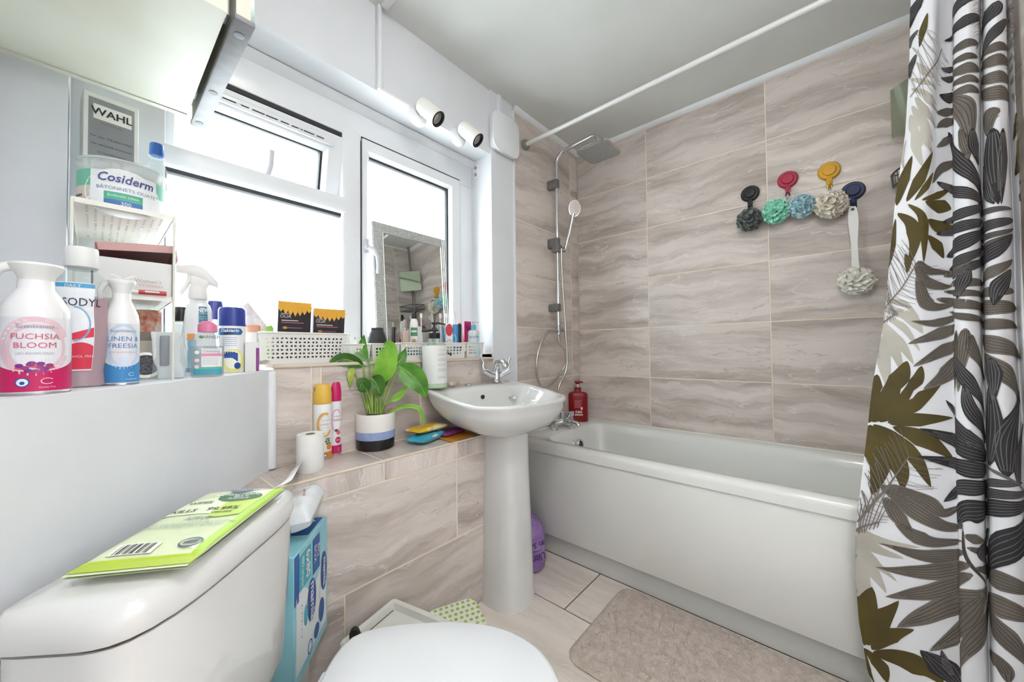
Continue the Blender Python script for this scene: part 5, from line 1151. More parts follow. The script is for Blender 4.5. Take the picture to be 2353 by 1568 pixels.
for nm_, a, b, c, d in (('l', -mw, -mw+fw*.9, 0, mh), ('r', mw-fw*.55, mw, 0, mh), ('t', -mw+fw*.9, mw-fw*.55, mh-fw*.85, mh), ('b', -mw+fw*.9, mw-fw*.55, 0, fw*.85)):
    obj('frame_bar', MB().span((a, -.004, c), (b, 0, d)).xf(ML), GLIT if nm_ != 'r' else mat('bevelled_mirror_strip', '#dfe5e6', .04, .9), mir, smooth=False)
obj('mirror_glass', MB().span((-mw+fw*.9, -.002, fw*.85), (mw-fw*.55, -.0002, mh-fw*.85)).xf(ML), MIRROR, mir, smooth=False)
mb = MB(); i_ = .002
for a, b in (((-mw+fw*.9, fw*.85), (-mw+fw*.9, mh-fw*.85)), ((-mw+fw*.9, mh-fw*.85), (mw-fw*.55, mh-fw*.85)), ((mw-fw*.55, mh-fw*.85), (mw-fw*.55, fw*.85)), ((mw-.006, 0), (mw-.006, mh)), ((mw-.016, 0), (mw-.016, mh))):
    mb.tube([(a[0], -.0042, a[1]), (b[0], -.0042, b[1])], .0014, 6)
tag(obj('edge_bead', mb.xf(ML), mat('bright_bead', '#e8ecec', .1, .8), mir), kind='stuff')

# ------------------------------------------------------------------ toiletries in the small baskets
ZB = SILL+.0035
def place(xl, xr, yy, top, row=770): x, w = at_y(xl, xr, yy, row=row); return x, w/2, ztop((xl+xr)/2, top, yy)-ZB
# black pot
x, r, h = place(836, 899, .040, 754); r = min(r, .040)
t = thing('black_pot', 'dark round pot sitting in a mesh basket', 'pot', (x, .042, ZB))
obj('pot', MB().lathe([(r*.6, 0), (r*.8, h*.1), (r*.98, h*.4), (r*.95, h*.62), (r*.78, h*.82), (r*.62, h*.93)], 32, sy=.6), mottled('matt_black', '#26282a', '#3a3b3d', 20, .55), t)
obj('lid', MB().lathe([(r*.62, h*.92), (r*.66, h*.94), (r*.64, h), (r*.4, h*1.01), (0, h*1.01)], 28, sy=.6), mat('matt_black'), t)
x, r, h = place(898, 909, .060, 752)
tag(obj('mascara_tube', MB().lathe([(r*.95, 0), (r, .002), (r, h*.5), (r*.9, h*.505), (r, h*.51), (r, h*.985), (r*.85, h), (0, h)], 18), BLACKP, loc=(x, .060, ZB)), 'thin black tube next to the dark pot', 'tube')
# white tubes in the first basket
for i, (a, b, tp_) in enumerate(((790, 804, 770), (815, 830, 776))):
    x, r, h = place(a, b, .045, tp_)
    t = thing('cream_tube', ('white cream tube standing upright beside the mullion', 'short white tube standing next to the dark pot')[i], 'tube', (x, .045, ZB)); obj('tube', MB().rings([[(q[0], q[1], z) for q in rrect(-r*a_, r*a_, -.009*b_, .009*b_, .004, 0)] for a_, b_, z in ((.7, 1, 0), (.72, 1, h*.2), (.9, 1, h*.22), (1, .8, h*.7), (1.05, .15, h))]), mat('white_tube', '#ecebe8', .3), t)
# perfume and shampoo standing before the mirror glass
x, r, h = place(921, 940, .052, 735)
t = thing('perfume_bottle', 'blush glass perfume bottle before the mirror', 'bottle', (x, .052, ZB)); obj('flask', MB().rbox((0, 0, h*.36), (r*1.9, .022, h*.72), .006, 3), mat('blush_glass', '#cdb2a8', .1, spec=.7), t); obj('collar', MB().lathe([(r*.42, h*.72), (r*.42, h*.78)], 18), SATIN, t); obj('cap', MB().lathe([(r*.5, h*.78), (r*.52, h*.97), (r*.45, h), (0, h)], 18), clear_mat('amber_cap', '#b9a69a', .3), t)
x, r, h = place(941, 962, .050, 717)
t = thing('shampoo_bottle', 'white shampoo bottle with black cap and green label', 'bottle', (x, .050, ZB), rz_cam(x, .05)); obj('bottle', MB().lathe([(r*.9, 0), (r, .006), (r, h*.6), (r*.85, h*.78), (r*.5, h*.86)], 28, sy=.6), mat('white_tube'), t); obj('cap', MB().lathe([(r*.5, h*.85), (r*.6, h*.87), (r*.5, h*.98), (r*.3, h), (0, h)], 22, sy=.7), BLACKP, t)
p = Print(cyl_map(r, 0, .6), .0006); p.rect(-r*.8, h*.48, r*.8, h*.66, C_('#4f8a67'), n=8); p.disc(0, h*.36, r*.5, C_('#b59a6a'), h*.06); p.rect(-r*.6, h*.56, r*.6, h*.60, C_('#dfe9e2'), n=6, rise=1); p.done(t)
# blue razor tray with white handles
x, r, h = place(922, 980, .034, 778)
t = thing('razor_tray', 'bright blue plastic tray lying over a mesh basket', 'tray', (x-.004, .034, ZB+.018), R(-6)); obj('tray', MB().rings([rrect(-.046, .042, -.013, .013, .005, .0), rrect(-.05, .046, -.016, .016, .006, .014), rrect(-.047, .043, -.014, .014, .005, .014), rrect(-.044, .04, -.012, .012, .004, .003)]), mat('bright_blue_plastic', '#3c9ccb', .3), t)
t = thing('razor', 'white razor resting across the blue tray', 'razor', (x-.035, .026, ZB+.040)); obj('handle', MB().tube([(-.010, 0, .012), (.025, 0, .004), (.055, .0, -.008)], [.0035, .0045, .0035], 10), mat('white_tube'), t); obj('head', MB().rbox((-.014, 0, .014), (.008, .03, .010), .002), mat('white_tube'), t)
x, r, h = place(955, 978, .030, 751)
t = thing('toothpaste_tube', 'crumpled white tube standing in the blue tray basket', 'tube', (x, .052, ZB)); obj('tube', MB().rings([[(q[0]+sh_*r, q[1], z) for q in rrect(-r*a_, r*a_, -.01*b_, .01*b_, .004, 0)] for a_, b_, z, sh_ in ((.5, 1, 0, 0), (.9, 1, h*.25, 0), (1, .8, h*.6, .1), (.7, .4, h*.9, .3), (.35, .12, h*1.02, .45))]), mat('white_tube'), t)
p = Print(flat_map(-.0095), .001); p.text('c', 0, h*.45, h*.2, C_('#cf8d86'), rot=70); p.done(t)
for i, (px_, tp_, bend) in enumerate(((969, 719, 1), (1013, 719, 1), (1046, 713, -1))):
    x, r, h = place(px_-4, px_+4, .058, tp_)
    t = thing('toothbrush', ('white toothbrush leaning before the mirror glass', 'white toothbrush whose head overlaps the shiny mirror edge', 'clear toothbrush beside the window reveal')[i], 'toothbrush', (x, .058, ZB)); obj('handle', MB().tube([(0, 0, 0), (0, .002, h*.6), (0, .006, h*.94)], [.004, .0035, .0025], 8), mat('white_tube'), t); obj('bristle_head', MB().rbox((-.003*bend, .0, h*.93), (.012, .008, .022), .003), mat('white_bristle', '#f0f0ee', .8), t)
# pump bottle with a green leaf label, back row
x, r, h = place(986, 1010, .045, 742)
t = thing('hand_wash', 'white hand wash bottle with black pump and leaf label', 'bottle', (x, .047, ZB), rz_cam(x, .047)); obj('bottle', MB().lathe([(r*.9, 0), (r, .005), (r, h*.66), (r*.6, h*.76), (r*.4, h*.8)], 26, sy=.8), mat('white_tube'), t); obj('pump', MB().lathe([(r*.42, h*.79), (r*.42, h*.86), (r*.16, h*.87), (r*.16, h*.97)], 18).tube([(-r*.5, 0, h*.985), (r*.9, 0, h*.985), (r*2.2, 0, h*.955)], [.005, .005, .003], 10), BLACKP, t)
p = Print(cyl_map(r, 0, .8), .0005); p.disc(-r*.1, h*.5, r*.4, C_('#5f9d7d'), h*.06); p.disc(r*.3, h*.58, r*.3, C_('#7db594'), h*.04, rise=2); p.done(t)
# round red jar lid, blue can, dark round bottle, white tube, magenta box, clear pump bottle
x, r, h = place(1024, 1042, .048, 743)
t = thing('face_cream', 'small white pot with a red disc on its front', 'pot', (x, .050, ZB), rz_cam(x, .05)); obj('pot', MB().rbox((0, .008, h*.5), (r*2, .02, h), .006, 3), mat('white_tube'), t); p = Print(flat_map(-.002), .0004); p.disc(0, h*.80, r*.9, C_('#c9303c'), h*.18); p.ring(0, h*.4, r*.6, r*.12, C_('#c98a90'), h*.12); p.done(t)
x, r, h = place(1037, 1054, .040, 746)
t = thing('blue_deodorant', 'sky blue stick deodorant with a white ring mark', 'deodorant', (x, .042, ZB), rz_cam(x, .042)); obj('stick', MB().lathe([(r*.95, 0), (r, .003), (r, h*.95), (r*.85, h), (0, h)], 26, sy=.75), mat('sky_blue_plastic', '#3f8fc6', .3), t); p = Print(cyl_map(r, 0, .75), .0004); p.ring(-r*.1, h*.55, r*.45, r*.1, C_('#e8eef4'), h*.14); p.rect(-r*.6, h*.1, r*.6, h*.2, C_('#e8eef4'), n=6); p.done(t)
x, r, h = place(1052, 1062, .05, 742)
tag(obj('hair_brush_handle', MB().lathe([(r*.8, 0), (r, .01), (r*.9, h*.6), (r, h*.95), (0, h)], 16), BLACKP, loc=(x, .054, ZB)), 'black handle standing behind the sky blue stick', 'handle')
P = ony(1024, 780, .026)
t = thing('round_black_bottle', 'small black bottle with a white circle lying in its basket', 'bottle', (P[0]+.004, .028, ZB+.022), R(0)); obj('bottle', MB().tube([(-.030, 0, .010), (-.012, 0, .004), (.022, 0, -.008)], [.008, .013, .013], 16), BLACKP, t); p = Print(lambda q, z, l: (q, -.0133-l, z), .0004); p.ring(.004, -.002, .007, .0022, C_('#dddddd'), .007); p.done(t)
P = ony(1062, 772, .026)
t = thing('white_ointment_tube', 'white tube leaning between the black handle and clear pump', 'tube', (P[0], .030, ZB+.02)); obj('tube', MB().tube([(-.016, 0, -.010), (.0, 0, .004), (.022, 0, .022)], [.011, .010, .009], 14), mat('white_tube'), t); obj('cap', MB().tube([(-.026, 0, -.017), (-.016, 0, -.010)], [.008, .009], 12), mat('grey_cap', '#9da0a3', .3), t)
x, r, h = place(1063, 1085, .060, 739)
t = thing('magenta_carton', 'magenta and purple carton behind the clear pump bottle', 'carton', (x, .062, ZB)); obj('carton', MB().rbox((0, 0, h/2), (r*1.9, .012, h), .001, 1), mat('magenta_card', '#b3235d', .4), t); p = Print(flat_map(-.006), .0004); p.ring(-r*.5, h*.5, r*.7, r*.3, C_('#4a2f78'), h*.36, -60, 120); p.done(t)
x, r, h = place(1072, 1105, .034, 738); r = min(r, .03)
t = thing('clear_pump_bottle', 'clear cleanser bottle with pale blue pump at the reveal', 'bottle', (x, .036, ZB), rz_cam(x, .036)); obj('bottle', MB().lathe([(r*.92, 0), (r, .004), (r, h*.66), (r*.9, h*.72), (r*.45, h*.76)], 28, sy=.62), mat('translucent_bottle', '#d4dbdc', .15, spec=.6), t); obj('collar', MB().lathe([(r*.46, h*.75), (r*.48, h*.88), (r*.4, h*.89)], 20), mat('pale_blue_pump', '#6fb4cf', .35), t); obj('pump', MB().lathe([(r*.12, h*.88), (r*.12, h*.96)], 10).tube([(-r*.2, 0, h*.97), (r*.5, 0, h*.97), (r*.95, 0, h*.95)], [.004, .004, .0025], 8), clear_mat('clear_bottle', '#eef2f2'), t)
p = Print(cyl_map(r, 0, .62), .0005); p.text('CeraVe', -r*.1, h*.55, h*.12, C_('#4a6f94')); p.rect(-r*.6, h*.40, r*.4, h*.415, C_('#9fb0bd'), n=5); p.rect(-r*.6, h*.34, r*.3, h*.355, C_('#9fb0bd'), n=5); p.rect(-r*.6, h*.1, r*.5, h*.125, C_('#7f93a3'), n=5); p.rect(r*.45, .006, r*.9, h*.6, C_('#a9d2de'), n=5); p.done(t)
# ------------------------------------------------------------------ on the basin
y = -.055; x, w = at_y(970, 1028, y, row=880); r = w/2; h = ztop(999, 757, y)-.8855
t = thing('pump_bottle', 'large clear pump bottle with white label on the basin corner', 'bottle', (x, y, .8855), rz_cam(x, y))
obj('bottle', MB().lathe([(r*.9, 0), (r*.97, .004), (r*.97, h*.66), (r*.9, h*.74), (r*.6, h*.82), (r*.42, h*.845)], 36, cap1=False), clear_mat('clear_bottle', '#eef2f2'), t)
obj('liquid', MB().lathe([(r*.87, .002), (r*.94, .005), (r*.94, h*.55)], 36), mat('pale_green_soap', '#cfe0c8', .15), t)
obj('pump_collar', MB().lathe([(r*.44, h*.84), (r*.46, h*.85), (r*.46, h*.93), (r*.3, h*.94), (0, h*.94)], 24), BLACKP, t); obj('pump_head', MB().lathe([(r*.14, h*.93), (r*.14, h*.97)], 12).tube([(r*.3, 0, h*.985), (-r*.2, 0, h*.985), (-r*1.0, -.0, h*.965)], [.006, .006, .004], 12), BLACKP, t)
p = Print(cyl_map(r*.97), .0004); p.rect(-r*2.6, h*.09, r*2.6, h*.72, C_('#e9eae7'), n=48); p.rect(-r*2.6, .006, r*2.6, h*.09, C_('#b5d0ab'), n=48)
for i, (z, m_) in enumerate(((.64, 1), (.58, 3), (.50, 4), (.41, 3), (.33, 4), (.20, 3))):
    for k in range(m_): p.rect(r*.25, h*(z-.014*k), r*1.0, h*(z-.014*k+.007), C_('#c3c7c6'), n=6, rise=1)
p.done(t)
P = ony(1041, 884, -.035); s_ = MB().rings([[(q[0], q[1], z) for q in rrect(-.03*k, .03*k, -.018*k, .018*k, .012*k, 0)] for k, z in ((.85, 0), (1, .004), (1, .013), (.85, .018))])
tag(obj('soap_bar', s_, mottled('cream_soap', '#d9ccba', '#b49e88', 30, .5), loc=(P[0], -.036, .8855), rz=R(4)), 'small cream soap bar on the back of the basin', 'soap')
# ------------------------------------------------------------------ on the tiled ledge
def aerosol(label, box, z, body, capm, name='air_freshener'):
    x, y, w, d = on_level(*box[:3], z); r = w/2; h = (box[2]-box[3])*d/FPX
    t = thing(name, label, 'spray can', (x, y, z), rz_cam(x, y))
    obj('can', MB().lathe([(r*.9, 0), (r*.98, .002), (r*.98, h*.72), (r*.92, h*.74)], 36), body, t); obj('base_rim', MB().lathe([(r*.9, 0), (r*1.0, .0005), (r*1.0, .003)], 36), SATIN, t)
    obj('cap', MB().lathe([(r*.97, h*.735), (r, h*.74), (r*.99, h*.86), (r*.93, h*.92), (r*.84, h*.975), (r*.70, h), (0, h)], 36), capm, t)
    obj('nozzle_slot', MB().rbox((-r*.78, -r*.45, h*.93), (r*.14, r*.1, h*.06), .001), mat('dark_slot', '#8a6420', .5), t)
    return t, r, h, Print(cyl_map(r*.98), .0003)
WHC = mat('glossy_white_can')
t, r, h, p = aerosol('white air freshener can with a yellow cap and orange base', (719, 763, 1058, 888), LZ, WHC, mat('yellow_cap', '#e8bd4f', .3))
p.ring(r*.25, h*.46, r*.75, r*.28, C_('#e0b068'), h*.15, 60, 330); p.ring(r*.3, h*.47, r*.62, r*.1, C_('#efd5a8'), h*.12, 20, 300, rise=2); p.text('Scentsanity', r*.45, h*.52, h*.026, C_('#9aa0aa'), rise=3); p.text('VANILLA', r*.4, h*.465, h*.038, C_('#d59a62'), rise=3); p.text('AIR FRESHENER', r*.4, h*.425, h*.014, C_('#a9aebb'), rise=3)
p.rect(-r*2, .004, r*2.2, h*.10, C_('#dd8424'), n=36, rise=1); p.disc(r*.75, h*.165, r*.34, C_('#e2923f'), h*.042, rise=2)
for i in range(9): p.disc(r*(.35+.06*i), h*(.24+.035*math.sin(i*2.1)), r*.13, C_('#8d9a78') if i % 2 else C_('#4e5a52'), h*.014, rise=2, n=8, rings=1)
p.disc(r*.3, h*.055, r*.2, C_('#2b4f96'), h*.026, rise=2.5); p.disc(r*.3, h*.055, r*.12, C_('#e9edf3'), h*.017, rise=3); p.done(t)
t, r, h, p = aerosol('white air freshener can with a hot pink cap and base', (753, 785, 1046, 882), LZ, WHC, mat('hot_pink_cap', '#d01b68', .3))
p.ring(r*.3, h*.47, r*.7, r*.24, C_('#e4b6cb'), h*.15, 40, 320); p.text('Scentsanity', r*.45, h*.53, h*.026, C_('#9aa0aa'), rise=3); p.text('FREESIA', r*.4, h*.475, h*.036, C_('#d0608a'), rise=3)
p.rect(-r*2, .004, r*2.2, h*.13, C_('#c9185f'), n=36, rise=1); p.disc(r*.5, h*.20, r*.42, C_('#c9185f'), h*.045, rise=2); p.text('80%', r*.5, h*.20, h*.03, C_('#f6e3eb'), rise=4); p.disc(r*.55, h*.30, r*.3, C_('#d8666b'), h*.03, rise=2); p.disc(r*.25, h*.335, r*.25, C_('#4a5150'), h*.02, rise=2)
p.ring(r*.7, h*.07, r*.18, r*.04, C_('#f0c9da'), h*.018, 30, 330, rise=3); p.text('Cruelty Free', r*.7, h*.035, h*.012, C_('#f0c9da'), rise=3); p.done(t)
# toilet roll with a trailing end
x, y, w, d = on_level(681, 745, 1089, LZ); r = w/2; h = (1080-996)*d/FPX
t = thing('toilet_roll', 'white toilet roll standing on the tiled ledge', 'toilet roll', (x, y, LZ), rz_cam(x, y))
TP = mottled('soft_tissue', '#efeeeb', '#eae9e6', 20, .9, .05, 300)
obj('roll', MB().lathe([(r*.36, .001), (r*.97, .0), (r, .003), (r, h-.003), (r*.97, h), (r*.36, h-.001)], 48, cap0=False, cap1=False), TP, t)
obj('core', MB().lathe([(r*.365, .001), (r*.365, h-.001), (r*.34, h-.001), (r*.34, .001)], 32, cap0=False, cap1=False), mat('cardboard_core', '#8a7a68', .85), t)
q0 = np.array([-r*1.0, -r*.1, h*.25])
a0 = np.array([x, y, LZ]); ca, sa = math.cos(rz_cam(x, y)), math.sin(rz_cam(x, y))
def to_local(P): dx, dy = P[0]-a0[0], P[1]-a0[1]; return np.array([dx*ca+dy*sa, -dx*sa+dy*ca, P[2]-a0[2]])
e1 = to_local(onz(684, 1082, LZ+.010)); e2 = to_local(onz(664, 1100, LZ+.045)); e3 = to_local(onz(646, 1116, LZ+.072))
tail = spline([(-r*.9, -r*.55, h*.16), e1+np.array([0, 0, .016]), e2, e3], 6)
def tf(u, v):
    k = u*(len(tail)-1); i = min(int(k), len(tail)-2); P = tail[i]*(1-(k-i))+tail[i+1]*(k-i); wv = .062*(1-.25*u)
    return (P[0]+(v-.5)*wv*(.5+.3*u), P[1]-(v-.5)*wv*.25, P[2]+(v-.5)*wv*(.75-.2*u)+.004*math.sin(8*u+3*v))
obj('loose_end', MB().grid(tf, 18, 5), TP, t)
# potted plant
x, y, w, d = on_level(818, 908, 1039, LZ); r = w/2; k = d/FPX; h = (1030-950)*k
plant = thing('potted_plant', 'peace lily in a white, blue and black banded pot', 'plant', (x, y, LZ), rz_cam(x, y))
obj('pot', MB().lathe([(r*.9, 0), (r*.97, .004), (r*.99, h*.3)], 44, cap1=False), mat('black_glaze', '#17181b', .25), plant)
obj('blue_band', MB().lathe([(r*.99, h*.3), (r, h*.33), (r, h*.52)], 44, cap0=False, cap1=False), mottled('speckled_blue_glaze', '#8ea0cc', '#9fb0d8', 90, .35), plant)
obj('white_band', MB().lathe([(r, h*.52), (r, h*.985), (r*.985, h), (r*.93, h), (r*.92, h*.85)], 44, cap0=False, cap1=False), mat('cream_glaze', '#e9e6e0', .3), plant)
rr = random.Random(5)
obj('soil', MB().grid(lambda u, v: (r*.93*(u*1)*math.cos(2*PI*v), r*.93*u*math.sin(2*PI*v), h*.88+.006*mnoise.noise(Vector((u*9, v*13, 2)))), 10, 36), mottled('potting_bark', '#3b2a20', '#6d4c36', 150, .95, .6, 200), plant)
PC = np.array([x, y]); vd = (PC-CAM[:2])/np.linalg.norm(PC-CAM[:2])
def pl(px, py, off=0.0):
    """photo point on the upright plane through the plant, moved off along the view, in plant coordinates"""
    rv = ray(px, py); t_ = np.dot(PC+vd*off-CAM[:2], vd)/np.dot(rv[:2], vd); P = CAM+rv*t_
    a = rz_cam(x, y); dx, dy = P[0]-x, P[1]-y; return np.array([dx*math.cos(a)+dy*math.sin(a), -dx*math.sin(a)+dy*math.cos(a), P[2]-LZ])
GREEN = [mottled('deep_leaf_green', '#3f7a22', '#5a9a2c', 20, .35), mottled('bright_leaf_green', '#6fae2f', '#8cc63f', 18, .35), mottled('dark_leaf_green', '#2f5e1c', '#41761f', 22, .35), mottled('yellowing_leaf', '#9db24a', '#b7bb5a', 30, .45), mottled('pale_leaf', '#9fbf9a', '#6fa05a', 14, .4)]
STEM = mottled('leaf_stalk_green', '#8bb04a', '#a9c465', 30, .45)
def plant_leaf(pts, wpx, g, fold=.35, droop=0, name='leaf'):
    """pts: base..tip as (px, py, off)"""
    C = np.array(spline([pl(*q) for q in pts], 8)); n = len(C); T = np.gradient(C, axis=0); T /= np.linalg.norm(T, axis=1, keepdims=True)
    W = wpx*k/2; vs = []; m = 6
    for i in range(n):
        t_ = i/(n-1); hw = W*(math.sin(PI*t_**.72)**.85 if 0 < t_ < 1 else 0)+.0008
        side = np.cross(T[i], np.array([0, 1.0, 0])); side /= np.linalg.norm(side)+1e-9; up = np.cross(side, T[i])
        for j in range(m+1):
            s_ = 2*j/m-1; vs.append(tuple(C[i]+side*hw*s_+up*(-fold*hw*abs(s_))*(1)+up*.0015*math.sin(9*t_+3*s_)))
    fs = [(i*(m+1)+j, i*(m+1)+j+1, (i+1)*(m+1)+j+1, (i+1)*(m+1)+j) for i in range(n-1) for j in range(m)]
    o = obj(name, MB().add(vs, fs), GREEN[g], plant, angle=180)
    obj('midrib', MB().tube([tuple(c+np.array([0, -.0006, .0])) for c in C[:-2]], [.0016*(1-.7*i/n) for i in range(n-2)], 6), STEM, o)
def stalk(a, b, ra=.0028):
    A, B = pl(*a), pl(*b); M_ = (A+B)/2+np.array([0, 0, .01]); obj('stalk', MB().tube(spline([A, M_, B], 6), [ra*1.2]*6+[ra*.8]*7, 8), STEM, plant)
base = lambda i: (846+i*5.0, 952, rr.uniform(-.012, .012))
L_ = [([(835, 842, 0), (800, 828, -.02), (772, 832, -.03), (758, 856, -.03)], 30, 2, 0), ([(850, 838, .01), (822, 822, .0), (795, 832, -.01)], 22, 4, 1), ([(836, 845, .01), (832, 810, .02), (836, 770, .03)], 26, 0, 1),
      ([(872, 880, 0), (885, 845, -.01), (893, 800, -.02), (880, 792, -.02)], 46, 1, 3), ([(918, 842, .0), (945, 862, -.02), (965, 885, -.03), (980, 914, -.03)], 52, 0, 6), ([(905, 842, .01), (922, 825, .02), (932, 802, .03)], 24, 0, 5),
      ([(852, 868, -.03), (866, 885, -.035), (874, 912, -.035)], 40, 2, 2), ([(844, 900, -.04), (832, 882, -.05), (826, 896, -.055)], 30, 2, 2), ([(812, 846, -.02), (806, 862, -.03), (807, 890, -.03)], 14, 3, 0), ([(868, 900, .02), (880, 862, .03), (905, 838, .04)], 34, 0, 4),
      ([(897, 922, -.01), (918, 908, -.01), (938, 884, -.02)], 16, 1, 5), ([(826, 850, .02), (812, 858, .01), (798, 846, .0)], 22, 2, 1), ([(872, 850, .05), (858, 828, .06), (846, 800, .07)], 30, 0, 3)]
for pts, wp, g, b in L_: stalk(base(b), pts[0]); plant_leaf(pts, wp, g)
plant_leaf([(890, 950, 0), (930, 934, -.01), (960, 938, -.02), (972, 960, -.02), (972, 978, -.02)], 9, 1, .2)
for i in range(5): stalk((850+i*6, 952, .0), (852+i*5, 890+6*(i % 2), .01))
for i in range(4):
    a = i*1.7; obj('dry_husk', MB().tube([(r*.3, -r*.2*i*.3, h*.9), (r*.6, -r*.1+.01*i, h*1.03), (r*.88, .004*i, h*1.08)], .0016, 6), mat('dry_husk', '#a08257', .8), plant)
# soft packs of wipes and a card envelope under the basin
def pillow(w, d, h, nx=14, ny=10, seed=0, puff=.5):
    def top(u, v):
        e = (1-abs(2*u-1)**4)*(1-abs(2*v-1)**4); n_ = mnoise.noise(Vector((u*5+seed, v*5, seed*.7)))
        return (w*(u-.5), d*(v-.5), h*.5+h*.5*e**puff+h*.10*n_*e)
    def bot(u, v): q = top(u, v); return (q[0], q[1], h*.5-(q[2]-h*.5)*.9)
    return MB().grid(top, nx, ny).grid(bot, nx, ny)
def pack(name, label, c, w, d, h, rz, m, seed, rx=0, ry=0):
    t = thing(name, label, 'packet', c, rz); o = obj('sachet', pillow(w, d, h, 20, 14, seed), m, t, angle=60)
    if rx or ry: o.rotation_euler = (R(rx), R(ry), 0)
    return t
P = onz(1068, 1000, LZ)
tag(obj('card_envelope', MB().prism([(-.085, -.05), (.07, -.05), (.085, .05), (-.06, .055)], 0, .0025, lambda a, b, c: (a, b, c+.004*(b > 0))), mat('orange_card', '#d58f31', .6), loc=(-1.222, -.135, LZ+.001), rz=R(12), smooth=False), 'flat orange card envelope under the wipes packets', 'envelope')
pack('wipes_packet', 'magenta wipes packet on the orange card', (-1.215, -.09, LZ+.0045), .14, .075, .02, R(10), mottled('magenta_film', '#a2468f', '#8b3a7e', 30, .25), 1)
pb = pack('wipes_packet', 'turquoise wipes packet on the ledge below the basin', (-1.335, -.095, LZ+.001), .165, .085, .032, R(18), mottled('turquoise_film', '#2f9ab8', '#52b4cc', 14, .22), 2)
p = Print(lambda q, z, l: (q, -.043-l*2+.012*abs(z), .016+z), .0008); p.disc(-.01, .010, .02, C_('#dfeef0'), .005); p.rect(.03, -.004, .06, .003, C_('#244c7a'), n=3); p.done(pb)
pack('wipes_packet', 'yellow wipes packet lying on top of the turquoise one', (-1.318, -.075, LZ+.034), .165, .085, .024, R(8), mottled('yellow_film', '#e3b52b', '#efe3b0', 11, .25, lo=.5, hi=.62), 3)

# ------------------------------------------------------------------ on and over the bath
x, y, w, d = on_level(1307, 1351, 972, BZ); h = (972-880)*d/FPX; w2 = w/2
t = thing('red_pump_bottle', 'bright red pump bottle standing in the bath corner', 'bottle', (x, y, BZ+.001), rz_cam(x, y)+R(6))
RED = mat('red_plastic', '#8c0613', .3)
obj('bottle', MB().lathe([(w2*.94, 0), (w2, .004), (w2*1.0, h*.62), (w2*.98, h*.68), (w2*.8, h*.715), (w2*.34, h*.73), (w2*.32, h*.80)], 36, sy=.6, ex=3.2), RED, t)
obj('pump_collar', MB().lathe([(w2*.34, h*.79), (w2*.34, h*.835), (w2*.12, h*.84)], 20), RED, t); obj('pump_stem', MB().lathe([(w2*.1, h*.83), (w2*.1, h*.93)], 12), mat('white_tube'), t); obj('pump_head', MB().tube([(-w2*.35, 0, h*.965), (w2*.1, 0, h*.975), (w2*.55, -.004, h*.955)], [.006, .007, .004], 12).lathe([(w2*.2, h*.92), (w2*.34, h*.96), (0, h*.985)], 16), RED, t)
p = Print(flat_map(-w2*.605), .0006)
for i in range(9): p.rect(-w2*.45, h*(.52-.022*i), w2*(.35-.08*(i % 3)), h*(.53-.022*i), C_('#c96a74'), n=2)
p.text('KMS', 0, h*.24, h*.09, C_('#f0dede'), bold=.0006, rise=1); p.rect(-w2*.42, h*.16, w2*.42, h*.185, C_('#f0e4e4'), n=2); p.rect(w2*.2, h*.3, w2*.4, h*.36, C_('#f0e4e4'), n=1); p.done(t)
# suction hooks on the bath wall
def hook(px, py, col, label):
    P = onx(px, py, 0)
    t = thing('suction_hook', label, 'hook', (-.0005, P[1], P[2]), group='suction hooks on the bath wall'); T = Matrix.Rotation(R(-90), 4, 'Y'); m = mat('hook_'+col.strip('#'), col, .45)
    obj('disc', MB().lathe([(.0, 0), (.040, .0), (.041, .006), (.036, .013), (.0, .014)], 30).xf(T), m, t); obj('boss', MB().lathe([(.024, .012), (.025, .017), (.022, .022), (0, .023)], 28).xf(T), m, t)
    obj('tongue', MB().rbox((-.012, 0, -.055), (.010, .022, .05), .004), m, t); obj('hook_arm', MB().tube([(-.014, 0, -.066), (-.026, 0, -.076), (-.034, 0, -.070), (-.035, 0, -.058)], [.008, .007, .006, .005], 10), m, t)
    return P
hk = [hook(1724, 446, '#17181b', 'black round suction hook on the tiled wall'), hook(1810, 414, '#b02346', 'crimson round suction hook on the tiled wall'), hook(1905, 394, '#dba521', 'yellow round suction hook on the tiled wall'), hook(1960, 440, '#1f2c58', 'navy round suction hook on the tiled wall')]
def puff_mesh(rad, seed, n=95, ruff=1.0):
    rr = random.Random(seed); mb = MB()
    for i in range(n):
        z = 1-2*(i+.5)/n; a = i*2.399963; q = math.sqrt(1-z*z); dvec = Vector((q*math.cos(a), q*math.sin(a), z)); M_ = dvec.to_track_quat('Z', 'Y').to_matrix().to_4x4() @ Matrix.Rotation(rr.uniform(0, 6), 4, 'Z')
        R0 = rad*rr.uniform(.38, .52); ph = rr.uniform(0, 6); b = rad*rr.uniform(.52, .62)
        vs = []; nu, nv = 14, 3
        for j in range(nv+1):
            for k_ in range(nu):
                t_ = j/nv; an = 2*PI*k_/nu; rr_ = R0*(.12+.88*t_); wv = math.sin(3*an+ph)*.35+math.sin(5*an+2*ph)*.22
                vs.append(tuple(M_ @ Vector((rr_*math.cos(an)*(1+.15*wv), rr_*math.sin(an)*.45*(1+.2*wv), b+rad*.46*t_**.7*ruff+R0*.3*wv*t_))))
        mb.add(vs, [(j*nu+k_, j*nu+(k_+1) % nu, (j+1)*nu+(k_+1) % nu, (j+1)*nu+k_) for j in range(nv) for k_ in range(nu)])
    mb.ball((0, 0, 0), rad*.62, 16); return mb
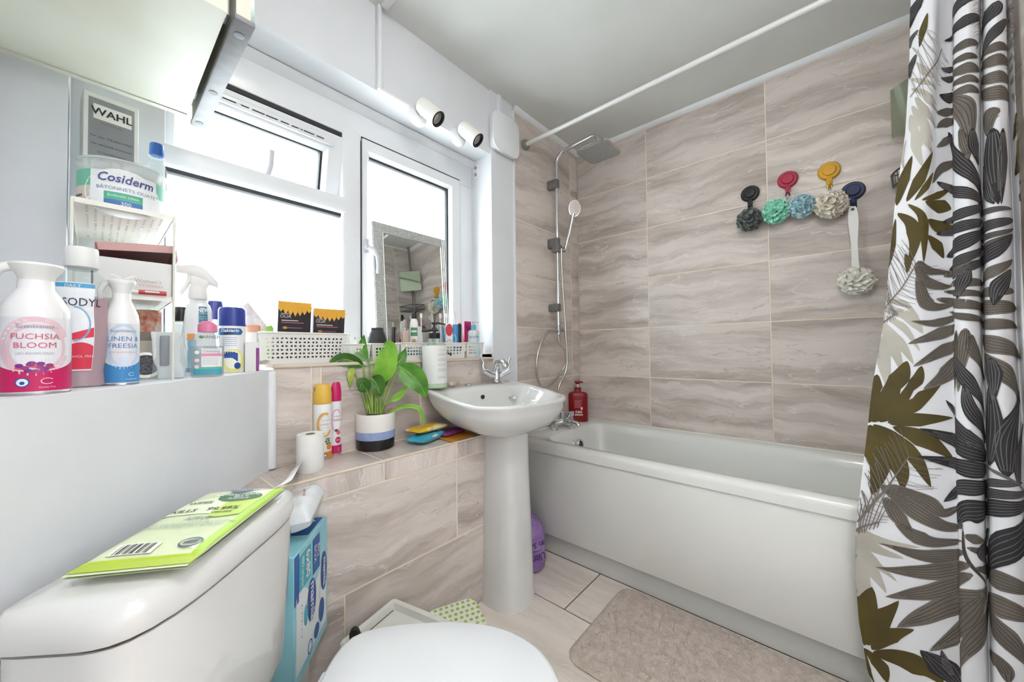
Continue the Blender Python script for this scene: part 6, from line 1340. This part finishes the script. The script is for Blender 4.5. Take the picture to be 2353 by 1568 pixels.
def puff(px, py, rad, cols, label, hook_px, seed):
    P = onx(px, py, -.052); t = thing('bath_puff', label, 'bath puff', P, group='bath puffs on the hooks')
    m = mottled('net_'+cols[0].strip('#'), cols[0], cols[1], 45, .6); obj('net', puff_mesh(rad, seed), m, t, angle=180)
    H = onx(*hook_px, -.03)-P
    obj('cord', MB().tube(spline([(0, .006, rad*.5), (H[0], H[1]+.008, H[2]*.8), tuple(H+np.array([-.004, 0, .004])), (H[0], H[1]-.008, H[2]*.8), (0, -.008, rad*.5)], 6), .0012, 6), mat('cord_'+cols[1].strip('#'), cols[1], .7), t)
puff(1722, 505, .051, ('#6a716f', '#8a928f'), 'charcoal grey net bath puff', (1725, 478), 1)
puff(1783, 486, .052, ('#98f0d2', '#c8faea'), 'mint green net bath puff', (1806, 440), 2)
puff(1842, 474, .047, ('#b5deeb', '#d6eff5'), 'powder blue net bath puff', (1814, 440), 3)
puff(1909, 470, .054, ('#f6eedb', '#fbf7ec'), 'cream net bath puff', (1906, 424), 4)
# back brush with a net head
top_, bot_ = onx(1959, 474, -.030), onx(1966, 632, -.024)
t = thing('back_brush', 'long white bath brush with a pale net head on the navy hook', 'brush', (top_[0], top_[1], bot_[2])); Lb = float(top_[2]-bot_[2])
o_ = [(.010, 0), (.0135, .0), (.011, .25), (.0105, .45), (.014, .62), (.0165, .75), (.016, .86), (.013, .96), (.007, 1.0)]
dy = float(bot_[1]-top_[1])
poly = [(a, b*Lb) for a, b in o_]+[(-a, b*Lb) for a, b in o_[::-1]]
obj('handle', MB().prism(poly, -.004, .004, lambda a, b, c: (c, dy*(1-b/Lb)+a, b)), mat('white_tube'), t)
obj('hang_hole', MB().lathe([(.0, .0), (.006, .0), (.006, .0012), (0, .0013)], 16).xf(Matrix.Translation((-.0045, 0, Lb*.95)) @ Matrix.Rotation(R(-90), 4, 'Y')), BLACKP, t)
obj('net_head', puff_mesh(.052, 9, 80, 1.15).xf(Matrix.Translation((-.014, dy, -.028)) @ Matrix.Scale(.62, 4, (1, 0, 0))), mottled('net_pale', '#f8f6ee', '#efece2', 40, .6), t, angle=180)
# corner caddy at the far end of the bath
CXx, CYy = -.055, YN+.055
t = thing('corner_caddy', 'grey pole caddy with a square mirror and wire baskets in the bath corner', 'caddy', (CXx, CYy, BZ))
obj('pole', MB().tube([(0, 0, 0), (0, 0, ZC-BZ-.005)], .011, 14), mat('brushed_bracket'), t)
WIRE = mat('dark_wire', '#5b5c5e', .35, .7)
zz = [float(onx(2040, 402, -.05)[2])-.0, float(onx(2040, 572, -.05)[2])-.03, 1.05]
ext = abs(float(onx(2021, 402, -.03)[1])-CYy)
for z in zz:
    mb = MB(); Rr = ext; c0 = (.04, -.04)
    arcp = [(.035-(Rr+.02)*math.sin(R(a))*1.0*.95, -.035+(Rr+.0)*math.cos(R(a)), z-BZ) for a in np.linspace(0, 90, 14)]
    mb.tube(arcp, .0035, 8).tube([(q[0]*.97, q[1]*.97, q[2]-.05) for q in arcp], .003, 8)
    for q in arcp[::1]: mb.tube([q, (q[0]*.97, q[1]*.97, q[2]-.05)], .0018, 6).tube([(q[0]*.97, q[1]*.97, q[2]-.05), (.02, -.02, q[2]-.05)], .0016, 6)
    mb.tube([arcp[0], (.035, -.035, z-BZ), arcp[-1]], .003, 8)
    obj('wire_basket', mb, WIRE, t)
mc = onx(2062, 260, -.02)
gl = MB().span((-.002, -.10, -.10), (.002, .10, .10))
P = onx(2052, 262, -.035); zc_ = float(P[2])
g = obj('mirror_plate', gl, [MIRROR], t, smooth=False); g.location = (P[0]-CXx-.075, P[1]-CYy-.062, zc_-BZ); g.rotation_euler = (0, 0, R(-50))
t2 = obj('mirror_back', MB().span((-.003, -.102, -.102), (-.0021, .102, .102)).span((.0021, -.102, -.102), (.003, -.098, .102)), mat('green_tint_mirror', '#b9c2ad', .05, 1.0), t, smooth=False); t2.location = g.location; t2.rotation_euler = g.rotation_euler
obj('clamp', MB().tube([(0, 0, zc_-BZ), tuple(g.location)], .008, 10), mat('brushed_bracket'), t)
t = thing('shampoo_bottle', 'dark shampoo bottle in the wire basket of the corner caddy', 'bottle', (CXx-.02, CYy+.09, zz[1]-.049))
obj('bottle', MB().lathe([(.024, 0), (.026, .006), (.026, .13), (.012, .15)], 24, sy=.8), mat('black_plastic'), t); obj('cap', MB().lathe([(.012, .148), (.016, .152), (.016, .18), (0, .182)], 18), mat('pink_cap'), t)

# ------------------------------------------------------------------ on the cistern
zc = .7535
cn = [onz(*q, zc+.012) for q in ((138, 1326), (430, 1298), (655, 1122), (520, 1130))]
cn[3] = cn[0]+(cn[2]-cn[1])*1.02+np.array([0.0, .0, 0])
org = (cn[0]+cn[1]+cn[2]+cn[3])/4
t = thing('wipes_pack', 'lime green pack of cleaning wipes lying on the cistern lid', 'packet', (org[0], org[1], zc))
def wp(u, v, s=1):
    P = (cn[0]*(1-u)+cn[1]*u)*(1-v)+(cn[3]*(1-u)+cn[2]*u)*v-org
    e = max(0, (1-abs(2*u-1)**6))*max(0, 1-abs(2*v-1)**6); e = e**.5
    flat = 1-math.exp(-max(0, v-.09)*22)
    n_ = mnoise.noise(Vector((u*4, v*7, 1.3)))*.35+mnoise.noise(Vector((u*11, v*5, 4.2)))*.12
    return (P[0], P[1], .009+s*(.0015+.0075*e*flat*(1+.28*n_)))
FILM = mat('film_pale_lime', '#dfe9bf', .2, coat=.4)
obj('sachet', MB().grid(lambda u, v: wp(u, v, 1), 30, 40).grid(lambda u, v: wp(u, v, -1), 30, 40), FILM, t, angle=180)
def wmap(q, z, l): return tuple(np.array(wp(min(.995, max(.005, q)), min(.995, max(.005, z)), 1))+np.array([0, 0, l+.0005]))
p = Print(wmap, .0004); LIME = C_('#b5cc3a')
p.rect(.0, .02, 1, .105, LIME, n=24, k=5); p.rect(.90, .1, 1, .99, C_('#a9cf3c'), n=4, k=30); p.band(.0, .9, lambda q: .55, lambda q: .99-.25*(1-q), C_('#e6edcf'), n=20, k=14); p.band(.55, .9, lambda q: .52+.03*math.sin(7*q), lambda q: .78, C_('#c2da5f'), n=10, k=10, rise=1)
DKG = C_('#3f6b44')
p.disc(.62, .80, .26, DKG, .075, rise=2, n=26, rings=6); p.disc(.5, .83, .16, DKG, .05, rise=2, rings=4)
def ptx(s_, q, z, size, m, rot=0, sx=1.0, rise=3):
    vs, fs = text2d(s_, 1.0, 'CENTER', .01); c, sn = math.cos(R(rot)), math.sin(R(rot))
    p.mb.add([wmap(q+(a*sx*c-b*sn)*size, z+(a*sx*sn+b*c)*size*.55, .0004*(1+rise)) for a, b, _ in vs], fs, p._mi(m))
ptx('ANTIBACTERIAL', .55, .84, .085, C_('#e9efe4'), sx=.9); ptx('MULTI\nSURFACE', .62, .79, .062, C_('#f1f4ec')); ptx('KILLS', .20, .60, .115, C_('#2d3328')); ptx('99.99%', .62, .61, .125, C_('#2d3328')); ptx('VIRUSES', .66, .555, .065, C_('#2d3328')); ptx('APPLE', .5, .48, .10, C_('#7c8ea0')); ptx('WIPES', .24, .72, .10, C_('#4f5f4c'))
ptx('ONLY USE BIODEGRADABLE CLOTHS', .5, .42, .055, C_('#8fa6a0')); ptx('FOR ALL ROUND PROTECTION', .45, .385, .055, C_('#8fa6a0')); ptx('15', .82, .955, .12, C_('#3c4638')); p.ring(.5, .935, .13, .03, C_('#5f6c9c'), .022, rise=3)
p.rect(.14, .125, .52, .215, C_('#eceee2'), n=8, k=3, rise=2)
for i in range(22):
    if i % 4 != 1: p.rect(.18+.0142*i, .13, .18+.0142*i+.0065*(1+(i % 3)*.35), .205, C_('#3b3b3d'), n=1, k=3, rise=3)
p.ring(.80, .185, .10, .012, C_('#4a5470'), .038, rise=3); p.band(.74, .86, lambda q: .17+(q-.74)*.12, lambda q: .19+(q-.74)*.16, C_('#4a5470'), n=6, rise=3)
p.done(t)

# ------------------------------------------------------------------ between the cistern and the ledge
zt_ = .575; A, B = onz(676, 1282, zt_), onz(752, 1187, zt_); zb = zt_-.305
fd = (B-A)[:2]; LF = float(np.linalg.norm(fd)); fd = fd/LF; nrm = np.array([fd[1], -fd[0]])
ca_ = math.atan2(fd[1], fd[0])
t = thing('wipes_carton', 'turquoise and white carton of baby wipes beside the cistern', 'carton', (A[0], A[1], zb), ca_)
obj('carton', MB().rbox((LF/2, .075, .1525), (LF, .15, .305), .0015, 1), mottled('turquoise_card', '#8fd0de', '#a5dbe6', 6, .4), t)
p = Print(flat_map(0), .0004); H_ = .305; TEAL, DBL, WHT = C_('#4fb3c6'), C_('#1f5fa8'), C_('#e9f0f2')
p.band(LF*.05, LF*.95, lambda q: H_*.08, lambda q: H_*(.62+.07*math.sin(q/LF*9)), WHT, n=20, k=8); p.band(LF*.0, LF*.12, lambda q: H_*.62, lambda q: H_*.99, DBL, n=4, k=3); p.rect(LF*.12, H_*.68, LF*.45, H_*.95, TEAL, n=4, rise=1); p.rect(LF*.5, H_*.66, LF*.72, H_*.95, DBL, n=4, rise=1)
p.text('6x80', LF*.34, H_*.83, .034, WHT, rot=-90, bold=.0006, rise=3); p.text('480 wipes', LF*.2, H_*.82, .018, WHT, rot=-90, rise=3); p.text('BIG\nBOX', LF*.61, H_*.82, .022, WHT, rot=-90, rise=3)
for q, s_ in ((.47, 1.0), (.86, .8)):
    p.disc(LF*q, H_*(.48 if q < .6 else .56), LF*.13*s_, C_('#2b4f9c'), H_*.17, rise=2); p.text('mamia', LF*q, H_*(.48 if q < .6 else .56), .036*s_, WHT, rot=-90, bold=.0006, rise=4)
p.disc(LF*.3, H_*.43, LF*.05, TEAL, H_*.08, rise=2.5); p.disc(LF*.62, H_*.15, LF*.08, DBL, H_*.06, rise=2); p.disc(LF*.78, H_*.25, LF*.09, DBL, H_*.10, rise=2); p.ring(LF*.42, H_*.12, LF*.06, .003, DBL, H_*.05, rise=2); p.rect(LF*.72, .004, LF*.726, H_, C_('#7fa9b4'), n=1, rise=3)
for i in range(9): p.rect(LF*(.18+.012*(i % 2)), H_*(.55-.03*i), LF*.2, H_*(.565-.03*i), C_('#8d9aa2'), n=1, rise=2)
p.done(t)
p = Print(lambda q, z, l: (q, z, .305+l), .0004); p.rect(LF*.5, .01, LF*.98, .13, DBL, n=4, k=2); p.text('BIG', LF*.82, .045, .034, WHT, rot=-50, bold=.0006, rise=2); p.text('BOX', LF*.64, .06, .03, C_('#8fc6de'), rot=-50, rise=2); p.disc(LF*.12, .05, .018, DBL, rise=1); p.done(t, 'printed_top')
t = thing('storage_tub', 'white plastic tub under the baby wipes carton', 'tub', (A[0], A[1], 0), ca_); obj('tub', MB().rings([rrect(.02, LF*.75, .03, .145, .012, 0), rrect(.015, LF*.78, .025, .15, .012, zb-.012)]), WPLAST, t); obj('lid', MB().rings([rrect(.01, LF*.8, .02, .15, .012, zb-.012), rrect(.01, LF*.8, .02, .15, .012, zb-.001)]), WPLAST, t)
c_ = onz(706, 1185, zt_+.03)
t = thing('baby_wipes', 'white soft pack of wipes resting on the carton', 'packet', (A[0]+fd[0]*LF*.62-nrm[0]*.055, A[1]+fd[1]*LF*.62-nrm[1]*.055, zt_+.022), ca_+R(8))
o = obj('sachet', pillow(.165, .125, .07, 26, 20, 6, .34), mottled('white_film', '#eceef1', '#dfe6ea', 12, .25), t, angle=70); o.rotation_euler = (R(-7), R(-5), 0)
p = Print(lambda q, z, l: (q, z, .0725+l-4.2*(q*q*q*q)*400-2.0*z*z*z*z*800), .0006); p.disc(.03, .035, .012, C_('#4a86b8'), rise=1); p.ring(.055, .028, .011, .002, C_('#4a86b8'), rise=1)
for i, cc in enumerate(('#c2504e', '#d98f57', '#4a86b8', '#6a9a6a')): p.disc(-.005+.014*i, -.035+.003*i, .0035, C_(cc), rise=1, n=8, rings=1)
for i in range(3): p.rect(-.02, -.01-.006*i, .05, -.008-.006*i, C_('#d7a9a4'), n=3, rise=1)
o2 = p.done(t); o2.rotation_euler = o.rotation_euler

# ------------------------------------------------------------------ on the floor
# white bin with a recessed lid
zl = .25; K = onz(905, 1372, zl); Lc = onz(787, 1468, zl); e1_ = (Lc-K)[:2]; e1_ /= np.linalg.norm(e1_); e2_ = np.array([-e1_[1], e1_[0]]); 
if np.dot(e2_, (onz(1060, 1430, zl)-K)[:2]) < 0: e2_ = -e2_
wa, wb_ = .205, .30; bc = K[:2]+e1_*wa/2+e2_*wb_/2
bn = thing('pedal_bin', 'white square bin with a framed lid and black catch', 'bin', (bc[0], bc[1], 0), math.atan2(e2_[1], e2_[0]))
IV = mottled('ivory_bin_plastic', '#e9e9e3', '#e0e0d8', 9, .35)
hw, hd_ = wb_/2, wa/2
obj('body', MB().rings([rrect(-hw*.86, hw*.86, -hd_*.84, hd_*.84, .02, 0), rrect(-hw*.88, hw*.88, -hd_*.86, hd_*.86, .02, .01), rrect(-hw*.97, hw*.97, -hd_*.96, hd_*.96, .02, zl-.03)]), IV, bn)
obj('lid_frame', MB().rings([rrect(-hw, hw, -hd_, hd_, .014, zl-.035), rrect(-hw, hw, -hd_, hd_, .014, zl-.004), rrect(-hw+.004, hw-.004, -hd_+.004, hd_-.004, .012, zl), rrect(-hw+.020, hw-.020, -hd_+.020, hd_-.020, .006, zl), rrect(-hw+.022, hw-.022, -hd_+.022, hd_-.022, .006, zl-.02), rrect(-hw*.3, hw*.3, -hd_*.3, hd_*.3, .006, zl-.021)]), IV, bn)
obj('lid_panel', MB().rings([rrect(-hw+.034, hw-.034, -hd_+.034, hd_-.034, .008, zl-.0208), rrect(-hw+.037, hw-.037, -hd_+.037, hd_-.037, .008, zl-.014)]), IV, bn)
obj('brown_edge_line', MB().tube([(-hw+.024, -hd_+.024, zl-.0195), (hw-.024, -hd_+.024, zl-.0195)], .0014, 6).tube([(-hw+.024, -hd_+.026, zl-.0195), (-hw+.024, hd_-.026, zl-.0195)], .0014, 6), mat('brown_edge', '#7d6f5c', .9), bn)  # thin brown lines along two inner edges of the lid recess
cp_ = onz(816, 1472, zl+.006)
cl = obj('catch', MB().rings([rrect(-.013, .013, -.009, .009, .004, -.045), rrect(-.014, .014, -.010, .010, .004, .016), rrect(-.009, .009, -.007, .007, .004, .030)]), BLACKP, bn)
dx, dy2 = cp_[0]-bc[0], cp_[1]-bc[1]; a_ = math.atan2(e2_[1], e2_[0]); cl.location = (dx*math.cos(a_)+dy2*math.sin(a_), -dx*math.sin(a_)+dy2*math.cos(a_), zl+.008)
# step stool with green dots
zs = .15; K2 = onz(1086, 1368, zs); far_l = onz(985, 1400, zs); f1 = (far_l-K2)[:2]; f1 /= np.linalg.norm(f1); f2 = np.array([-f1[1], f1[0]])
if np.dot(f2, (onz(1112, 1430, zs)-K2)[:2]) < 0: f2 = -f2
sw, sd_ = .172, .15; sc_ = K2[:2]+f1*sw/2+f2*sd_/2; sc_[1] = min(sc_[1], -.345)
st = thing('step_stool', 'small white step stool with lime green grip dots', 'stool', (sc_[0], sc_[1], 0), math.atan2(-f1[1], -f1[0]))
obj('top', MB().rings([rrect(-sw/2, sw/2, -sd_/2, sd_/2, .03, zs-.02), rrect(-sw/2, sw/2, -sd_/2, sd_/2, .03, zs-.006), rrect(-sw/2+.006, sw/2-.006, -sd_/2+.006, sd_/2-.006, .026, zs)]), mat('stool_white', '#ecefe4', .4), st)
for i in range(8):
    for j in range(6):
        obj('grip_dot', MB().lathe([(.0065, 0), (.006, .0016), (0, .002)], 10, (-sw/2+.022+.0196*i+.006*(j % 2), -sd_/2+.018+.0228*j, zs-.0004)), mat('lime_rubber', '#a9bf5e', .6), st)
for sx in (-1, 1):
    for sy in (-1, 1): obj('leg', MB().rings([rrect(sx*(sw/2-.02)-.016, sx*(sw/2-.02)+.016, sy*(sd_/2-.02)-.016, sy*(sd_/2-.02)+.016, .006, 0), rrect(sx*(sw/2-.026)-.016, sx*(sw/2-.026)+.016, sy*(sd_/2-.026)-.016, sy*(sd_/2-.026)+.016, .006, zs-.018)]), mat('stool_white'), st)
# purple pack of toilet rolls behind the pedestal
pp = onz(1241, 1320, 0)
t = thing('tissue_multipack', 'purple plastic pack of toilet rolls between pedestal and bathtub', 'packet', (-.823, -.160, 0), R(-40))
PUR = mottled('purple_film', '#a585bd', '#8661a3', 13, .22, .2, 30)
def pk(u, v):
    a = 2*PI*u; e_ = 3.0; c, s = math.cos(a), math.sin(a); q = (abs(c)**e_+abs(s)**e_)**(-1/e_)
    prof_ = float(np.interp(v, [0, .06, .2, .65, .85, .95, 1], [.80, .97, 1.0, 1.0, .82, .45, .12])); n_ = .06*mnoise.noise(Vector((3*c, 3*s, v*6)))+.035*mnoise.noise(Vector((9*c, 9*s, v*11)))
    return (.1*c*q*prof_*(1+n_), .098*s*q*prof_*(1+n_), .245*v)
obj('film', MB().grid(pk, 60, 34), PUR, t, angle=30)
p = Print(lambda q, z, l: tuple(np.array(pk(.75+q/.72, max(0, min(1, z/.245))))*np.array([1.012, 1.012, 1])), .001)
p.text('So Soft', .045, .135, .034, C_('#3f2a63'), rot=186, bold=.0007); p.text('UltrA', .05, .075, .045, C_('#3f2a63'), rot=186, bold=.001); p.rect(.02, .105, .085, .108, C_('#3f2a63'), n=4); p.done(t)
# bath mat
rug = thing('bath_mat', 'beige shaggy bath mat lying on the floor before the bathtub', 'bath mat', (-.90, -1.02, 0))
rx0, rx1, ry0, ry1 = -1.155, -.668, -1.44, -.603
def rugf(u, v):
    x_, y_ = rx0+(rx1-rx0)*u, ry0+(ry1-ry0)*v
    dx_ = min(x_-rx0, rx1-x_); dy_ = min(y_-ry0, ry1-y_); R_ = .06
    # rounded corners: pull the corner cells in
    cxx = max(0, R_-dx_); cyy = max(0, R_-dy_)
    if cxx > 0 and cyy > 0:
        L1 = max(cxx, cyy); L2 = math.hypot(cxx, cyy); f = L1/L2
        x_ += (cxx-cxx*f)*(1 if x_-rx0 < rx1-x_ else -1); y_ += (cyy-cyy*f)*(1 if y_-ry0 < ry1-y_ else -1)
    e = min(dx_, dy_); h_ = .018*(1-math.exp(-e/.012))
    vv = Vector((x_*20, y_*20, 0)); cell = abs(mnoise.noise(vv)); cell2 = abs(mnoise.noise(vv*2.3+Vector((7, 3, 0))))
    g = -.010*math.exp(-cell/.045)-.005*math.exp(-cell2/.07)+.0035*mnoise.noise(Vector((x_*190, y_*190, 1)))+.002*mnoise.noise(Vector((x_*420, y_*420, 5)))
    return (x_+.90, y_+1.02, max(.001, h_+g*(h_/.018)+.002))
obj('pile', MB().grid(rugf, 230, 380), mottled('beige_pile', '#dccdc2', '#cabaae', 40, .95, .5, 500, sheen=.3), rug, angle=180)
obj('backing', MB().rings([rrect(rx0+.9, rx1+.9, ry0+1.02, ry1+1.02, .06, .0), rrect(rx0+.9, rx1+.9, ry0+1.02, ry1+1.02, .06, .003)]), mat('mat_backing', '#a4978c', .9), rug)
